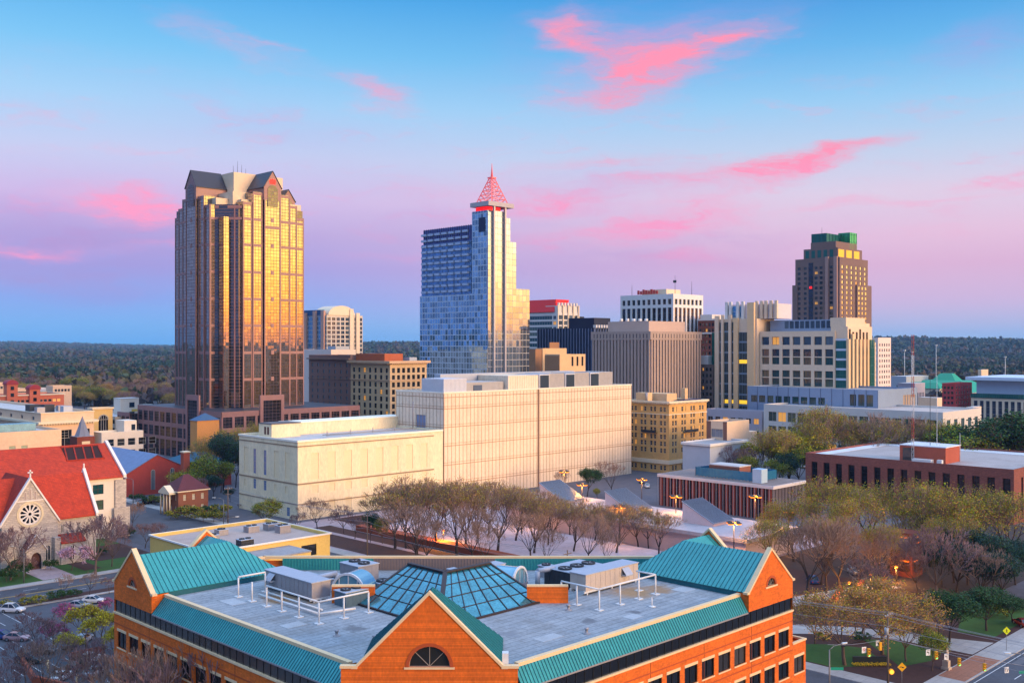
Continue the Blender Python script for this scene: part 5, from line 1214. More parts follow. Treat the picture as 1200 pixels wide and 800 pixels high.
for f in (fl, fr): q = MB(); f.box(q, f.W*.36, f.W*.72, -1.1, -.01, zs[3]-.35, zs[3]-.15); f.box(q, f.W*.36, f.W*.72, -1.1, -1.0, zs[3]-.15, zs[3]+.75); q.build('balcony', DARKM, b)
pent(b, 'roof_house', X0+1.5, X0+6, Y1-8, Y1-3, zt-.9, zt+3.4, TANP); pent(b, 'roof_house', X0+8, X0+15, Y0+7, Y1-3, zt-.9, zt+3, TANP); pent(b, 'chimney', X1-7, X1-5, Y0+6, Y0+8, zt-.9, zt+5, TANP)
q = MB(); q.box(X1-13, X1-1, Y0+2, Y0+6, zt+.2, zt+.5); q.build('solar_panel', mat('navy_panel', (24,30,80), .3, var=.1), b); q = MB(); q.tube((X0+.9,Y1-9,zt), (X0+.9,Y1-9,zt+3.6), .5, .5, 8); q.build('flue', GALV, b)
# ================================================================== left side
# tan institutional building with a heavy cornice
IVT = mat('peach_stone', (222,186,154), .85, var=.1, scale=.15)
X0, X1, Y0, Y1 = plan(48, -60, 110, 390); zt = Zat(484, 390); dW, dD = X1-X0, Y1-Y0
w1 = [(dW-14, dW-8.6, zt-16.5, zt-6.8), (dW-4.6, dW-1.6, zt-15, zt-6.8), (4.5, 10.5, zt-10, zt-7)]
b, fl, fr = gridded('corniced_hall', 'peach stone hall with a bracketed cornice and one tall window, left of the parking deck', X0, X1, Y0, Y1, zt, IVT,
    [(grid(2, dD-2, 9, 2.4, [zt-3], 1.4), BLUEGL, WFRAME, 1, 1, 0), (grid(2, dD-2, 9, 2.2, [zt-10.4], 2.4), BLUEGL, WFRAME, 1, 1, 0)], [(w1, DKGLASS, WFRAME, 2, 3, 0)], roof=ROOFL)
cornice(b, X0, X1, Y0, Y1, zt-4.2, zt-3.4, 1.4, PW, dent=1.0); cornice(b, X0, X1, Y0, Y1, zt-.2, zt+.1, .25, PW, 'parapet_cap')
for i, (u, v, s, h) in enumerate(((3, 12, 3, 2.4), (8, 18, 4, 3), (12, 9, 3.5, 2.6), (15, 22, 3, 2.2), (6, 28, 5, 2.6))):
    mb = MB(); mb.box(X0+u, X0+u+s, Y0+v, Y0+v+s, zt-.88, zt-.9+h); mb.build('roof_plant', [GALV, DARKM, GALVT][i % 3], b)
# near peach building with pairs of pale windows
Xa, Xb, Ya, Yb = plan(-60, -140, 72, 322); zt = Zat(505.5, 337); dW = Xb-Xa
ops = [(dW-37+u, dW-35+u, zt-8.2, zt-4.6) for u in (0, 3.8, 10.2, 14, 20.2, 24)]
b, fl, fr = gridded('peach_annexe', 'low peach building with pairs of pale windows directly behind the big red church roof', Xa, Xb, Ya, Ya+26, zt, IVT, [], [(ops, mat('pale_green_blind', (150,160,140), .4, var=.2), WFRAME, 1, 2, 0)], roof=ROOFL)
mb = MB(); mb.box(Xb-44, Xb-19, Ya+8, Ya+16, zt-.88, zt+5); mb.build('orange_brick_plant_room', mat('bright_orange_brick', (206,82,36), .85, var=.1), b); mb = MB(); mb.box(Xb-19, Xb-4, Ya+12, Ya+18, zt-.88, zt+1.6); mb.build('roof_plant', mat('teal_grey_plant', (110,150,160), .5, var=.3), b)
# brick turret with a grey spire
x, y = G(96.5, 304); b = bld('turret', 'small brick turret with a grey pointed spire behind the red church roof', x-2.6, x+2.6, y-2.6, y+2.6, cat='tower')
shell(b, x-2.6, x+2.6, y-2.6, y+2.6, 0, 25, mat('dark_red_brick', (112,52,40), .85, var=.14), par=0); mb = MB()
for i in range(8):
    a, c = 2*pi*i/8, 2*pi*(i+1)/8; mb.poly([(x+cos(a)*2.3,y+sin(a)*2.3,25.01),(x+cos(c)*2.3,y+sin(c)*2.3,25.01),(x+cos(c)*1.5,y+sin(c)*1.5,27),(x+cos(a)*1.5,y+sin(a)*1.5,27)]); mb.poly([(x+cos(a)*1.5,y+sin(a)*1.5,27),(x+cos(c)*1.5,y+sin(c)*1.5,27),(x,y,31)])
mb.build('spire', mat('grey_slate', (110,116,132), .6, var=.12, scale=1), b)
for dx in (-2.7, ): mb = MB(); mb.box(x-1.2, x+1.2, y-2.66, y-2.605, 21.8, 23.6); mb.build('louvre', mat('cream_louvre', (200,180,150), .7, var=.1), b)
# white flat-roofed building with five dark windows
X0, X1, Y0, Y1 = plan(119, 106, 168, 405); zt = Zat(507, 405); dW = X1-X0
b, fl, fr = gridded('white_flat_building', 'white flat-roofed building with a row of dark windows left of the granite tower', X0, X1, Y0, Y1, zt, mat('off_white_render', (222,208,190), .85, var=.08), [], [([(2+4.4*i, 5+4.4*i, zt-5.6, zt-2.8) for i in range(5)]+[(2+4.4*i, 5+4.4*i, zt-10.4, zt-7.4) for i in range(5)], DKGLASS, WFRAME, 1, 2, 0)], roof=ROOFL)
pent(b, 'roof_house', X0+11, X1-1, Y0+4, Y0+12, zt-.9, zt+4, mat('off_white_render', (222,208,190))); q = MB(); q.box(X0+14, X0+15.6, Y0+3.9, Y0+3.99, zt, zt+2.4); q.build('door', BLUEGL, b)
# cream portal with a great arched window
X0, X1, Y0, Y1 = plan(109, 104, 132, 490); zt = Zat(479, 490); dW = X1-X0; b = bld('arched_portal', 'cream entrance block with one great arched window beside the parking deck', X0, X1, Y0, Y1)
YC = mat('yellow_cream_stone', (222,186,120), .85, var=.08); op = [(dW*.28, dW*.76, 6, zt-2.6)]
shell(b, X0, X1, Y0, Y1, 0, zt, YC, [], [], .3, ROOFL, .4); fr = Face(X0, Y0, 0, dW); r = dW*.24; cz_ = zt-3-r; mb = MB(); n = 12
pts = [(dW*.52-r, cz_-6), (dW*.52+r, cz_-6)]+[(dW*.52+cos(pi*k/n)*r, cz_+sin(pi*k/n)*r) for k in range(n+1)]
mb.slab([fr.p(u, -.14, z) for u, z in pts], (0, .13, 0)); o = mb.build('arched_window', DKGLASS, b); mb = MB()
for k in range(n): a, c = pi*k/n, pi*(k+1)/n; mb.bar(fr.p(dW*.52+cos(a)*r, -.2, cz_+sin(a)*r), fr.p(dW*.52+cos(c)*r, -.2, cz_+sin(c)*r), .3, .5)
for t_ in (-.5, 0, .5): mb.bar(fr.p(dW*.52+t_*r, -.2, cz_-6), fr.p(dW*.52+t_*r, -.2, cz_+r*.8), .25, .2)
mb.bar(fr.p(dW*.52-r, -.2, cz_), fr.p(dW*.52+r, -.2, cz_), .25, .25); mb.build('arch_frame', WFRAME, o); cornice(b, X0, X1, Y0, Y1, zt-.3, zt+.5, .5, PW)
# parking deck with a stair tower
X0, X1, Y0, Y1 = plan(135, 92, 205, 505); zt = Zat(488, 505); dW, dD = X1-X0, Y1-Y0
DKC = mat('deck_concrete', (176,168,156), .85, var=.12, scale=.15, streak=.4); b = bld('parking_deck', 'long concrete parking deck with dark openings and a white stair tower on its roof', X0, X1, Y0, Y1)
ops = [(1+dW/8*i, dW/8*(i+1)-.6, z, z+2) for i in range(8) for z in (1, 5, 9, 13)]
fl, fr = shell(b, X0, X1, Y0, Y1, 0, zt, DKC, [(1+dD/8*i, dD/8*(i+1)-.6, z, z+2) for i in range(8) for z in (5, 9, 13)], ops, .5, ROOFL, 1.1); mb = MB()
for z in (3.4, 7.4, 11.4): mb.box(X0+.4, X1-.4, Y0+.6, Y1-.4, z, z+.35)
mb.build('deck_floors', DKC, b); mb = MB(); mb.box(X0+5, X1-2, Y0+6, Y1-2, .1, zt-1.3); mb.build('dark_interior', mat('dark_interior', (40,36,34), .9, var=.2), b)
xs, ys = G(148, 540); t = pent(b, 'stair_tower', xs-5, xs+5, ys-4, ys+4, zt-1, zt+7.2, mat('off_white_render', (222,208,190)), ROOFL); q = MB(); q.box(xs-.2, xs+2.6, ys-4.1, ys-4.01, zt+2.6, zt+5.2); q.build('window', BLUEGL, t)
pent(b, 'ramp_house', xs+5.2, xs+16, ys-3, ys+5, zt-1, zt+3.4, DKC); q = MB(); q.box(xs+1, xs+13, ys-4.4, ys-4.2, zt-.9, zt+1.6); q.build('yellow_wall_panel', mat('yellow_panel', (206,172,70), .7, var=.1), b)
# red brick block with two red-capped towers
X0, X1, Y0, Y1 = plan(-30, -120, 75, 660); zt = Zat(462, 690); dW = X1-X0; SAL = mat('salmon_brick', (196,104,74), .85, var=.12, scale=.2)
b, fl, fr = gridded('red_capped_block', 'salmon brick block with two small towers under dark red caps, far left', X0, X1, Y0, Y0+30, zt, SAL, [], [(grid(2, dW-2, 18, 2.2, [zt-5, zt-9.5], 1.8), DKGLASS, PW, 1, 1, .1)])
cornice(b, X0, X1, Y0, Y0+30, zt-.5, zt+.3, .6, PW); RCAP = mat('dark_red_cap', (150,30,44), .6, var=.1)
for px in (13.5, 40):
    t_ = (px-600)/F; x = Y0*(1+t_)/(1-t_); zz = Zat(449 if px < 20 else 455, 700); mb = MB(); mb.box(x-3.4, x+3.4, Y0-1.5, Y0+5, 0, zz); o = mb.build('tower', SAL, b)
    mb = MB(); n = 8
    mb.slab([(x+cos(pi*k/n)*3.9, Y0-1.9, zz+sin(pi*k/n)*3.2) for k in range(n+1)], (0, 7.4, 0)); mb.build('cap', RCAP, o); mb = MB()
    for z in (zz-3.5, zz-8, zz-12.5): mb.box(x-1.1, x+1.1, Y0-1.6, Y0-1.51, z, z+2.4)
    mb.build('windows', DKGLASS, o)
for (pa, pb_, yt, d, lab) in ((-20, 12, 449, 760, 'pale tan block seen behind the left red-capped tower'), (18, 32, 455, 790, 'low cream block between the two red-capped towers'), (62, 84, 452, 780, 'pale yellow block with small windows right of the red-capped towers'), (44, 62, 455, 800, 'low white-roofed block behind the right red-capped tower')):
    X0, X1, Y0, Y1 = plan(pa, pa-8, pb_, d); zt = Zat(yt, d); dW = X1-X0; gridded('distant_block', lab, X0, X1, Y0, Y1, zt, IVT if pa != 44 else WHT, [], [(grid(1, dW-1, 5, 1.8, [zt-4.5], 2), DKGLASS, WFRAME, 1, 1, 0)], roof=ROOFL)
# tan tower with a blue pyramid roof in front of the granite tower
X0, X1, Y0, Y1 = plan(231, 223, 257, 405); zt = Zat(493, 405); cx_, cy_ = (X0+X1)/2, (Y0+Y1)/2
b = bld('pyramid_roofed_block', 'plain tan block with a low blue pyramid roof in front of the granite tower', X0, X1, Y0, Y1); shell(b, X0, X1, Y0, Y1, 0, zt, mat('orange_tan_render', (206,142,78), .85, var=.12, scale=.3), par=0); mb = MB()
c4 = [(X0-.4,Y0-.4,zt+.01),(X1+.4,Y0-.4,zt+.01),(X1+.4,Y1+.4,zt+.01),(X0-.4,Y1+.4,zt+.01)]
for i in range(4): mb.poly([c4[i], c4[(i+1) % 4], (cx_, cy_, zt+2.8)])
mb.build('pyramid_roof', mat('blue_slate', (54,86,120), .5, var=.12), b)
# red brick hall with tall arched windows
X0, X1, Y0, Y1 = 154, 178, 341, 377; xm = 165.5; ze, za = 7.6, 13.6
b = bld('gabled_brick_hall', 'red brick hall with a blue-grey gable roof and two tall arched windows', X0, X1, Y0, Y1); fr = Face(X0, Y0, 0, X1-X0); mb = MB()
mb.poly([(X0,Y0,0),(X1,Y0,0),(X1,Y0,ze),(xm,Y0,za),(X0,Y0,ze)]); mb.poly([(X0,Y1,0),(X0,Y0,0),(X0,Y0,ze),(X0,Y1,ze)]); mb.poly([(X1,Y0,0),(X1,Y1,0),(X1,Y1,ze),(X1,Y0,ze)]); mb.poly([(X1,Y1,0),(X0,Y1,0),(X0,Y1,ze),(xm,Y1,za),(X1,Y1,ze)])
mb.build('wall', mat('crimson_brick', (170,66,56), .85, var=.16, scale=.3), b); BGR = mat('blue_grey_roof', (104,124,158), .7, var=.25, scale=.6)
mb = MB(); mb.slab([(X0-.8,Y0-.4,ze-.4),(X0-.8,Y1+.4,ze-.4),(xm,Y1+.4,za+.02),(xm,Y0-.4,za+.02)], (0,0,.3)); mb.slab([(X1+.8,Y1+.4,ze-.4),(X1+.8,Y0-.4,ze-.4),(xm,Y0-.4,za+.02),(xm,Y1+.4,za+.02)], (0,0,.3)); mb.build('roof', BGR, b)
w_ = Wins(b, 'arched_window')
for u in (9.2, 16.3): w_.add(fr, [(u, u+1.5, 1.6, 8.6)], BLUEGL, WFRAME, 1, 1, .18, .02, arch=True)
w_.done()
mb = MB(); mb.box(178.5, 196, 344, 366, 0, 8); mb.build('rear_wing', mat('crimson_brick', (170,66,56)), b); mb = MB(); c4 = [(178,343.5,8.01),(196.5,343.5,8.01),(196.5,366.5,8.01),(178,366.5,8.01)]; rr = [(184,355,12),(191,355,12)]
mb.poly([c4[0],c4[1],rr[1],rr[0]]); mb.poly([c4[1],c4[2],rr[1]]); mb.poly([c4[2],c4[3],rr[0],rr[1]]); mb.poly([c4[3],c4[0],rr[0]]); mb.build('hipped_roof', mat('deep_teal_roof', (18,84,110), .6, var=.15), b)
x, y = G(217, 348); mb = MB(); mb.box(x-1.1, x+1.1, y-1.1, y+1.1, 0, 15.5); o = mb.build('chimney', RB_, b); mb = MB(); mb.box(x-1.3, x+1.3, y-1.3, y+1.3, 15.51, 15.9); mb.build('chimney_cap', PW, o)
# small brick house with a white pedimented porch
X0, X1, Y0, Y1 = plan(209, 197, 244, 312); Y1 = Y0+9.5; ze = 7.4
HB = mat('house_brown_brick', (134,84,66), .85, var=.15, scale=.5); dW = X1-X0; dD = Y1-Y0
b, fl, fr = gridded('brick_house', 'small brown brick house with a white columned porch and hipped maroon roof', X0, X1, Y0, Y1, ze, HB, [(grid(.4, dD-.4, 3, .9, [1, 4.4], 1.7), mat('white_shutter_glass', (180,176,168), .4, var=.1), PW, 1, 2, 0)], [(grid(.6, dW-.4, 3, 1.0, [1, 4.4], 1.8), mat('white_shutter_glass', (180,176,168)), PW, 1, 2, 0)], par=0)
mb = MB(); c4 = [(X0-.5,Y0-.5,ze+.02),(X1+.5,Y0-.5,ze+.02),(X1+.5,Y1+.5,ze+.02),(X0-.5,Y1+.5,ze+.02)]; ym = (Y0+Y1)/2; r2 = [(X0+4.2,ym,ze+4.4),(X1-4.2,ym,ze+4.4)]
mb.poly([c4[0],c4[1],r2[1],r2[0]]); mb.poly([c4[1],c4[2],r2[1]]); mb.poly([c4[2],c4[3],r2[0],r2[1]]); mb.poly([c4[3],c4[0],r2[0]]); mb.build('hipped_roof', mat('maroon_roof', (88,40,48), .8, var=.2, scale=.6), b)
cornice(b, X0, X1, Y0, Y1, ze-.35, ze-.01, .5, PW, 'eaves'); fp = Face(X0-2.2, Y1-1.5, -90, dD-3)
for u in (.3, 2.3, 4.2, 6.2): mb = MB(); q = fp.p(u, .3, 0); mb.tube(q, (q[0],q[1],6.4), .24, .2, 8); mb.build('column', PW, b)
mb = MB(); mb.slab([fp.p(-.3,-.2,6.41), fp.p(6.8,-.2,6.41), fp.p(6.8,-.2,7), fp.p(3.25,-.2,8.9), fp.p(-.3,-.2,7)], (2.1,0,0)); mb.build('pediment', PW, b)
# yellow low building
X0, X1, Y0, Y1 = 110.6, 142, 203.4, 231.5; zt = 7.2; YL = mat('yellow_stucco', (216,184,104), .85, var=.1, scale=.2)
b, fl, fr = gridded('yellow_flat_building', 'low yellow building with a white parapet behind the left teal gable', X0, X1, Y0, Y1, zt, YL, [([(3, 4.4, 1.4, 3.6), (9, 10.4, 1.4, 3.6)], LITW, DKFRAME, 2, 1, 0)],
    [([(dW_, dW_+w, z0, z1) for dW_, w, z0, z1 in ((13.6, 1.9, 2.9, 4.7), (18.4, 1.7, 1.6, 4.9), (23.4, 4.2, 2.6, 5.2), (5, 2, 2.9, 4.7))], DKGLASS, DKFRAME, 2, 1, 0)], roof=mat('pinkish_gravel_roof', (176,156,146), .9, var=.15, scale=.5, grime=.4), par=.7)
cornice(b, X0, X1, Y0, Y1, zt-.25, zt+.1, .3, mat('white_parapet', (224,218,212), .8, var=.08), 'parapet_cap')
pent(b, 'front_wing', X0+8, X0+20, Y0-9, Y0-.05, 0, 5.6, YL, ROOFG)
for i, (u, v, w2, h) in enumerate(((26, 12, 3, 1.7), (26, 17, 3.4, 1.5), (21, 18, 3, 1.4), (11, 4, 3.2, 1.4), (9, 15, 2.2, 1.2), (14, 20, 2.4, 1.2))):
    labs = ['air conditioner near the right edge of the yellow building roof', 'air conditioner behind its twin on the yellow building roof', 'air conditioner at the middle rear of the yellow building roof', 'dark air conditioner at the front of the yellow building roof', 'small unit near the left parapet of the yellow building roof', 'small unit near the rear parapet of the yellow building roof']
    rooftop_unit('air_conditioner', labs[i], X0+u-w2/2, X0+u+w2/2, Y0+v-1.2, Y0+v+1.2, zt-.7, h, fans=2 if w2 > 2.8 else 1, legs=False, m=GALV if i != 3 else DARKM, group='air conditioners on the yellow building')
# ================================================================== right side
PCH = mat('peach_precast', (224,196,166), .85, var=.08, scale=.12); GOLDP = mat('warm_gold_precast', (228,190,144), .85, var=.08, scale=.15)
BGP = mat('blue_grey_metal_panel', (132,150,176), .5, metal=.2, var=.08, scale=.2)
# ------------------------------------------------------------------ court building
X0, X1, Y0, Y1 = plan(993, 838, 1022, 480); d0 = 480; zt = Zat(387, 470); fl = Face(X0, Y1, -90, Y1-Y0); fr = Face(X0, Y0, 0, X1-X0)
def ul(px):   # distance along the left-facing facade for a photograph column
    t = (px-600)/F; return Y1-X0*(1-t)/(1+t)
def ur(px): t = (px-600)/F; return Y0*(1+t)/(1-t)-X0
b = bld('court_building', 'large pale court building with a square window grid, green glass corner and finned stair tower', X0, X1, Y0, Y1)
u0, u1 = ul(891), ul(978); zz = lambda y: Zat(y, 500)
cols = [(u0+(u1-u0)*(i+.14)/7, u0+(u1-u0)*(i+.86)/7) for i in range(7)]
rws = [(zz(404), zz(394.5)), (zz(417.5), zz(409)), (zz(427), zz(418.6)), (zz(442), zz(434)), (zz(452), zz(443.2))]
ops = [(a, c, z0, z1) for a, c in cols for z0, z1 in rws]
mb = MB(); fl.wall(mb, 0, zt, ops, 0, .9, u0=u0-.2, u1=u1+.1); mb.poly([fl.p(u0-.2,0,0), fl.p(u0-.2,12,0), fl.p(u0-.2,12,zt), fl.p(u0-.2,0,zt)])
mb.poly([fl.p(u0-.2,0,zt), fl.p(u1+.1,0,zt), fl.p(u1+.1,30,zt), fl.p(u0-.2,30,zt)]); mb.poly([fl.p(u1+.1,0,0), fl.p(u1+.1,0,zt), fl.p(u1+.1,4,zt), fl.p(u1+.1,4,0)])
mb.build('grid_wall', PCH, b); w_ = Wins(b)
w_.add(fl, [o for o in ops if o[2] > rws[2][0]+.1 or o[2] > rws[1][0]-.1], BLUEGL, mat('dark_blue_frame', (50,64,84), .5, var=0), 2, 1, .14, .8, LITW, .05)
w_.add(fl, [o for o in ops if o[2] < rws[1][0]-.1], TEALGL, mat('dark_blue_frame', (50,64,84)), 2, 1, .14, .8, LITW, .03); w_.done()
q = MB(); fl.box(q, u0+2, u1-.5, 6, 28, zt+.01, Zat(374.5, 500)); o = q.build('penthouse', BGP, b); f2 = Face(*fl.p(u0+2, 6, 0)[:2], -90, u1-u0-2.5); op = [(f2.W*.22+i*f2.W*.075, f2.W*.22+i*f2.W*.075+f2.W*.055, zt+1.5, zt+5) for i in range(10)]
for o_ in op: inst('window', win_mesh(o_[1]-o_[0], 3.5, 2, 1, .1, 0, BLUEGL, DKFRAME), o, f2.p(o_[0], 0, o_[2]), f2.a)
# green glass corner bay with pale floor bands
g = MB(); ua, ub = u1+.12, fl.W-.05; fl.box(g, ua, ub, 1.0, 10, 0, zz(398)); g.build('corner_glass', gridglass('green_glass', (44,110,104), 1.5, 4.2, .12, (50,90,90), .06, .5, .02), b); g = MB()
for y in (398, 409.5, 420.5, 431.5, 443, 454): fl.box(g, ua, ub, .8, .995, zz(y)-.5, zz(y)+.5)
g.build('floor_bands', mat('pale_blue_band', (190,200,214), .6, var=.05), b)
# right-facing wing: gold fins over dark slots, stepped upper storeys
g = MB(); fr.box(g, 1.25, fr.W, .4, 40, 0, zz(399)); g.build('fin_wing', PCH, b)
n = 5
for i in range(n+1): u = .6+(fr.W-6)*i/n; q = MB(); fr.box(q, u-.9, u+.9, -.9, .39, 0, zz(397.5)+(i == 1)*2.5); q.build('gold_fin', GOLDP, b)
for i in range(n):
    for y in (454, 442, 430, 417): u = .6+(fr.W-6)*(i+.5)/n; inst('window', win_mesh(2.0, 4.0, 1, 2, .12, .02, TEALGL, DKFRAME), b, fr.p(u-1.0, .38, Zat(y, 490)), fr.a)
q = MB(); fr.box(q, fr.W-4.6, fr.W-.5, -1.6, .39, 0, zz(398)); q.build('glass_bay', gridglass('green_glass', (44,110,104), 1.5, 4.2), b); q = MB(); fr.box(q, fr.W+.02, fr.W+5, .5, 30, 0, zz(401)); q.build('end_bay', PCH, b)
g = MB(); fr.box(g, 1.3, fr.W+1, .5, 9, zz(399)+.01, zz(383)); o = g.build('upper_storey', PCH, b)
for i in range(6): inst('window', win_mesh(1.7, 3.6 if i % 3 else 5.0, 2, 1, .12, .02, DKGLASS, DKFRAME), o, fr.p(2.4+i*3.5, .46, zz(398)), fr.a)
g = MB(); fr.box(g, 1.6, fr.W-4.5, 1.5, 9.5, zz(383)+.01, zz(373)); g.build('upper_storey', PCH, b); g = MB(); fr.box(g, fr.W-3.8, fr.W+1.5, 2, 9, zz(383)+.01, zz(379)); g.build('upper_storey', PCH, b)
# finned stair tower at the left end
ztw = Zat(373, 510); ta, tb = ul(841), ul(890); g = MB(); fl.box(g, ta, tb, -2.4, 14, 0, ztw); g.build('stair_tower', PCH, b)
for (pa, pc, m, y0_, nm) in ((842, 846.5, PCH, 369, 'fin'), (849.5, 852, PCH, 368, 'fin'), (858, 861, PCH, 368, 'fin'), (864, 869, GOLDP, 372, 'fin'), (880, 888, GOLDP, 354, 'fin')):
    q = MB(); fl.box(q, ul(pa), ul(pc), -3.6, -2.41, 0, Zat(y0_, 510)); q.build('pale_fin', m, b)
for (pa, pc) in ((846.7, 849.3), (852.3, 857.8), (861.2, 863.8), (869.3, 879.7)):
    q = MB(); fl.box(q, ul(pa), ul(pc), -2.7, -2.41, 3, Zat(377 if pa < 869 else 389, 510)); q.build('stair_glass', gridglass('dark_teal_stair_glass', (44,70,84), 1.6, 5.3, .14, (110,130,150), .06, .6, .02, lwz=.9), b)
for y, lit in ((472, 1), (424, 0.5)): 
    for pa, pc in ((853, 857), (861.5, 863.5), (870, 879)) if lit == 1 else ((870, 879),):
        q = MB(); fl.box(q, ul(pa), ul(pc), -2.85, -2.72, Zat(y+2, 510), Zat(y-2.4, 510)); o = q.build('lit_window', mat('lit_yellow_glass', (240,190,60), .4, var=.2, emit=(255,200,40), estr=.7), b)
q = MB(); fl.box(q, ul(836), ta-.02, -1.5, 10, 0, Zat(389, 510)); q.build('end_glass', gridglass('green_glass', (44,110,104), 1.5, 4.2), b)
q = MB(); fl.box(q, ul(850), ul(908), 3, 16, ztw, Zat(356, 515)); q.build('crown_drum', mat('pale_violet_render', (214,196,196), .8, var=.06), b); q = MB(); fl.box(q, ul(851), ul(867), 2.8, 2.99, ztw+1, Zat(358, 515)); q.build('crown_glass', gridglass('sky_blue_glass', (90,150,200), 2.4, 3, .2, (180,190,200), .08, .6), b)
for px in (849, 853.5, 862, 868, 884, 890, 895, 901, 907): q = MB(); u = ul(px); fl.box(q, u-.7, u+.7, 1.6, 2.79, ztw, Zat(352.5, 515)); q.build('crown_fin', PCH if px > 870 else WHT, b)
# blue-grey base block in front of it, with the pale right-hand part
X0b, X1b, Y0b, Y1b = plan(1029, 876, 1075, 440); zb_ = Zat(457, 440); dD = Y1b-Y0b; dW = X1b-X0b
ops = [(dD*.03+i*dD*.067, dD*.03+i*dD*.067+dD*.05, zb_-7.4, zb_-4.2) for i in range(9)]+[(dD*.8+i*dD*.06, dD*.8+i*dD*.06+dD*.045, zb_-7.2, zb_-2.2) for i in range(3)]
b, fl2, fr2 = gridded('blue_grey_annexe', 'long low blue-grey panelled annexe in front of the court building', X0b, X1b, Y0b, Y1b, zb_, BGP, [(ops, TEALGL, DKFRAME, 2, 1, .05)], [(grid(dW*.62, dW*.95, 5, 2.4, [zb_-8], 5), mat('tan_louvre', (160,140,120), .7, var=.1), PCH, 3, 1, 0)], roof=ROOFG)
q = MB(); 
for i in range(13): u = dD*i/12.; fl2.box(q, max(0,u-.12), min(dD,u+.12), -.12, -.01, zb_-12, zb_-.02)
q.build('panel_joints', mat('blue_grey_joint', (88,100,124), .6, var=.05), b); q = MB(); fr2.box(q, 0, dW, -.3, -.01, 0, zb_+.15); q.build('pale_side_wall', PCH, b) if False else None
# tall dark tower at the right
X0, X1, Y0, Y1 = plan(984, 932, 1017, 720); dW, dD = X1-X0, Y1-Y0; zc = lambda y: Zat(y, 720)
BRS = mat('dusky_brown_stone', (122,96,88), .8, var=.12, scale=.1)
zs = [zc(380)+0-3.6*i for i in range(-22, 8)]; zs = [z for z in zs if z < zc(303)-4]
MIRW = mat('bright_reflecting_glass', (220,206,180), .06, metal=.9, var=.3, scale=.2)
b, fl, fr = gridded('stepped_brown_tower', 'tall brown stone tower with a stepped top and two lit green lanterns, right side', X0, X1, Y0, Y1, zc(301), BRS,
    [(grid(.6, dD*.30, 2, 2.4, zs, 2.0), DKGLASS, DKFRAME, 2, 1, .04), (grid(dD*.42, dD-.6, 5, 2.3, zs, 2.0), DKGLASS, DKFRAME, 2, 1, .05)], [(grid(.8, dW-.8, 6, 2.6, zs, 2.3), MIRW, DKFRAME, 2, 1, .06)], cat='skyscraper')
q = MB(); fl.box(q, dD*.31, dD*.41, -.25, -.01, 0, zc(306)); q.build('glass_strip', gridglass('dark_strip_glass', (60,64,80), 2.2, 3.4), b)
q = MB(); fl.box(q, dD*.33, dD*.39, -.4, -.26, zc(337), zc(334)); q.build('red_sign', mat('red_lit_sign', (220,30,20)), b)
q = MB(); fl.box(q, -2, dD*.06, -.8, 6, 0, zc(332)); q.build('side_setback', BRS, b)
for (pa, pc) in ((968, 971.5), (978, 982)):
    q = MB(); uu = lambda px: Y1-X0*(1-(px-600)/F)/(1+(px-600)/F); fl.box(q, uu(pa), uu(pc), -1.6, -.02, 0, zc(300)); q.build('pilaster', mat('pink_brown_stone', (166,130,118), .8, var=.1), b)
q = MB(); fr.box(q, dW*.55, dW+3.5, -1.2, 10, 0, zc(332)); q.build('side_setback', BRS, b)
for z in [k for k in zs if k < zc(336)]:
    for k in range(3): inst('window', win_mesh(2.4, 2.3, 2, 1, .1, 0.02, MIRW, DKFRAME), b, fr.p(dW*.55+1.6+k*5.2, -1.22, z), fr.a)
GRL = mat('dark_green_metal', (20,92,86), .4, metal=.3, var=.1)
x0_, y0_ = X0+4, Y0+4
q = MB(); q.box(X0+3, X1-3, Y0+3, Y1-5, zc(301), zc(289)); q.build('upper_tier', BRS, b)
q = MB(); q.box(X0+6, X1-5, Y0+6, Y1-9, zc(289)+.01, zc(281)); q.build('upper_tier', BRS, b)
for k in range(5):
    q = MB(); f = Face(X0+3, Y1-5, -90, dD-8); f.box(q, 1.5+k*(dD-11)/5, 1.5+(k+.6)*(dD-11)/5, -.1, -.01, zc(300), zc(291)); q.build('tier_window', GRL, b)
for k in range(3):
    q = MB(); f = Face(X0+3, Y0+3, 0, dW-6); f.box(q, 1+k*(dW-8)/3, 1+(k+.7)*(dW-8)/3, -.1, -.01, zc(300), zc(291)); q.build('lit_tier_window', mat('yellow_green_lit', (220,170,40), .5, var=.1, emit=(255,180,20), estr=.3), b)
def lantern(x0, x1, y0, y1, z0, z1, m):
    q = MB(); q.box(x0, x1, y0, y1, z0, z1); n = 4
    for i in range(n+1):
        x = x0+(x1-x0)*i/n; y = y0+(y1-y0)*i/n; q.box(x-.15, x+.15, y0-.25, y0-.01, z0, z1); q.box(x0-.25, x0-.01, y-.15, y+.15, z0, z1)
    return q.build('lantern', m, b)
lantern(X0+6.5, X1-18, Y1-21, Y1-9.5, zc(289)+.02, zc(270.5), GRL)
lantern(X1-15.5, X1-5.2, Y0+6.2, Y0+15, zc(289)+.03, zc(268), gridglass('green_lantern_glass', (60,170,110), 3.0, 5.5, .35, (30,80,70), .15, .6, .05))
q = MB(); q.tube((X0+12, Y0+20, zc(281)), (X0+12, Y0+20, zc(262)), .25, .08, 6); q.build('mast', DARKM, b)
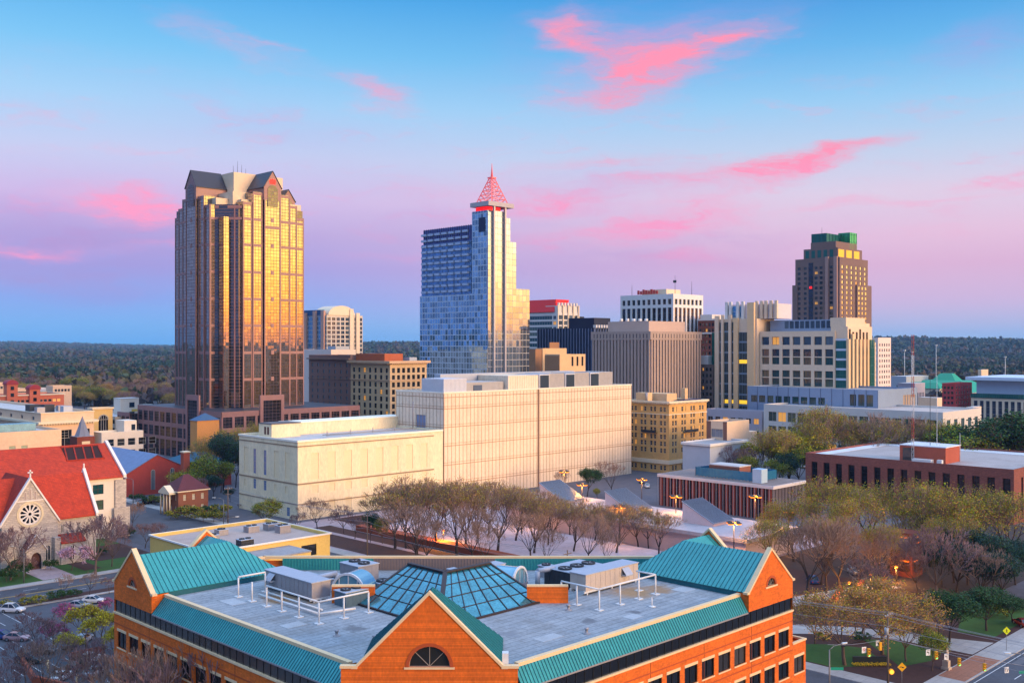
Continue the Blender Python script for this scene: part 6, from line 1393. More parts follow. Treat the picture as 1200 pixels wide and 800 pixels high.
# white slab with tiny windows behind the court building
X0, X1, Y0, Y1 = plan(1029, 1014, 1044, 590); dW, dD = X1-X0, Y1-Y0; zt = Zat(395.5, 590)
gridded('white_window_slab', 'slim white block dotted with small dark windows right of the court building', X0, X1, Y0, Y1, zt, mat('pink_white_render', (226,206,196), .8, var=.06), [(grid(.5, dD-.5, 3, 1, [zt-5-3.1*i for i in range(12)], 1.4), DKGLASS, DKFRAME, 1, 1, 0)], [(grid(.8, dW-.8, 5, 1.3, [zt-5-3.1*i for i in range(12)], 1.6), DKGLASS, DKFRAME, 1, 1, 0)], roof=ROOFL)
# low pale building with green glass windows behind the trees
X0, X1, Y0, Y1 = plan(1105, 895, 1150, 400); zt = Zat(483, 400); dW, dD = X1-X0, Y1-Y0
ops = grid(2, dD-2, 16, 3.9, [zt-7.4, zt-13.6, zt-19.8], 4.2)
gridded('pale_glazed_hall', 'long pale three-storey hall with green glass windows behind budding trees', X0, X1, Y0, Y1, zt, mat('pale_grey_precast', (206,198,190), .85, var=.08), [(ops, TEALGL, WFRAME, 2, 1, .03)], [(grid(2, dW-2, 5, 3.4, [zt-7.4, zt-13.6], 4.2), TEALGL, WFRAME, 2, 1, .0)], roof=mat('pinkish_flat_roof', (188,172,162), .9, var=.12, scale=.2))
# low grey block, cream block and white shed between hotel and pale hall
X0, X1, Y0, Y1 = plan(893, 826, 905, 462); zt = Zat(482, 462); dD = Y1-Y0
gridded('grey_low_block', 'low grey-roofed block with blue windows at the foot of the court building', X0, X1, Y0, Y1, zt, mat('lavender_grey_render', (170,164,174), .85, var=.08), [(grid(1, dD-1, 7, dD/7*.62, [zt-6, zt-11.5], 2.6), BLUEGL, WFRAME, 2, 1, .08)], [])
X0, X1, Y0, Y1 = plan(852, 828, 878, 392); zt = Zat(494, 392); dW, dD = X1-X0, Y1-Y0
b, _, _ = gridded('cream_box_building', 'cream box building with a brown side wall left of the budding trees', X0, X1, Y0, Y1, zt, mat('peach_cream_render', (224,192,160), .85, var=.08), [([(2.2, 7.4, zt-6.2, zt-3)], BLIND, WFRAME, 3, 1, 0)], [([(9.5, 10.5, 5, 7)], DKGLASS, DKFRAME, 1, 1, 0)])
q = MB(); q.box(X1+.02, X1+8, Y0+1.5, Y1, 0, zt-5); o = q.build('lower_block', mat('peach_cream_render', (224,192,160)), b); q = MB(); f = Face(X0, Y1, -90, dD); f.box(q, .02, 2, -.1, -.01, 0, zt-.1); f.box(q, 7.6, dD-.02, -.1, -.01, 0, zt-.1); q.build('brown_cladding', mat('brown_cladding', (128,88,72), .8, var=.1), b)
X0, X1, Y0, Y1 = plan(832, 800, 875, 372); zt = Zat(521, 372)
b, _, _ = gridded('white_shed', 'low shed with a pale wall and white roof edge between hotel and trees', X0, X1, Y0, Y1, zt, mat('pale_blue_wall', (176,182,192), .85, var=.1), [], [], roof=ROOFG, par=.3); cornice(b, X0, X1, Y0, Y1, zt-.6, zt+.3, .5, mat('white_parapet', (224,218,212)), 'roof_edge')
# ------------------------------------------------------------------ low block of brick fins with a blue roof screen
X0, X1, Y0, Y1 = plan(906, 771, 943, 303); zt = 10.2; dW, dD = X1-X0, Y1-Y0; FB = mat('fin_red_brick', (124,58,48), .85, var=.15, scale=.4)
b = bld('brick_fin_block', 'flat-roofed block of narrow brick and glass stripes with a blue louvred roof screen', X0, X1, Y0, Y1)
q = MB(); q.box(X0+.4, X1-.4, Y0+.4, Y1-.2, 0, zt-.9); q.build('glass_core', gridglass('fin_glass', (40,40,52), 1.3, 3.2, .08, (40,36,40), .06, .5, .02), b)
fl = Face(X0, Y1, -90, dD); fr = Face(X0, Y0, 0, dW); nL = 17
for i in range(nL): u = dD*(i+.5)/nL; q = MB(); fl.box(q, u-.5, u+.5, .02, .39, 0, zt-.9); q.build('brick_pier', FB, b)
for f, n in ((fl, nL*2), (fr, 22)):
    q = MB()
    for i in range(n+1): u = f.W*i/n; f.box(q, max(.02,u-.06), min(f.W-.02,u+.06), -.1, .015, 0, zt-.9)
    q.build('white_fins', mat('white_fin', (168,160,164), .6, var=.06), b)
q = MB(); q.box(X0-.3, X1+.3, Y0-.3, Y1+.1, zt-.9, zt); q.build('roof_slab', mat('pale_roof_edge', (196,192,194), .7, var=.06), b); q = MB(); q.box(X0+.2, X1-.2, Y0+.2, Y1-.3, zt+.003, zt+.06); q.build('roof', mat('brown_grey_roof', (132,116,110), .9, var=.25, scale=.2, grime=.4), b)
BLM = mat('blue_louvre_screen', (34,110,150), .45, metal=.3, var=.18, scale=.8); cx_, cy_ = X0+11, Y0+15
o = None
for (xa, ya, xb, yb) in ((X0+4, Y1-12, X0+4, Y0+8), (X0+4, Y0+8, X1-3, Y0+8), (X1-3, Y0+8, X1-3, Y1-14), (X0+4, Y1-12, X1-3, Y1-14)):
    q = MB(); q.bar((xa, ya, zt+1.6), (xb, yb, zt+1.6), .12, 2.6); n = int(hypot(xb-xa, yb-ya)/1.2)
    for k in range(n+1): p_ = (xa+(xb-xa)*k/n, ya+(yb-ya)*k/n); q.bar((*p_, zt+.07), (*p_, zt+3), .16, .22)
    q.build('louvre_screen', BLM, b)
pent(b, 'roof_house', X0+7, X1-5, Y0+16, Y1-15, zt, zt+3.6, mat('brown_brick2', (136,86,68), .85, var=.12), ROOFL); q = MB(); q.box(X0+2.6, X0+6, Y0+5.5, Y0+8.6, zt+.07, zt+4.2); q.build('white_cooling_tower', mat('pale_blue_metal', (160,186,206), .5, var=.08), b)
# ------------------------------------------------------------------ brick archive block at the right edge
X0, X1, Y0, Y1 = plan(1188, 944, 1260, 296); X1 = 369; Y0 = 106.7; zt = 16; dW, dD = X1-X0, Y1-Y0; AB = mat('plum_red_brick', (138,80,68), .85, var=.2, scale=.4, courses=(.6,.2,.02,.2))
wz = [(1.6+dD/15.2*i+.5, 1.6+dD/15.2*i+2.7) for i in range(15)]
b, fl, fr = gridded('brick_archive', 'broad flat-roofed brick block with a row of tall narrow dark windows, right edge', X0, X1, Y0, Y1, zt, AB, [([(a, c, 2.0, 13.2) for a, c in wz], gridglass('tall_dark_glass', (34,34,44), 2, 2.2, .1, (30,26,28), .08, .5, .02), DKFRAME, 1, 3, .0)], [([(6+7*i, 7.6+7*i, 2, 13.2) for i in range(5)], DKGLASS, DKFRAME, 1, 3, 0)], depth=.7, roof=mat('tan_gravel_roof', (170,160,156), .9, var=.15, scale=.3, grime=.3), par=.7)
q = MB(); q.box(X0+.36, X1-.36, Y1-5, Y1-.36, zt-.69, zt-.6); q.box(X1-8, X1-.36, Y0+.36, Y1-5.01, zt-.69, zt-.6); q.build('white_roof_membrane', WHITEROOF, b)
xs, ys = G(1107, 316); t = pent(b, 'brick_penthouse', xs-.5, xs+11, ys-.5, ys+14, zt-.7, zt+4.2, mat('orange_plum_brick', (168,84,62), .85, var=.12), WHITEROOF)
q = MB(); q.box(xs-.6, xs-.51, ys+9.4, ys+13, zt-.4, zt+3.6); q.build('dark_door', DKGLASS, t); q = MB(); q.box(xs-4, xs-2, ys+2.6, ys+8.6, zt-.65, zt+.6); q.build('roof_unit', WHITEP, b); q = MB(); q.box(xs-3, xs-1.8, ys-.3, ys+1.2, zt-.65, zt+.7); q.build('roof_unit', WHITEP, b)
q = MB(); zq = zt+4.5; q.path([(xs+1, ys+12, zq), (xs+1, ys+12, zq+1.1), (xs+1, ys+2, zq+1.1), (xs+1, ys+2, zq)], .06, 5); q.build('roof_rail', WHITEP, t)
for i, (px, yt) in enumerate(((1070, 392), (1090, 418), (1098, 440), (1125, 505))):
    x, y = G(px, 322 if i != 3 else 316); lab = ['tall red and white lattice mast rising behind the brick archive', 'thin dark aerial mast just right of the lattice mast', 'short pale whip aerial right of the dark aerial mast', 'short whip aerial at the right end of the brick penthouse'][i]
    t = thing('lattice_mast' if i == 0 else 'aerial_mast', lab, 'mast', (x, y, zt)); q = MB(); zt_ = Zat(yt, 322)
    if i == 0:
        for k in range(24):
            z0, z1 = zt+(zt_-zt)*k/24, zt+(zt_-zt)*(k+1)/24
            for c in range(3):
                a, c2 = 2*pi*c/3, 2*pi*(c+1)/3; r_ = .42
                q.tube((x+cos(a)*r_, y+sin(a)*r_, z0), (x+cos(a)*r_, y+sin(a)*r_, z1), .055, .055, 4, (k//4) % 2, False); q.tube((x+cos(a)*r_, y+sin(a)*r_, z0), (x+cos(c2)*r_, y+sin(c2)*r_, z1), .035, .035, 4, (k//4) % 2, False)
        q.build('mast', [WHITEP, mat('mast_red', (170,70,60), .6, var=.05)], t)
    else: q.tube((x, y, zt), (x, y, zt_), .12, .05, 6); q.build('mast', DARKM if i == 1 else WHITEP, t)
# ------------------------------------------------------------------ plaza hall with wedge skylights
b = bld('wedge_skylight_hall', 'low flat hall with a white roof and pink-lit wall behind the right teal gable', 210, 234, 132, 214); PLW = mat('pink_white_concrete', (206,184,184), .85, var=.1, scale=.3)
mb = MB(); mb.box(211, 233, 132.6, 213.6, 0, 5.2); mb.build('wall', PLW, b); mb = MB(); mb.box(209.6, 234.4, 131.4, 214.6, 5.21, 6.1); mb.build('roof_slab', mat('white_concrete_roof', (176,168,172), .8, var=.16, scale=.25, seams=(4,4,.06,.2), grime=.2), b)
SKR = mat('ribbed_grey_skylight_metal', (138,148,164), .4, metal=.3, var=.1)
for i, (y, lab) in enumerate(((147, 'nearest wedge-shaped skylight on the white hall roof, beside the teal gable'), (173, 'middle wedge-shaped skylight on the white hall roof'), (198, 'farthest wedge-shaped skylight on the white hall roof, near the tall panelled wall'))):
    t = thing('wedge_skylight', lab, 'skylight', (224, y, 6.1), 'wedge skylights on the white hall roof'); x0, x1, ya, yb, h = 219, 228, y, y+9.5, 5.2
    q = MB(); q.poly([(x0,yb,6.1),(x0,ya,6.1),(x0,ya,6.7),(x0,yb,6.1+h)]); q.poly([(x1,ya,6.1),(x1,yb,6.1),(x1,yb,6.1+h),(x1,ya,6.7)]); q.poly([(x1,yb,6.1),(x0,yb,6.1),(x0,yb,6.1+h),(x1,yb,6.1+h)]); q.poly([(x0,ya,6.1),(x1,ya,6.1),(x1,ya,6.7),(x0,ya,6.7)]); q.build('side_walls', PLW, t)
    q = MB(); q.slab([(x0-.15,ya-.2,6.68),(x1+.15,ya-.2,6.68),(x1+.15,yb+.2,6.14+h),(x0-.15,yb+.2,6.14+h)], (0,0,.22))
    for k in range(16): xx = x0+.3+(x1-x0-.6)*k/15; q.bar((xx,ya-.15,6.95), (xx,yb+.15,6.4+h), .12, .16, 1)
    q.build('sloped_roof', [SKR, mat('dark_skylight_rib', (90,96,110), .5, var=.05)], t)
# plaza terraces and brick edge behind the foreground office
mb = MB(); mb.prism([(176,140),(206,136),(206,232),(176,232)], .03, .9); tag(mb.build('plaza_terrace', mat('pale_terrace_paving', (192,178,186), .85, var=.16, scale=.2, seams=(3,3,.08,.22))), 'raised pale paved terrace among bare trees in front of the white hall', 'terrace')
mb = MB(); mb.prism([(172,130),(175.4,130),(175.4,234),(172,234)], .03, 1.5); tag(mb.build('brick_planter', mat('planter_brick', (150,74,48), .85, var=.15, scale=.6)), 'long low brick planter wall along the tree row', 'planter')
# ------------------------------------------------------------------ far right
X0, X1, Y0, Y1 = plan(1119, 1104, 1139, 690); zt = Zat(449, 690); dW, dD = X1-X0, Y1-Y0
gridded('red_flat_block', 'bright red-brick block with rows of small windows among far low buildings, right', X0, X1, Y0, Y1, zt, mat('scarlet_brick', (178,60,60), .85, var=.1), [(grid(.6, dD-.6, 3, 1.6, [zt-4-3.4*i for i in range(6)], 1.8), DKGLASS, DKFRAME, 1, 1, .05)], [(grid(.6, dW-.6, 6, 2.0, [zt-4-3.4*i for i in range(6)], 1.9), DKGLASS, PW, 1, 1, .05)])
X0, X1, Y0, Y1 = plan(1262, 1138, 1300, 640); zt = Zat(458, 640); dD = Y1-Y0; PB = mat('pale_blue_metal_wall', (176,194,214), .5, metal=.1, var=.06)
b, _, _ = gridded('blue_white_arena', 'long pale blue and white arena with a colonnade of tall windows, far right edge', X0, X1, Y0, Y1, Zat(470, 640), mat('cream_colonnade', (220,198,168), .85, var=.08), [(grid(1, dD-1, 16, dD/16*.62, [2], 13), gridglass('arena_glass', (56,64,84), 2, 3, .15, (90,90,100), .08, .6), WFRAME, 1, 3, .12)], [], roof=ROOFL)
q = MB(); q.box(X0+4, X1, Y0, Y1-2, Zat(470, 640), Zat(448, 640)); q.build('upper_hall', PB, b); q = MB(); q.box(X0-2, X1, Y0, Y1+3, Zat(448,640)+.01, Zat(444, 640)); q.build('roof_edge', mat('white_metal_roof', (200,212,226), .5, var=.06), b); q = MB(); q.box(X0-.5, X0+3.9, Y0, Y1, Zat(470,640)+.01, Zat(464.5, 640)); q.build('glass_band', gridglass('green_glass', (44,110,104), 1.5, 4.2), b)
GRF = mat('bright_green_roof', (34,150,112), .5, var=.1)
x, y = G(1110, 900); b = bld('green_roofed_hall', 'low hall with bright green hipped roofs far off on the right', x-30, x+30, y-30, y+30); q = MB(); q.box(x-26, x+26, y-30, y+30, 0, 12); q.build('wall', mat('cream_wall', (216,196,168), .85, var=.1), b)
def hip(parent, x0, x1, y0, y1, z, h, m, ins):
    q = MB(); c4 = [(x0,y0,z),(x1,y0,z),(x1,y1,z),(x0,y1,z)]; r4 = [(x0+ins,y0+ins,z+h),(x1-ins,y0+ins,z+h),(x1-ins,y1-ins,z+h),(x0+ins,y1-ins,z+h)]
    for i in range(4): q.poly([c4[i], c4[(i+1) % 4], r4[(i+1) % 4], r4[i]])
    q.poly(r4); return q.build('green_roof', m, parent)
hip(b, x-28, x+28, y-32, y+32, 12.01, 9, GRF, 16); hip(b, x-8, x+8, y-10, y+10, 21.02, 6, GRF, 5); q = MB(); q.box(x-40, x-28.1, y-10, y+28, 0, 15); q.build('side_block', mat('cream_wall', (216,196,168)), b); hip(b, x-41, x-27, y-11, y+29, 15.01, 5, GRF, 5)
for (pa, pc, pr, yt, d, lab, m) in ((1062, 1044, 1088, 441, 880, 'long low grey-roofed shed left of the green roofs', GALVT), (1098, 1076, 1104, 466, 520, 'low cream wall block with dark slots in front of the red block', PCH), (1150, 1146, 1158, 433, 1020, 'small cream box building right of the green roofs', PCH), (1072, 1052, 1084, 449, 760, 'low lavender block left of the green-roofed hall', mat('lavender_grey_render', (170,164,174))),
    (1104, 1098, 1116, 412, 3300, 'tiny white roof among far woods above the green roofs', WHT), (1180, 1172, 1196, 414, 3300, 'long white roof among far woods at the right edge', WHT), (1092, 1080, 1098, 418, 2900, 'low white shed among woods left of the far roofs', WHT), (1140, 1132, 1150, 477, 610, 'low cream annexe in front of the red block', PCH)):
    X0, X1, Y0, Y1 = plan(pa, pc, pr, d); zt = Zat(yt, d); dW = X1-X0; zt = max(zt, 6); gridded('low_block', lab, X0, X1, Y0, Y1, zt, m, z0=0 if d < 1500 else zt-9, L_=None, R_=[(grid(1, dW-1, 6, dW/14, [zt*.3], zt*.4), DKGLASS, DKFRAME, 1, 1, 0)] if d < 800 else [], roof=ROOFL, par=0)
for px, yb, yt in ((1060, 430, 411), (1069, 428, 413), (1097, 432, 405), (1178, 436, 419)):
    d = 980; x, y = G(px, d); q = MB(); q.tube((x,y,0), (x,y,Zat(yt,d)), .4, .22, 6); q.box(x-.9, x+.9, y-.9, y+.9, Zat(yt,d), Zat(yt,d)+1.0)
    o = q.build('floodlight_mast', WHITEP); tag(o, {1060:'leftmost tall white floodlight mast near the green roofs',1069:'second thin white floodlight mast from the left near the green roofs',1097:'tallest white mast standing behind the green roof ridge',1178:'white floodlight mast above the arena roof at the right edge'}[px], 'mast', 'far floodlight masts')
# ================================================================== church, left
LST = mat('pale_grey_limestone', (186,176,168), .9, var=.2, scale=.8, bump=.3, courses=(.9,.42,.05,.3)); REDR = mat('red_tile_roof', (178,54,22), .8, var=.3, scale=.5, courses=(.5,.34,.03,.3)); WSTN = mat('white_stone_coping', (220,212,206), .8, var=.08); REDD = mat('deep_red_tile_roof', (154,42,20), .8, var=.3, scale=.5, courses=(.5,.34,.03,.3))
b = thing('stone_church', 'pale stone church with bright red roofs and a rose window, left edge', 'church', (89, 252, 0))
GX0, GX1, GY, ze, za = 83.0, 95.6, 248.0, 10.6, 20.8; gm = (GX0+GX1)/2
fG = Face(GX0, GY, 0, GX1-GX0); mb = MB(); W6 = GX1-GX0; rc_ = (W6/2, 12.6); rr = 2.5; n = 24
ring = [(rc_[0]+cos(2*pi*k/n)*rr, rc_[1]+sin(2*pi*k/n)*rr) for k in range(n)]
mb.poly([fG.p(0,0,0), fG.p(W6,0,0), fG.p(W6,0,9.6), fG.p(0,0,9.6)])
rtp = [(W6,9.6),(W6,ze),(W6/2,za)]; lfp = [(W6/2,za),(0,ze),(0,9.6)]
mb.poly([fG.p(u,0,z) for u, z in [(W6/2,9.6)]+rtp+[ring[k] for k in range(6,-7,-1)]]); mb.poly([fG.p(u,0,z) for u, z in lfp+[(W6/2,9.6)]+[ring[k % n] for k in range(18,5,-1)]])
for k in range(n): a, c = ring[k], ring[(k+1) % n]; mb.poly([fG.p(a[0],0,a[1]), fG.p(c[0],0,c[1]), fG.p(c[0],.5,c[1]), fG.p(a[0],.5,a[1])])
mb.poly([(GX1,GY,0),(GX1,GY+14,0),(GX1,GY+14,ze),(GX1,GY,ze)]); mb.poly([(GX0,GY+14,0),(GX0,GY,0),(GX0,GY,ze),(GX0,GY+14,ze)])
mb.build('gable_wall', LST, b)
q = MB(); q.poly([fG.p(u,.45,z) for u, z in ring]); o = q.build('rose_window', DKGLASS, b); q = MB()
for k in range(12):
    a = 2*pi*k/12; q.bar(fG.p(rc_[0]+cos(a)*.5,.3,rc_[1]+sin(a)*.5), fG.p(rc_[0]+cos(a)*rr,.3,rc_[1]+sin(a)*rr), .3, .3)
    a2 = a+pi/12; q.lathe(fG.p(0,0,0), [(0.001,0),(0.001,.001)], 3) if False else None
for r1, th in ((.5,.26),(rr-.12,.34)):
    for k in range(n): a, c = 2*pi*k/n, 2*pi*(k+1)/n; q.bar(fG.p(rc_[0]+cos(a)*r1,.28,rc_[1]+sin(a)*r1), fG.p(rc_[0]+cos(c)*r1,.28,rc_[1]+sin(c)*r1), .3, th)
for k in range(12):   # rounded outer ends of the petals
    a = 2*pi*(k+.5)/12; c0 = (rc_[0]+cos(a)*(rr-.75), rc_[1]+sin(a)*(rr-.75))
    for s in range(6):
        t0, t1 = a-pi/2+pi*s/6, a-pi/2+pi*(s+1)/6; q.bar(fG.p(c0[0]+cos(t0)*.52,.3,c0[1]+sin(t0)*.52), fG.p(c0[0]+cos(t1)*.52,.3,c0[1]+sin(t1)*.52), .24, .16)
q.build('tracery', WSTN, o); q = MB()
for k in range(n): a, c = 2*pi*k/n, 2*pi*(k+1)/n; q.slab([fG.p(rc_[0]+cos(t)*r_, -.12, rc_[1]+sin(t)*r_) for t, r_ in ((a,rr+.05),(a,rr+.55),(c,rr+.55),(c,rr+.05))], (0,.11,0))
q.build('stone_surround', mat('cream_surround', (206,190,160), .85, var=.1), o)
q = MB(); fG.box(q, W6/2-3.5, W6/2+3.5, -.15, -.01, 15.6, 15.9); q.build('string_course', WSTN, b)
for u in (-1.1, 0, 1.1): inst('lancet_window', win_mesh(.55, 1.9+(.7 if u == 0 else 0), 1, 1, .08, .05, mat('brown_louvre', (120,84,70), .8, var=.1), WSTN, True), b, fG.p(W6/2+u-.27, -.06, 16), 0)
q = MB()
for s in (-1, 1): q.slab([fG.p(W6/2, -.35, za+.5), fG.p(W6/2, -.35, za-.15), fG.p(W6/2+s*(W6/2+.4), -.35, ze-.55), fG.p(W6/2+s*(W6/2+.4), -.35, ze+.1)], (0,.9,0))
q.bar((gm, GY, za+.3), (gm, GY, za+2.1), .3, .3); q.bar((gm-.55, GY, za+1.5), (gm+.55, GY, za+1.5), .3, .28); q.build('gable_coping', WSTN, b)
q = MB(); q.slab([(GX1+.3,GY+.5,ze-.3),(GX1+.3,GY+16,ze-.3),(gm,GY+16,za-.1),(gm,GY+.5,za-.1)], (0,0,.3)); q.slab([(GX0-.3,GY+16,ze-.3),(GX0-.3,GY+.5,ze-.3),(gm,GY+.5,za-.1),(gm,GY+16,za-.1)], (0,0,.3)); q.build('transept_roof', REDD, b)
# nave with its ridge along the street
NX0, NX1, NY, yr = 60, 105.2, 249.2, 256.4
q = MB(); fN = Face(GX1+.02, NY, 0, NX1-GX1); opn = [(1.2+1.9*i, 1.9+1.9*i, 7.2, 9.2) for i in range(2)]+[(5.2+1.9*i, 5.9+1.9*i, 7.2, 9.2) for i in range(2)]
fN.wall(q, 0, ze, opn, 0, .3); q.poly([(NX1,NY,0),(NX1,NY+14.4,0),(NX1,NY+14.4,ze),(NX1,yr,20.2),(NX1,NY,ze)]); q.build('nave_wall', LST, b)
for o_ in opn: inst('lancet_window', win_mesh(.7, 2, 1, 1, .1, .2, DKGLASS, WSTN, True), b, fN.p(o_[0],0,o_[2]), 0)
q = MB(); q.slab([(NX0,NY-.5,ze-.2),(NX1-.3,NY-.5,ze-.2),(NX1-.3,yr,20),(NX0,yr,20)], (0,0,.3)); q.slab([(NX1-.3,yr*2-NY+.5,ze-.2),(NX0,yr*2-NY+.5,ze-.2),(NX0,yr,20),(NX1-.3,yr,20)], (0,0,.3)); q.build('nave_roof', REDR, b)
q = MB(); q.slab([(NX1-.3,NY-.9,ze-.3),(NX1-.3,NY-.9,ze+.5),(NX1-.3,yr,21.3),(NX1-.3,2*yr-NY+.9,ze+.5),(NX1-.3,2*yr-NY+.9,ze-.3),(NX1-.3,yr,20.3)], (.7,0,0)); q.bar((NX1,yr,21),(NX1,yr,22.4),.3,.3); q.build('end_coping', WSTN, b)
q = MB(); q.slab([(GX1+.1,NY-3.2,5.0),(GX1+6,NY-3.2,5.0),(GX1+6,NY-.05,6.6),(GX1+.1,NY-.05,6.6)], (0,0,.25)); q.build('aisle_roof', REDD, b); q = MB(); q.box(GX1+.05, GX1+5.8, NY-3, NY-.02, 0, 5); q.build('aisle_wall', LST, b)
inst('arched_window', win_mesh(1.2, 3.4, 1, 1, .12, .05, DKGLASS, WSTN, True), b, (GX1+2, NY-3.1, 1.2), 0); inst('arched_window', win_mesh(1.3, 3.6, 1, 1, .12, .05, DKGLASS, WSTN, True), b, fG.p(W6-3, -.06, 1.4), 0)
q = MB(); fG.box(q, W6-1.2, W6+.2, -1.4, -.02, 0, 6.6); q.build('buttress', LST, b); q = MB(); fG.box(q, -.6, .8, -1.4, -.02, 0, 8); q.build('buttress', LST, b)
# gabled porch
px_ = gm+.2; q = MB(); hw, zp_, za_ = 2.2, 4.6, 8.0; y0 = GY-3.2; n = 10; rD = 1.15
dpts = [(rD,0),(rD,2.6)]+[(rD*cos(pi*k/n), 2.6+1.5*sin(pi*k/n)) for k in range(1,n)]+[(-rD,2.6),(-rD,0)]
q.poly([(px_+x, y0, z) for x, z in [(hw,0),(hw,zp_),(0,za_)]+dpts[:1+1+n//2][::-1]]) ; q.poly([(px_+x, y0, z) for x, z in [(0,za_),(-hw,zp_),(-hw,0)]+dpts[n//2+1:][::-1]])
q.poly([(px_+hw,y0,0),(px_+hw,GY-.02,0),(px_+hw,GY-.02,zp_),(px_+hw,y0,zp_)]); q.poly([(px_-hw,GY-.02,0),(px_-hw,y0,0),(px_-hw,y0,zp_),(px_-hw,GY-.02,zp_)]); q.build('porch', LST, b)
q = MB(); q.poly([(px_+x, y0+.7, z) for x, z in dpts[::-1]]); q.build('church_door', mat('dark_brown_door', (70,34,34), .6, var=.2, scale=2), b)
q = MB(); q.slab([(px_+hw+.2,y0-.1,zp_-.15),(px_+hw+.2,GY-.1,zp_-.15),(px_,GY-.1,za_),(px_,y0-.1,za_)], (0,0,.2)); q.slab([(px_-hw-.2,GY-.1,zp_-.15),(px_-hw-.2,y0-.1,zp_-.15),(px_,y0-.1,za_),(px_,GY-.1,za_)], (0,0,.2)); q.build('porch_roof', mat('maroon_roof', (88,40,48)), b); q = MB()
for s in (-1, 1): q.slab([(px_,y0-.3,za_+.45),(px_,y0-.3,za_+.1),(px_+s*(hw+.3),y0-.3,zp_-.35),(px_+s*(hw+.3),y0-.3,zp_)], (0,.5,0))
q.build('porch_coping', WSTN, b)
# school wing behind, long red roof
b = thing('parish_school', 'three-storey white wing with a long red tiled roof behind the church', 'building', (100, 282, 0))
SX0, SX1, SY, syr, sz, sa = 60, 122.5, 272.5, 283.5, 16.4, 24.3; q = MB(); fS = Face(SX0, SY, 0, SX1-SX0); us = [SX1-SX0-13.2+3.9*0, ]
op1 = []; op2 = []
for u in (44.4, 48.8, 54.2): op1 += [(u, u+2.9, 12.0, 14.6), (u, u+2.9, 7.8, 10.4)]; op2 += [(u+.2, u+2.7, 2.8, 6.6)]
fS.wall(q, 0, sz, op1+op2, 0, .3); q.poly([(SX1,SY,0),(SX1,SY+22,0),(SX1,SY+22,sz),(SX1,syr,sa),(SX1,SY,sz)]); q.build('white_wall', mat('white_wall', (216,204,192), .85, var=.08), b); w_ = Wins(b); w_.add(fS, op1, TEALGL, DKFRAME, 2, 2, .12, .25, None); w_.done()
for o_ in op2: inst('arched_window', win_mesh(2.5, 3.8, 1, 1, .14, .25, BLUEGL, WSTN, True), b, fS.p(o_[0],0,o_[2]), 0)
q = MB(); fS.box(q, fS.W-2.4, fS.W+.6, -.6, -.02, 0, sz-1); fS.box(q, fS.W-3, fS.W+1.4, -1.2, -.61, 0, 8); q.build('stone_buttress', LST, b)
q = MB(); q.slab([(SX0,SY-.7,sz-.35),(SX1-.3,SY-.7,sz-.35),(SX1-.3,syr,sa),(SX0,syr,sa)], (0,0,.3)); q.slab([(SX1-.3,syr*2-SY+.7,sz-.35),(SX0,syr*2-SY+.7,sz-.35),(SX0,syr,sa),(SX1-.3,syr,sa)], (0,0,.3)); q.build('red_roof', REDR, b)
q = MB(); q.slab([(SX1-.3,SY-1,sz-.4),(SX1-.3,SY-1,sz+.4),(SX1-.3,syr,sa+1),(SX1-.3,syr*2-SY+1,sz+.4),(SX1-.3,syr*2-SY+1,sz-.4),(SX1-.3,syr,sa+.2)], (.8,0,0)); q.build('end_coping', WSTN, b)
q = MB(); nrm = Vector((0, -(sa-sz), syr-SY)).normalized(); A = Vector((110.5, 278.6, 0))
def onr(x, t): return Vector((x, SY+(syr-SY)*t, sz+(sa-sz)*t+.05))+nrm*.3
q.poly([onr(109.8,.56), onr(119.6,.56), onr(119.6,.93), onr(109.8,.93)]); o = q.build('open_roof_light', mat('dark_opening', (46,22,24), .9, var=.2), b); q = MB()
for k in range(5): x = 109.8+9.8*k/4; q.bar(onr(x,.54)+nrm*.05, onr(min(x+.9,119.8),.95)+nrm*.05, .35, .3)
q.bar(onr(109.6,.54)+nrm*.06, onr(119.9,.54)+nrm*.06, .3, .3); q.bar(onr(109.6,.95)+nrm*.06, onr(119.9,.95)+nrm*.06, .3, .3); q.build('rafters', REDD, o)
# ================================================================== trees
def leafmat(name, col, var=.45):
    m = mat(name, col, .7, var=var, scale=.55, spec=.2)
    return m
BARK = mat('grey_brown_bark', (92,76,68), .95, var=.25, scale=2); BARKD = mat('dark_bark', (62,52,50), .95, var=.25, scale=2)
TWIG = mat('brown_twigs', (138,112,98), .95, var=.25, scale=1.2); TWIGP = mat('violet_brown_twigs', (120,96,98), .95, var=.25, scale=1.2); TWIGD = mat('dark_brown_twigs', (88,72,66), .95, var=.25, scale=1.2)
LOLIVE = leafmat('olive_yellow_leaves', (158,146,30)); LGREEN = leafmat('fresh_green_leaves', (124,142,30)); LDARK = leafmat('dark_green_leaves', (40,74,42)); LBLUE = leafmat('blue_green_leaves', (42,70,72)); LBRZ = leafmat('bronze_buds', (176,124,62)); LPINK = leafmat('pale_pink_blossom', (214,168,190)); LMAG = leafmat('magenta_blossom', (176,70,130)); LYEL = leafmat('yellow_green_leaves', (176,160,40)); LHEDGE = leafmat('hedge_green_leaves', (52,84,40))
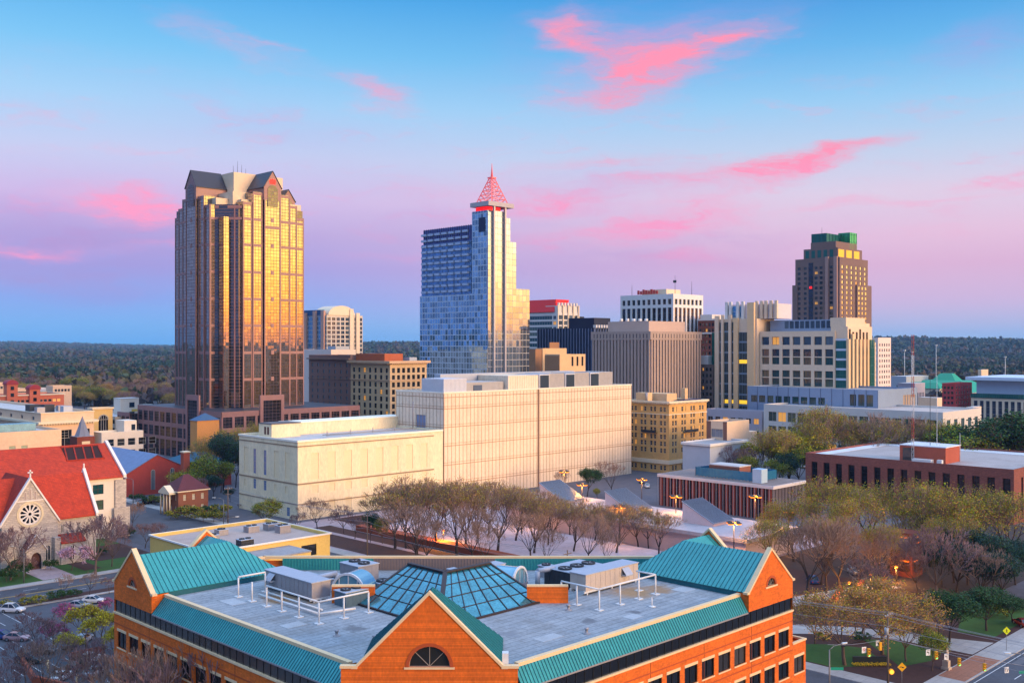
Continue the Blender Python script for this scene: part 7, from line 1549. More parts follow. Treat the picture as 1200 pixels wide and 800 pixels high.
def grow(seed, H, spread, trunk_f=.24, limbs=5, twigm=TWIG, barkm=BARK, leafs=None, nleaf=0, lsize=.3, levels=4, up=.35, tw=.045, leafall=False, split=3, droop=0.0, rad=.021):
    """returns (trunk mesh, crown mesh): recursive limbs, twigs and small leaf faces, base at the origin"""
    R = random.Random(seed); tr, cr = MB(), MB(); tips = []; dry = [True]
    def branch(p, d, ln, r, lv):
        n = 2 if lv < levels else 1; q = p; dd = d.copy()
        for i in range(n):
            dd = (dd+Vector((R.uniform(-.16,.16), R.uniform(-.16,.16), R.uniform(-.05,.15)+up*.10-droop*.12*lv))).normalized(); e = q+dd*(ln/n)
            r2 = r*(1-.32*(i+1)/n)
            if dry[0]: pass
            elif lv <= 2: tr.tube(q, e, r*(1-.32*i/n), r2, 6 if lv == 0 else 5, 0, False)
            else: cr.tube(q, e, max(r*(1-.32*i/n), tw*.8), max(r2, tw*.6), 3, 0, False)
            if lv >= 2: tips.append((q.lerp(e, .6), lv))
            q = e
        if lv >= levels: tips.append((q, lv+1)); return
        k = limbs if lv == 0 else R.choice((split, split, split+1) if levels < 6 else (1, 2, 2)) if lv < levels-1 else split
        for c in range(k):
            a = 2*pi*(c+R.random()*.6)/k; tilt = R.uniform(.45, .85)*spread if lv == 0 else R.uniform(.35, .8)*(.7+.3*spread)
            s = dd.cross(Vector((0,0,1)) if abs(dd.z) < .95 else Vector((1,0,0))).normalized(); t = dd.cross(s)
            nd_ = (dd*cos(tilt)+(s*cos(a)+t*sin(a))*sin(tilt)); nd_.z += up*.35; nd_.normalize()
            start = q if c > 0 or lv == 0 else q
            branch(start, nd_, ln*R.uniform(.62, .86)*(1.25 if lv == 0 else 1), r2*R.uniform(.55, .72), lv+1)
        if lv > 0: branch(q, (dd+Vector((R.uniform(-.2,.2), R.uniform(-.2,.2), .1))).normalized(), ln*.75, r2*.75, lv+1)
    L0 = H*trunk_f
    for pss in (0, 1):   # a first pass finds the height, the second builds it at full size
        R.seed(seed); tips.clear(); dry[0] = pss == 0
        branch(Vector((0,0,-.05)), Vector((R.uniform(-.04,.04), R.uniform(-.04,.04), 1)).normalized(), L0, H*rad, 0)
        zmax = max(p.z for p, _ in tips); L0 *= H/zmax
    k = 1.0
    if leafs and nleaf:
        pool = [p for p, l in tips if l >= (levels if not leafall else 2)]
        for i in range(nleaf):
            p = R.choice(pool)+Vector((R.gauss(0,.33), R.gauss(0,.33), R.gauss(0,.3)))*(H/12)/k*1.2
            s = lsize*R.uniform(.6, 1.4)/k; u = Vector((R.gauss(0,1), R.gauss(0,1), R.gauss(0,.7))).normalized(); v = u.cross(Vector((R.gauss(0,1), R.gauss(0,1), R.gauss(0,1)))).normalized()
            cr.poly([p-u*s*.5, p+v*s*.42, p+u*s*.5, p-v*s*.42], 1+(i % len(leafs)))
    for mb in (tr, cr): mb.v = [(x*k, y*k, z*k) for x, y, z in mb.v]
    return tr.mesh('trunk', barkm), cr.mesh('crown', [twigm]+(leafs or []))
PROTO = {
 'bare': [grow(11+i, 16, 1.05, .10, 6, TWIG, BARKD, levels=6, split=2, tw=.052, up=.34, rad=.019) for i in range(3)],
 'vase': [grow(31+i, 17, .8, .035, 6, TWIG, BARKD, [LOLIVE, LOLIVE, LBRZ], 3400, .16, levels=6, split=2, tw=.05, up=.46, rad=.018) for i in range(3)],
 'violet': [grow(51+i, 11, 1.1, .13, 7, TWIGP, BARK, levels=6, split=2, tw=.046) for i in range(2)],
 'budding': [grow(61+i, 18, 1.0, .13, 6, TWIG, BARKD, [LOLIVE, LOLIVE, LGREEN, LBRZ], 6500, .24, levels=5, split=2, leafall=True) for i in range(3)],
 'bronze': [grow(71+i, 12, 1.25, .2, 6, TWIG, BARK, [LBRZ, LBRZ, LOLIVE], 7000, .18, levels=5, split=2, up=.15) for i in range(2)],
 'green': [grow(81+i, 12, .95, .16, 6, TWIGD, BARKD, [LDARK, LDARK, LHEDGE], 8500, .3, levels=4, leafall=True) for i in range(2)],
 'bluegreen': [grow(91+i, 16, .8, .12, 6, TWIGD, BARKD, [LBLUE, LDARK], 9000, .34, levels=4, leafall=True) for i in range(2)],
 'olive': [grow(101+i, 10, 1.05, .16, 6, TWIG, BARK, [LOLIVE, LGREEN, LHEDGE], 6500, .25, levels=4, leafall=True) for i in range(2)],
 'yellow': [grow(111+i, 9, .9, .2, 5, TWIG, BARK, [LYEL, LOLIVE], 2400, .3, levels=4) for i in range(2)],
 'pink': [grow(121, 5.5, 1.3, .2, 6, TWIGP, BARK, [LPINK], 2600, .2, levels=4, up=.1)],
 'redbud': [grow(131, 6.5, 1.1, .2, 5, TWIGP, BARKD, [LMAG], 1300, .2, levels=4)],
 'shrub': [grow(141+i, 3.0, 1.5, .08, 7, TWIG, BARK, [LHEDGE, LDARK], 1800, .24, levels=3, leafall=True, up=.1) for i in range(2)],
 'oshrub': [grow(151, 3.2, 1.4, .08, 7, TWIG, BARK, [LOLIVE, LHEDGE], 1800, .24, levels=3, leafall=True, up=.1)],
}
PH = {'bare':16,'vase':17,'violet':11,'budding':18,'bronze':12,'green':12,'bluegreen':16,'olive':10,'yellow':9,'pink':5.5,'redbud':6.5,'shrub':3.0,'oshrub':3.2}
DESC = {'bare':'bare dark-branched tree','vase':'thin-leaved tree with fanned branches','violet':'bare violet-brown tree','budding':'tall olive-budding tree','bronze':'broad bronze-budding tree','green':'dense dark green tree','bluegreen':'dark blue-green evergreen tree','olive':'rounded olive-green tree','yellow':'small yellow-leaved tree','pink':'low pale pink blossom tree','redbud':'small magenta blossom tree','shrub':'low green shrub','oshrub':'low olive shrub'}
ORD = ['first','second','third','fourth','fifth','sixth','seventh','eighth','ninth','tenth','eleventh','twelfth','thirteenth','fourteenth','fifteenth','sixteenth','seventeenth','eighteenth','nineteenth','twentieth']+['twenty-'+q for q in ('first','second','third','fourth','fifth','sixth','seventh','eighth','ninth')]+['thirtieth']
TREECOUNT = [0]
def tree(kind, x, y, h, label, group=None, wide=1.0, z=0.0):
    i = TREECOUNT[0]; TREECOUNT[0] += 1
    pr = PROTO[kind][i % len(PROTO[kind])]
    cat = 'shrub' if 'shrub' in kind else 'tree'
    t = thing(cat, label, cat, (x, y, z), group, random.uniform(0, 6.28))
    k = h/PH[kind]; t.scale = (k*wide, k*wide, k)
    for nm, me in (('trunk', pr[0]), ('crown', pr[1])):
        o = bpy.data.objects.new(nm if cat == 'tree' else ('stem' if nm == 'trunk' else 'foliage'), me); C.objects.link(o); o.parent = t
    return t
def grove(where, group, lst):
    """lst of (kind, photo column, distance, photo row of the top, width factor); labels name the kind, the place and the order from the left"""
    lst = sorted(lst, key=lambda q: q[1]); cnt = {}; tot = {}
    for q in lst: tot[q[0]] = tot.get(q[0], 0)+1
    for q in lst:
        k, px, d, yt = q[:4]; wd = q[4] if len(q) > 4 else 1.0; x, y = G(px, d); c = cnt.get(k, 0); cnt[k] = c+1
        lab = DESC[k]+' '+where if tot[k] == 1 else DESC[k]+' '+where+', '+ORD[c]+' from left'
        tree(k, x, y, max(1.2, Zat(yt, d)), lab, group, wd)
grove('in the row behind the office', 'tree row behind the brick office',
    [('vase', px, d, yt, 1.3) for px, d, yt in ((463,262,566),(488,252,558),(512,264,563),(536,250,560),(559,266,566),(583,254,565),(604,268,572),(626,252,574),(648,266,580),(672,254,584),(697,268,588),(722,252,590),(748,264,592),(772,250,597))]+
    [('bare', px, d, yt, .95) for px, d, yt in ((476,262,562),(512,278,560),(545,262,562),(572,276,562),(612,278,568),(642,262,576),(668,278,582),(705,262,588),(738,276,590),(760,262,596),(488,240,585),(555,240,590),(622,242,594),(690,240,600),(475,284,560),(523,290,562),(548,284,567),(594,290,572),(637,288,579),(684,292,590),(500,240,604),(570,238,610),(640,238,616),(710,238,620),(505,310,566),(560,308,570),(620,308,580))])
grove('in front of the cream windowless buildings', 'trees along the cream buildings',
    [('bare',372,287,583),('violet',403,282,592),('olive',312,284,583),('green',434,270,600,.6),('violet',416,275,606),('olive',448,268,606,.7),('bare',660,352,549,.7),('green',688,350,548),('bare',716,350,538,.8),('violet',640,345,566),('olive',700,346,572),('violet',470,300,575),('violet',350,285,600)])
grove('beside the stone church', 'trees around the church',
    [('violet',12,226,618,1.2),('violet',-12,222,626,1.2),('violet',112,232,602,1.1),('pink',84,236,640,1.2),('violet',131,240,618,.8),('bare',155,290,588,.8),('violet',146,268,610,.8),('violet',170,262,612),('violet',184,270,612),('violet',30,230,650)])
grove('on the strip between the avenue and parking lot', 'small trees along the avenue', [('bare',74,211,672,.9),('bare',105,213,667,.9),('violet',24,206,694),('violet',128,214,676)])
grove('in the parking lot left of the brick office', 'parking lot trees',
    [('yellow',101,176,707),('yellow',121,172,716),('yellow',136,168,732,.8),('yellow',82,166,740),('redbud',76,188,706),('redbud',63,174,727),('violet',45,170,716,1.1),('bare',52,150,742,.8),('violet',30,156,748),('bare',78,140,762,.8),('violet',14,148,772),('redbud',124,196,700),('violet',110,160,748),('bare',168,119,742,.6),('violet',205,115,764,.8),('bare',188,117,752,.6),('violet',140,132,756),('yellow',150,157,745,.7)])
grove('between the small brick house and granite tower', 'trees near the brick house',
    [('olive',208,336,552),('olive',222,345,548),('budding',246,372,512,.9),('bluegreen',262,366,508,.9),('bluegreen',276,372,524,.8),('budding',268,392,500,.8),('budding',288,398,498,.7),('olive',236,352,533),('bluegreen',250,345,556),('olive',259,360,540),('violet',232,330,560),('bluegreen',270,340,572),('budding',300,415,494,.6),('violet',280,325,590)])
grove('near the pale glazed hall', 'trees in front of the pale hall',
    [('olive',872,372,533),('yellow',892,380,515,1.2),('budding',906,374,500),('yellow',924,380,505,1.3),('olive',938,370,520),('olive',912,366,538),('budding',950,384,486),('budding',966,388,474,.9),('bare',983,385,484),('budding',1000,388,488),('bare',1016,386,486),('budding',1034,384,490),('bare',1052,386,482),('bare',1072,388,488),('budding',1092,384,492),('budding',1114,380,494),('olive',1134,372,500,1.4),('bare',1152,382,494),('green',1168,372,494,1.3),('budding',1184,370,488),('green',1200,362,484,1.3),('olive',960,372,520),('bluegreen',925,368,530),('bare',1040,392,484),('bluegreen',890,366,548),('bare',845,380,530,.7),('violet',864,376,522)])
grove('in the grove before the brick archive', 'grove before the brick archive',
    [('budding',908,236,606,1.1),('budding',930,246,580),('budding',976,250,560),('budding',1000,238,574,1.1),('budding',1024,252,562),('budding',1058,246,584),('budding',1090,240,562,1.1),('budding',1114,252,580),('budding',1138,240,570,1.1),('budding',1188,238,572,1.1),
     ('budding',962,222,604,.9),('budding',1030,220,612,.9),('budding',1118,224,600,.9),
     ('bare',944,208,598),('bare',968,214,606),('bare',1004,220,612),('violet',1096,206,618,1.1),('bare',1050,226,620),('bluegreen',1134,222,618),('bluegreen',1164,216,626),('bluegreen',1190,222,632),('bluegreen',1112,232,626),('violet',1076,214,640),('bare',1150,204,640),('bluegreen',1205,210,640),('bluegreen',1120,212,636,1.2),('bluegreen',1148,208,646,1.2),('bluegreen',1176,206,650,1.2),('bluegreen',1104,220,640),('bare',985,212,602,.85),('bare',1030,214,622),('violet',1016,205,654),('bluegreen',1085,236,634)])
grove('on the lawn at the lower right', 'trees on the corner lawn',
    [('bronze',990,166,690,1.3),('bronze',1034,172,680,1.3),('bronze',1062,168,708),('bronze',955,178,700),('green',1112,178,692,1.15),('green',1100,184,700,1.0),('green',1156,186,690,1.5),('green',1186,192,697,1.4),('bronze',1010,184,676),('olive',1092,163,735,.8)])
def shrubs(where, group, lst):
    cnt = {}; tot = {}
    for q in lst: tot[q[0]] = tot.get(q[0], 0)+1
    for k, px, yb, h, wd in sorted(lst, key=lambda q: q[1]):
        x, y = G(px, dg(yb)); c = cnt.get(k, 0); cnt[k] = c+1
        tree(k, x, y, h, DESC[k]+' '+where+('' if tot[k] == 1 else ', '+ORD[c]+' from left'), group, wd)
shrubs('by the church door and lawn', 'shrubs around the church', [('shrub',22,676,3.6,1.2),('shrub',8,682,2.6,1.3),('shrub',68,657,3.6,1.2),('shrub',60,668,2.2,1.2),('shrub',142,628,2.4,1.4),('shrub',150,629,2.2,1.4),('oshrub',76,652,2,1.3),('shrub',120,650,1.8,1.3)])
shrubs('around the small brick house', 'shrubs around the brick house', [('oshrub',182,592,3,1.3),('oshrub',215,606,3.2,1.4),('oshrub',228,607,3.4,1.5),('shrub',245,604,3.2,1.4),('oshrub',238,612,3,1.4),('shrub',172,590,2.6,1.4),('oshrub',262,606,3.6,1.4),('shrub',160,588,2.4,1.5),('oshrub',200,608,2.4,1.4),('oshrub',250,612,3,1.4)])
shrubs('along the avenue strip', 'shrubs along the avenue strip', [('oshrub',30,708,1.4,1.5),('oshrub',44,707,1.6,1.5),('shrub',64,703,1.7,1.6),('shrub',76,701,1.6,1.6),('shrub',88,699,1.4,1.6),('oshrub',4,712,1.4,1.5)])
shrubs('on the mulch beds at the lower right', 'shrubs on the corner beds', [('shrub',1010,752,1.6,1.5),('shrub',1150,722,2,1.5),('shrub',1188,716,2.4,1.5),('oshrub',1168,722,1.8,1.4),('shrub',1080,745,1.6,1.4),('oshrub',962,748,1.2,1.4)])
x, y = XE+1.9, YW+2.4; tree('oshrub', x, y, 1.3, 'small leafy shrub in the planter on the lower brick block', None, .8, 12.7)
# mid-distance woods on the left, each crown a tree of its own
R = random.Random(5); kinds = ['violet']*4+['bare']*3+['budding']*3+['olive']*2+['bluegreen']*1+['bronze']*2
for i in range(80):
    px = -10+i*2.75+R.uniform(-2, 2); d = R.uniform(770, 1080); k = R.choice(kinds); x, y = G(px, d)
    if 0 <= px <= 95 and d < 830: d += 90; x, y = G(px, d)
    tree(k, x, y, R.uniform(13, 19), DESC[k]+' in the wood beyond the parking deck', 'trees of the wood beyond the parking deck', 1.25)
# ------------------------------------------------------------------ far woods: too many to count
import numpy as np
rng = np.random.default_rng(3)
def woods(name, n, r0, r1, size, faces, az0=-34, az1=34, avoid=()):
    az = np.radians(rng.uniform(az0, az1, n)); r = np.sqrt(rng.uniform(r0**2, r1**2, n)); a = np.sin(az)*r; d = np.cos(az)*r
    keep = np.ones(n, bool)
    for ax, dx, rx in avoid: keep &= (a-ax)**2+(d-dx)**2 > rx**2
    a, d, r = a[keep], d[keep], r[keep]; n = len(a)
    zg = np.array([terrain(p, q) for p, q in zip(a, d)]); sz = size*rng.uniform(.65, 1.3, n)
    # patches of species
    pat = np.sin(a*.013+1)+np.sin(d*.009+a*.004)+rng.normal(0, .8, n); pat -= np.clip((r-1400)/1200, 0, 1)*1.1; kind = np.digitize(pat, [-1.2, -.4, .3, 1.1])
    ctr = np.stack([(d+a)/S2, (d-a)/S2, zg+sz*.85], 1)
    off = rng.normal(0, 1, (n, faces, 3)); off /= np.linalg.norm(off, axis=2, keepdims=True); off *= rng.uniform(.55, 1.0, (n, faces, 1)); off[:, :, 2] *= .85
    c = ctr[:, None, :]+off*sz[:, None, None]
    u = rng.normal(0, 1, (n, faces, 3)); u /= np.linalg.norm(u, axis=2, keepdims=True); v = np.cross(u, rng.normal(0, 1, (n, faces, 3))); v /= np.linalg.norm(v, axis=2, keepdims=True)
    s = (sz*.5)[:, None, None]
    vs = np.stack([c-u*s, c+v*s*.8, c+u*s, c-v*s*.8], 2).reshape(-1, 3); nf = n*faces
    me = bpy.data.meshes.new(name); me.vertices.add(nf*4); me.vertices.foreach_set('co', vs.astype(np.float32).ravel()); me.loops.add(nf*4); me.loops.foreach_set('vertex_index', np.arange(nf*4, dtype=np.int32))
    me.polygons.add(nf); me.polygons.foreach_set('loop_start', np.arange(0, nf*4, 4, dtype=np.int32)); me.polygons.foreach_set('loop_total', np.full(nf, 4, np.int32))
    me.polygons.foreach_set('material_index', np.repeat(kind, faces).astype(np.int32))
    for nm, cl in (('wood_evergreen', (34,58,40)), ('wood_brown', (72,66,56)), ('wood_olive', (66,76,42)), ('wood_violet', (76,66,66)), ('wood_bronze', (84,76,48))): me.materials.append(leafmat(nm, cl, .3))
    me.update(); me.validate(); o = bpy.data.objects.new(name, me); C.objects.link(o)
    return tag(struct(o, 'stuff'), 'far woodland of mixed bare and evergreen crowns reaching the horizon' if size < 12 else 'distant blue woodland on the low hills along the horizon', 'woodland')
AV = [(383,900,62),(400,880,60),(300,640,90),(330,690,40),(450,640,120),(290,760,40),(-330,800,60)]
woods('far_woodland', 15000, 800, 3300, 8.0, 15, avoid=AV)
woods('distant_woodland', 26000, 3200, 9700, 13.0, 9)
# ================================================================== street furniture
SODIUM = mat('sodium_lamp_glow', (255,150,40), .5, var=0, emit=(255,128,18), estr=2.0); POLE = mat('grey_lamp_pole', (120,118,118), .5, metal=.4, var=.08); DPOLE = mat('dark_pole', (60,56,58), .6, var=.1)
def sodium_lamp(px, py, z, label, power=900):
    d = F*(HC-z)/(py-PY); x, y = G(px, d)
    t = thing('street_lamp', label, 'street lamp', (x, y, 0), 'lit orange street lamps')
    q = MB(); q.tube((0,0,0), (0,0,z), .16, .09, 8); q.lathe((0,0,0), [(.3,0),(.3,.4),(.18,.6)], 8); q.build('pole', DPOLE, t, True)
    q = MB(); q.path([(-1.3,0,z), (1.3,0,z)], .06, 6); q.path([(0,-1.3,z), (0,1.3,z)], .06, 6); q.build('cross_arm', DPOLE, t, True)
    for i, (ax, ay) in enumerate(((1.3,0),(-1.3,0),(0,1.3),(0,-1.3))):
        q = MB(); q.lathe((ax,ay,z-.35), [(.4,.0),(.75,.08),(.75,.2),(.4,.34),(.1,.42)], 10, 0); h = q.build('lamp_head', DPOLE, t, True)
        q = MB(); q.lathe((ax,ay,z-.62), [(.15,0),(.55,.06),(.68,.25)], 10, 0); q.build('lamp_glass', SODIUM, h, True)
    l = bpy.data.lights.new('lamp_light', 'POINT'); l.energy = power*4; l.color = (1, .42, .08); l.shadow_soft_size = .6; lo = bpy.data.objects.new('lamp_light', l); C.objects.link(lo); lo.parent = t; lo.location = (0, 0, z-.9)
    return t
for px, py, lab in ((612.5,577,'lit orange lamp above the tree row in front of the panelled wall joint'),(682,566,'lit orange lamp beside the farthest wedge skylight'),(726,592,'lit orange lamp between the wedge skylights and the tree row'),(792,580,'lit orange lamp in front of the brick fin block, left'),
    (885,580,'lit orange lamp in front of the brick fin block, right'),(860,611,'lit orange lamp just above the right teal rear gable'),(661,551,'small lit orange lamp left of the green tree by the panelled wall'),(752,560,'lit orange lamp at the street corner below the yellow brick block'),
    (471,577,'lit orange lamp among bare trees at the left end of the row'),(924,597,'lit orange lamp at the left end of the archive grove'),(1036,593,'lit orange lamp above the grove before the brick archive')):
    sodium_lamp(px, py, 11.0, lab)
# low lit terraces and stair kiosk among the trees on the right
KB = mat('dusky_brick', (120,58,44), .85, var=.15, scale=.5)
x, y = G(1062, 232); t = thing('brick_stair_kiosk', 'narrow three-storey brick stair tower with orange-lit openings among the grove', 'kiosk', (x, y, 0)); q = MB(); hh = Zat(622, 232)
f = Face(x-2.6, y+2.6, -90, 5.2); f2 = Face(x-2.6, y-2.6, 0, 5.2); ops = [(.7, 4.5, z, z+2.6) for z in (1.2, 5.2, hh-3.4)]
f.wall(q, 0, hh, ops, 0, .5); f2.wall(q, 0, hh, ops, 0, .5); q.poly([(x+2.6,y-2.6,0),(x+2.6,y+2.6,0),(x+2.6,y+2.6,hh),(x+2.6,y-2.6,hh)]); q.poly([(x+2.6,y+2.6,0),(x-2.6,y+2.6,0),(x-2.6,y+2.6,hh),(x+2.6,y+2.6,hh)]); q.poly([(x-2.6,y-2.6,hh),(x+2.6,y-2.6,hh),(x+2.6,y+2.6,hh),(x-2.6,y+2.6,hh)]); q.build('wall', KB, t)
for ff in (f, f2):
    for i, z in enumerate((1.2, 5.2, hh-3.4)): q = MB(); ff.box(q, .72, 4.48, .3, .5, z+.02, z+2.58); o = q.build('opening', mat('dim_interior', (70,40,26), .8, var=.2), t); q = MB(); ff.box(q, .9, 4.3, .1, .28, z+2.2, z+2.5); q.build('strip_lamp', mat('orange_strip_lamp', (255,140,30), .5, var=0, emit=(255,110,10), estr=1.6 if i else .8), o)
# bollard-like path lamps and orange-lit brick steps
for i, (px, yb, lab) in enumerate(((985, 700, 'orange-lit brick bench wall under the bare tree right of the brick office'), (1010, 690, 'orange-lit brick bench wall farther right among the grove trunks'), (1040, 680, 'orange-lit brick bench wall nearest the stair kiosk'))):
    x, y = G(px, dg(yb)); q = MB(); q.bar((x-5, y-1, .5), (x+5, y+2.5, .5), 1.0, 1.0); tag(q.build('brick_bench_wall', mat('planter_brick', (150,74,48))), lab, 'wall', 'brick bench walls in the grove')
    t = thing('path_lamp', ['low lit path lamp beside the nearest brick bench wall', 'low lit path lamp beside the middle brick bench wall', 'low lit path lamp beside the bench wall nearest the kiosk'][i], 'lamp', (x-1, y-2.4, 0), 'low path lamps in the grove'); q = MB(); q.tube((0,0,0),(0,0,3.4),.07,.07,6); q.build('post', DPOLE, t, True); q = MB(); q.lathe((0,0,3.4), [(.1,0),(.28,.1),(.24,.4),(.05,.5)], 8); q.build('lamp_globe', SODIUM, t, True)
    l = bpy.data.lights.new('lamp_light', 'POINT'); l.energy = 3200; l.color = (1,.42,.08); l.shadow_soft_size = .3; lo = bpy.data.objects.new('lamp_light', l); C.objects.link(lo); lo.parent = t; lo.location = (0,0,3.0)
for i, (px, yb, lab) in enumerate(((690, 616, 'low lit lamp by the pink terrace edge, left of three under the trees'), (728, 622, 'low lit lamp by the pink terrace edge, middle of three under the trees'), (770, 628, 'low lit lamp by the pink terrace edge nearest the teal gable'), (520, 640, 'low lit lamp by the brick planter wall under the tree row'))):
    x, y = G(px, dg(yb)); t = thing('path_lamp', lab, 'lamp', (x, y, .9), 'low path lamps under the tree row'); q = MB(); q.tube((0,0,0),(0,0,3.0),.07,.07,6); q.build('post', DPOLE, t, True); q = MB(); q.lathe((0,0,3.0), [(.1,0),(.28,.1),(.24,.4),(.05,.5)], 8); q.build('lamp_globe', SODIUM, t, True)
    l = bpy.data.lights.new('lamp_light', 'POINT'); l.energy = 6500; l.color = (1,.36,.05); l.shadow_soft_size = .3; lo = bpy.data.objects.new('lamp_light', l); C.objects.link(lo); lo.parent = t; lo.location = (0,0,2.7)
# grey cobra-head street lights (unlit)
def cobra(px, py, z, ang, label, arm=2.4):
    d = F*(HC-z)/(py-PY); x, y = G(px, d); t = thing('street_light', label, 'street light', (x, y, 0), 'grey arm street lights', radians(ang))
    q = MB(); q.tube((0,0,0),(0,0,z-.6),.14,.09,8); q.build('pole', POLE, t, True); q = MB(); q.path([(0,0,z-.6),(arm*.35,0,z-.15),(arm,0,z)], .055, 6); q.build('arm', POLE, t, True)
    q = MB(); q.lathe((0,0,0), [(.001,0)],3) if False else None; q.prism([(arm-.1,-.13),(arm+.35,-.2),(arm+.85,-.12),(arm+.85,.12),(arm+.35,.2),(arm-.1,.13)], z-.06, z+.1); q.build('lamp_head', mat('pale_lamp_head', (200,204,206), .4, var=.05), t, True); return t
cobra(972, 756, 9.2, -20, 'tall grey street light with a green street sign at the lower right corner'); cobra(1118, 800, 8.4, 150, 'street light head rising from the bottom edge by the crosswalk'); cobra(1203, 764, 9.2, 140, 'street light reaching in from the right edge over the road')
cobra(262, 583, 9, 130, 'grey street light right of the small brick house'); cobra(156, 560, 8.5, 120, 'grey street light in front of the red brick hall'); cobra(265, 606, 8, -20, 'grey street light above the yellow building parapet'); cobra(28, 640, 8.0, 130, 'pale street light pole at the church entrance')
# utility poles and wires along the side street
WOOD = mat('weathered_pole_wood', (112,94,80), .9, var=.2, scale=2)
poles = [(148.2, 68.6, 12.2), (148.2, 133, 12.2), (148.2, 197, 12.0), (148.2, 262, 12)]
labs = ['wooden utility pole with crossarms and transformer at the street corner', 'wooden utility pole behind the brick office, hidden low among trees', 'pale utility pole among trees in front of the cream building', 'utility pole farthest back near the cream building corner']
for i, (x, y, h) in enumerate(poles):
    t = thing('utility_pole', labs[i], 'utility pole', (x, y, 0), 'utility poles along the side street'); q = MB(); q.tube((0,0,0),(0,0,h),.19,.12,8); q.build('pole', WOOD, t, True)
    q = MB(); q.box(-1.2,1.2,-.2,-.08,h-.75,h-.6); q.build('crossarm', WOOD, t, True); q = MB(); q.box(-.9,.9,-.2,-.08,h-2.3,h-2.17); q.build('crossarm', WOOD, t, True)
    if i == 0: q = MB(); q.tube((-.5,.0,h-3.4),(-.5,0,h-2.4),.3,.3,10); q.build('transformer', mat('pale_transformer', (160,166,172), .5, var=.08), t, True)
    for k in (-1.1,-.4,.4,1.1): q = MB(); q.lathe((k,-.14,h-.6), [(.05,0),(.09,.08),(.05,.2)], 6); q.build('insulator', mat('pale_insulator', (190,190,196), .3, var=0), t, True)
WIRE = mat('pale_cable', (150,146,150), .5, metal=.3, var=0)
def wire(p, q_, sag, r=.024, n=14):
    m = MB(); P, Q = Vector(p), Vector(q_); pts = []
    for i in range(n+1): s = i/n; v = P.lerp(Q, s); v.z -= sag*4*s*(1-s); pts.append(v)
    m.path(pts, r, 4); return m
spans = [((148.2,68.6),(148.2,133)),((148.2,133),(148.2,197)),((148.2,197),(148.2,262)),((148.2,68.6),(153,10))]
wl = ['overhead power cable running left from the corner pole behind the brick office', 'overhead power cable along the tree row behind the office', 'overhead power cable toward the cream building', 'overhead power cable running right from the corner pole over the road']
for i, (a, c) in enumerate(spans):
    t = thing('overhead_cables', wl[i].replace('cable', 'cables'), 'cables', (*a, 11), 'overhead cables')
    for k, (dx, z) in enumerate(((-1.1,11.8),(.4,11.8),(1.1,11.8),(-.6,10.1),(0.1,8.2))): wire((a[0]+dx, a[1], z), (c[0]+dx, c[1], z), 1.1+k*.1).build('cable', WIRE, t)
# traffic signals hanging from span wires
YSIG = mat('yellow_signal_housing', (226,160,20), .5, var=.06); BLKM = mat('black_signal_lens', (16,16,18), .3, var=0); WSIGN = mat('white_sign_face', (222,222,222), .5, var=.03); BSIGN = mat('black_sign_ink', (20,20,22), .6, var=0)
def signal(px, py, d, ang, label):
    x, y = G(px, d); z = Zat(py, d); t = thing('traffic_signal', label, 'traffic signal', (x, y, z), 'yellow traffic signals', radians(ang))
    q = MB(); q.box(-.2,.2,-.14,.16,-.62,.62); q.build('housing', YSIG, t, True)
    for k in range(3):
        zc_ = .4-.4*k; q = MB(); q.tube((0,-.15,zc_),(0,-.17,zc_),.14,.14,10); q.build('lens', mat('green_lit_lens', (60,230,150), .4, var=0, emit=(60,255,150), estr=2.0) if k == 2 else BLKM, t, True)
        q = MB(); n = 8
        for s in range(n): a, c = pi*s/n-.1, pi*(s+1)/n; q.bar((cos(a)*.17,-.27,zc_+sin(a)*.17), (cos(c)*.17,-.27,zc_+sin(c)*.17), .24, .02)
        q.build('visor', YSIG, t, True)
    q = MB(); q.tube((0,0,.62),(0,0,1.15),.03,.03,5); q.build('hanger', DPOLE, t, True); return t
for a in ((1018,764,153,-28,'left signal over the lawn beside the round red sign'),(1031.5,756.5,156,150,'second signal over the lawn, beside the white sign'),(1097,767,157,-30,'signal between the two white lane signs'),(1124,775,158,-30,'signal over the brick-coloured sidewalk'),(1153.6,781,158,-30,'signal hanging over the road lanes')): signal(*a[:4], 'yellow traffic '+a[4])
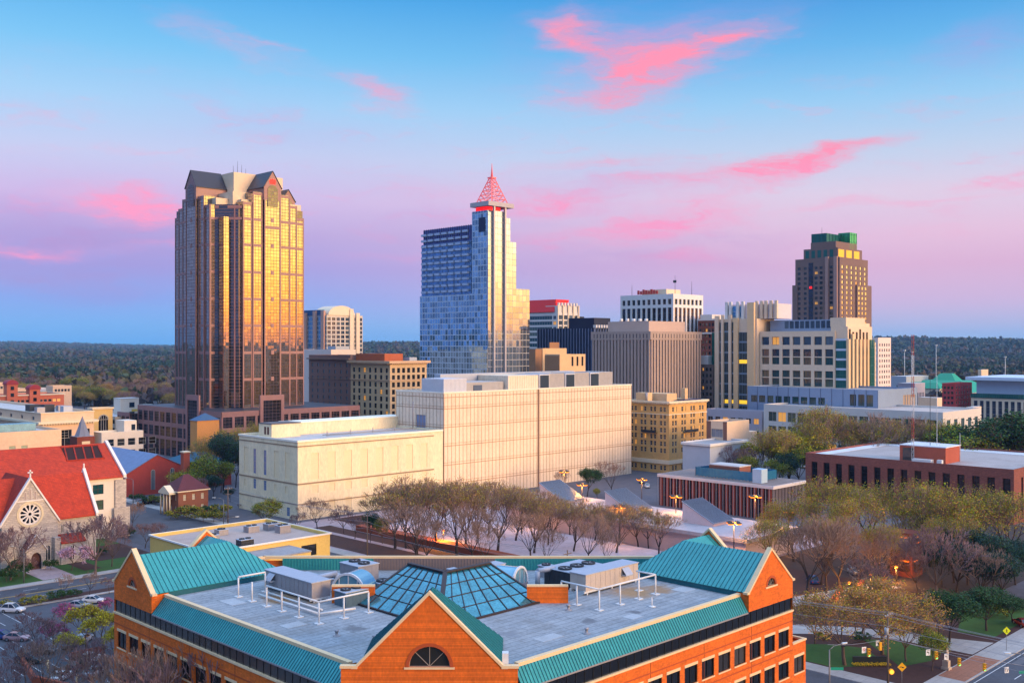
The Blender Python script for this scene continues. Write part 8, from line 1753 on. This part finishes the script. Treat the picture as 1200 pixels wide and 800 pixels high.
def lane_sign(px, py, d, ang, label, mark, w_=.75, h=.9):
    x, y = G(px, d); z = Zat(py, d); t = thing('lane_sign', label, 'sign', (x, y, z), 'hanging white signs', radians(ang)); q = MB(); q.box(-w_/2,w_/2,-.02,.02,-h/2,h/2); q.build('sign_plate', WSIGN, t, True); q = MB()
    if mark == 'left':
        q.box(.06,.16,-.03,-.022,-.3,.0); q.box(-.1,.16,-.03,-.022,.001,.1); q.slab([(-.26,-.022,.05),(-.1,-.022,-.09),(-.1,-.022,.19)], (0,-.008,0)); q.box(-.26,.26,-.03,-.022,.26,.33)
    elif mark == 'ahead':
        q.box(-.22,-.14,-.03,-.022,-.3,.1); q.slab([(-.3,-.022,.101),(-.06,-.022,.101),(-.18,-.022,.3)], (0,-.008,0)); q.box(.08,.16,-.03,-.022,-.3,.0); q.box(.08,.2,-.03,-.022,.001,.09); q.slab([(.2,-.022,-.06),(.33,-.022,.05),(.2,-.022,.16)], (0,-.008,0))
    else:
        for s in range(12): a, c = 2*pi*s/12, 2*pi*(s+1)/12; q.bar((cos(a)*.2,-.026,sin(a)*.2+.05),(cos(c)*.2,-.026,sin(c)*.2+.05),.01,.06)
        q.bar((-.14,-.028,.19),(.14,-.028,-.09),.01,.06)
    q.build('sign_symbol', BSIGN if mark != 'no' else mat('red_sign_ink', (190,30,30), .6, var=0), t, True); q = MB(); q.tube((0,.04,h/2),(0,.04,h/2+.5),.02,.02,5); q.build('hanger', DPOLE, t, True)
lane_sign(1087.6,764,157,-30,'white left-turn lane sign hanging over the corner path','left'); lane_sign(1109,769,157.5,-30,'white lane-direction sign in front of the stone monument','left'); lane_sign(1179.7,784.5,158,-30,'white lane-arrow sign hanging over the road, farthest right','ahead'); lane_sign(1012.5,761,153,-28,'small white sign with a red ring over the lawn','no'); lane_sign(1028.5,753,156,-28,'blank-looking white sign beside the second signal over the lawn','left',.6,.8)
m = wire((*G(970,153), Zat(757,153)+.3), (*G(1040,154), Zat(747,154)), .4, .025); tag(m.build('span_wire', WIRE), 'thin span wire carrying the signals over the corner lawn', 'cable')
m = wire((*G(1042,153.5), Zat(748,153.5)), (*G(1290,162), Zat(792,162)), .5, .025); tag(m.build('span_wire', WIRE), 'thin span wire carrying signals and signs across the road', 'cable')
def diamond(px, py, d, label, h, mark, col):
    x, y = G(px, d); z = Zat(py, d); t = thing('warning_sign', label, 'sign', (x, y, 0), 'yellow diamond signs', radians(-45)); q = MB(); q.tube((0,.05,0),(0,.05,z+.5),.035,.035,6); q.build('post', POLE, t, True); q = MB(); s = .68
    q.slab([(0,0,z-s),(s,0,z),(0,0,z+s),(-s,0,z)], (0,-.03,0)); q.build('sign_plate', col, t, True); q = MB(); y_ = -.034
    if mark == 'walker':
        q.box(-.05,.05,y_-.006,y_,z+.2,z+.32); q.bar((0,y_,z+.18),(0,y_,z-.06),.008,.1); q.bar((0,y_,z-.06),(-.14,y_,z-.32),.008,.07); q.bar((0,y_,z-.06),(.12,y_,z-.32),.008,.07); q.bar((0,y_,z+.14),(.16,y_,z+.02),.008,.05); q.bar((0,y_,z+.14),(-.14,y_,z),.008,.05)
    else:
        q.path([(-.34,y_,z-.02),(-.1,y_,z+.06),(.1,y_,z-.06)], .05, 4); q.slab([(.08,y_,z-.17),(.36,y_,z-.08),(.1,y_,z+.08)], (0,-.008,0))
    q.build('sign_symbol', BSIGN, t, True)
diamond(1057, 781, 152, 'yellow diamond curve-arrow sign on the mulch bed', 3, 'arrow', mat('amber_sign', (236,170,20), .5, var=.04)); diamond(1179.6, 738.5, 174, 'bright yellow-green walking figure diamond sign beside the road', 3.5, 'walker', mat('lime_yellow_sign', (214,226,20), .5, var=.04))
# street-name plates
for px, py, d, w_, lab in ((981, 783, 152.5, 1.9, 'green street-name plate on the corner light pole'), (1201, 787, 159, 1.8, 'green street-name plate hanging at the right edge over the road')):
    x, y = G(px, d); q = MB(); z = Zat(py, d); q.bar((x-w_/2/S2, y+w_/2/S2, z), (x+w_/2/S2, y-w_/2/S2, z), .04, .42); tag(q.build('street_name_plate', mat('green_sign', (20,150,120), .5, var=.05)), lab, 'sign', 'street-name plates')
# stone monument, flower bed with low sign, lit crossing lamp, bins
x, y = G(1109, 164); t = thing('stone_monument', 'small tapering pale stone monument on a pedestal beside the corner path', 'monument', (x, y, .15)); t.scale = (.62,.62,.7); MS = mat('warm_monument_stone', (186,166,146), .85, var=.15, scale=2)
q = MB(); q.box(-1,1,-1,1,0,.5); q.box(-.75,.75,-.75,.75,.501,2.0); q.build('pedestal', MS, t, True); q = MB(); q.lathe((0,0,2.0), [(.55,0),(.6,.2),(.45,.5),(.5,1.2),(.62,1.9),(.5,2.4),(.28,2.9),(.3,3.2),(.12,3.8),(.02,4.1)], 10); q.build('shaft', MS, t, True)
x, y = G(1021, 166); t = thing('flower_bed_sign', 'low dark sign board behind a bed of yellow flowers on the corner lawn', 'sign', (x, y, .15), None, radians(-45)); t.scale = (.6,.7,.8); q = MB(); q.box(-4.6,4.6,.9,1.3,0,1.5); q.build('sign_board', mat('dark_teal_board', (22,34,44), .5, var=.1), t, True); q = MB(); R = random.Random(3)
for i in range(900):
    a, b_, c = R.uniform(-5.2,5.2), R.uniform(-1.2,.6), R.uniform(.1,.5); s = R.uniform(.06,.14); q.poly([(a-s,b_,c),(a,b_-s,c+.04),(a+s,b_,c),(a,b_+s,c+.04)], 0 if R.random() < .75 else 1)
struct(q.build('flowers', [mat('yellow_flowers', (232,190,20), .7, var=.1), LHEDGE], t, True), 'stuff')
x, y = G(1044, 151.5); t = thing('warning_lamp', 'round amber warning lamp on the utility pole at the street corner', 'lamp', (x, y, Zat(786,151.5)), None, radians(-45)); q = MB(); q.tube((0,0,0),(0,-.3,0),.42,.42,12); q.build('housing', YSIG, t, True); q = MB(); q.tube((0,-.31,0),(0,-.36,0),.32,.32,12); q.build('lens', mat('amber_lamp', (255,190,80), .4, var=0, emit=(255,170,40), estr=1.2), t, True)
for i, (px, yb) in enumerate(((56, 788), (90, 806))):
    x, y = G(px, dg(yb)); q = MB(); q.tube((x,y,0),(x,y,1.9),.16,.16,8); q.lathe((x,y,1.9), [(.22,0),(.22,.12),(.02,.2)], 8); tag(q.build('path_post', mat('cream_post', (226,196,150), .6, var=.05)), ['cream path post beside the parking lot wall, left one', 'cream path post beside the parking lot wall, near the bottom edge'][i], 'post', 'cream path posts')
for i, (pts, lab) in enumerate((([G(26,dg(778)), G(40,dg(800)), G(90,dg(812))], 'low red brick wall at the bottom left corner of the parking lot'), ([G(82,dg(773)), G(122,dg(764))], 'short brick planter wall in the middle of the parking lot'))):
    q = MB()
    for a, c in zip(pts[:-1], pts[1:]): q.bar((*a, .6), (*c, .6), .5, 1.2)
    tag(q.build('brick_wall', mat('planter_brick', (150,74,48))), lab, 'wall')
# ------------------------------------------------------------------ cars
TYRE = mat('black_tyre', (22,22,24), .8, var=0); RIM = mat('alloy_rim', (150,152,156), .35, metal=.8, var=0); CGL = mat('car_glass', (20,34,44), .08, var=0, spec=.9); HL = mat('headlight_lens', (210,214,220), .2, var=0); TL = mat('tail_light', (150,20,20), .3, var=0)
def car_meshes(tall):
    """profile along x (front at +x), width along y; the body is one lofted shell"""
    h = .28 if tall else 0
    st_ = [(-2.25,.45,.74,.70),(-2.15,.30,.95+h*.4,.82),(-1.5,.26,1.02+h*.3,.89),(-.6,.25,.98+h*.2,.90),(.7,.25,.96+h*.2,.90),(1.5,.27,.90+h*.2,.88),(2.1,.32,.78+h*.2,.80),(2.28,.45,.62,.66)]
    b = MB(); rings = []
    for x, z0, z1, w_ in st_:
        rings.append([(x,-w_*.92,z0),(x,-w_,z0+(z1-z0)*.45),(x,-w_*.93,z1-.04),(x,-w_*.6,z1),(x,w_*.6,z1),(x,w_*.93,z1-.04),(x,w_,z0+(z1-z0)*.45),(x,w_*.92,z0)])
    for A, B in zip(rings[:-1], rings[1:]):
        for k in range(8): j = (k+1) % 8; b.poly([A[k], A[j], B[j], B[k]], 0, True)
    b.poly(rings[0]); b.poly(rings[-1][::-1])
    ca_ = [(-1.95 if tall else -1.7, .98+h*.3, .80), (-1.45 if tall else -1.05, 1.42+h, .66), (.15, 1.45+h, .66), (.95, .97+h*.2, .80)]
    g = MB(); rf = MB()
    P = [[(x,-w_,z),(x,w_,z)] for x, z, w_ in ca_]
    g.poly([P[0][1],P[0][0],P[1][0],P[1][1]]); g.poly([P[2][1],P[2][0],P[3][0],P[3][1]])
    for s in (0, 1):
        q = [P[0][s],P[1][s],P[2][s],P[3][s]]; g.poly(q if s else q[::-1])
    rf.slab([P[1][0],P[2][0],P[2][1],P[1][1]], (0,0,.04)); 
    for i, j in ((0,1),(2,3)):
        for s in (0,1): rf.bar(P[i][s], P[j][s], .07, .06)
    for s in (0,1): rf.bar((-.45,[-.81,.81][s],.98+h*.2), (-.45,[-.67,.67][s],1.43+h), .08, .05)
    return b, g, rf
def make_car(name, label, paint, tall, loc, ang, scale=1.0):
    t = thing(name, label, 'car', loc, 'cars in the parking lots and streets', radians(ang)); b, g, rf = car_meshes(tall); b.build('body', paint, t, True); g.build('windows', CGL, t, True); rf.build('roof', paint, t, True)
    for sx_ in (-1.38, 1.42):
        for sy in (-1, 1):
            q = MB(); q.tube((sx_, sy*.66, .34), (sx_, sy*.9, .34), .34, .34, 14); w_ = q.build('wheel', TYRE, t, True); q = MB(); q.tube((sx_, sy*.885, .34), (sx_, sy*.912, .34), .21, .21, 10); q.build('rim', RIM, w_, True)
    for sy in (-1, 1):
        q = MB(); q.box(2.12, 2.27, sy*.55-.16, sy*.55+.16, .60, .74); q.build('headlight', HL, t, True); q = MB(); q.box(-2.26, -2.16, sy*.6-.12, sy*.6+.12, .66, .84); q.build('tail_light', TL, t, True)
    return t
paints = {n: mat(n+'_car_paint', c, .25, metal=.2, var=.03, spec=.7) for n, c in (('white',(214,214,214)),('silver',(160,166,174)),('dark_teal',(14,60,70)),('black',(20,22,26)),('grey',(92,96,104)),('rose',(176,140,140)),('red',(150,26,30)),('blue',(40,70,130)))}
def car(px, yb, paint, tall, ang, label): make_car('parked_car', label, paints[paint], tall, (*G(px, dg(yb)), .03), ang)
car(15, 717, 'white', True, -50, 'white tall car with dark windows near the avenue strip, bottom left'); car(20, 750, 'rose', False, -50, 'rose-grey car in the second bay row of the parking lot'); car(35, 776, 'dark_teal', True, -55, 'dark teal car parked by the brick wall, lower left'); car(3, 748, 'blue', False, -50, 'blue car cut off by the left edge of the photo')
car(98, 752, 'silver', False, 40, 'silver car under the yellow-leaved trees in the lot'); car(84, 758, 'grey', False, 40, 'grey car behind the bare tree in the lot'); car(106, 776, 'white', True, 35, 'white car nearest the brick office corner'); car(92, 783, 'black', True, 35, 'black car between white ones at the bottom of the lot'); car(110, 791, 'silver', False, 35, 'silver car lowest in the lot beside the office wall'); car(72, 796, 'white', False, 35, 'white car at the bottom edge behind a bare tree'); car(92, 712, 'silver', False, -48, 'silver car in the bay row by the avenue'); car(110, 706, 'white', False, -48, 'white car in the bay row by the avenue, near the gable'); car(50, 765, 'grey', False, -52, 'grey car in the middle of the lot left of the redbud')
car(174, 590, 'black', False, 45, 'black car beside the red brick hall'); car(185, 588, 'grey', False, 45, 'grey car between brick hall and small house'); car(166, 592, 'black', True, 45, 'dark tall car parked left along the red brick hall')
car(952, 683, 'blue', True, 45, 'pale blue car behind the bare tree right of the office'); car(1000, 672, 'silver', False, 45, 'silver car seen through the grove before the archive'); car(1198, 733, 'red', False, 45, 'red car at the right edge beyond the walking figure sign'); car(925, 545, 'silver', False, 45, 'silver car under trees behind the brick fin block'); car(940, 548, 'white', False, 45, 'white car under trees left of the brick archive'); car(908, 551, 'grey', False, 45, 'grey car under trees right of the blue roof screen')
car(752, 566, 'grey', False, 45, 'grey car on the street below the yellow brick block'); car(758, 571, 'white', False, 45, 'white car on the street beside the brick fin block')
# ------------------------------------------------------------------ evening haze
hm = bpy.data.materials.new('evening_haze'); hm.use_nodes = True; hn = hm.node_tree; hn.nodes.clear()
pv = hn.nodes.new('ShaderNodeVolumePrincipled'); pv.inputs['Color'].default_value = (.30, .58, 1.0, 1); pv.inputs['Density'].default_value = 5.0e-5; pv.inputs['Anisotropy'].default_value = 0.0
ho = hn.nodes.new('ShaderNodeOutputMaterial'); hn.links.new(pv.outputs[0], ho.inputs['Volume'])
q = MB(); q.box(-10300, 10300, -10300, 10300, -1.5, 185); struct(q.build('haze', hm), 'stuff')
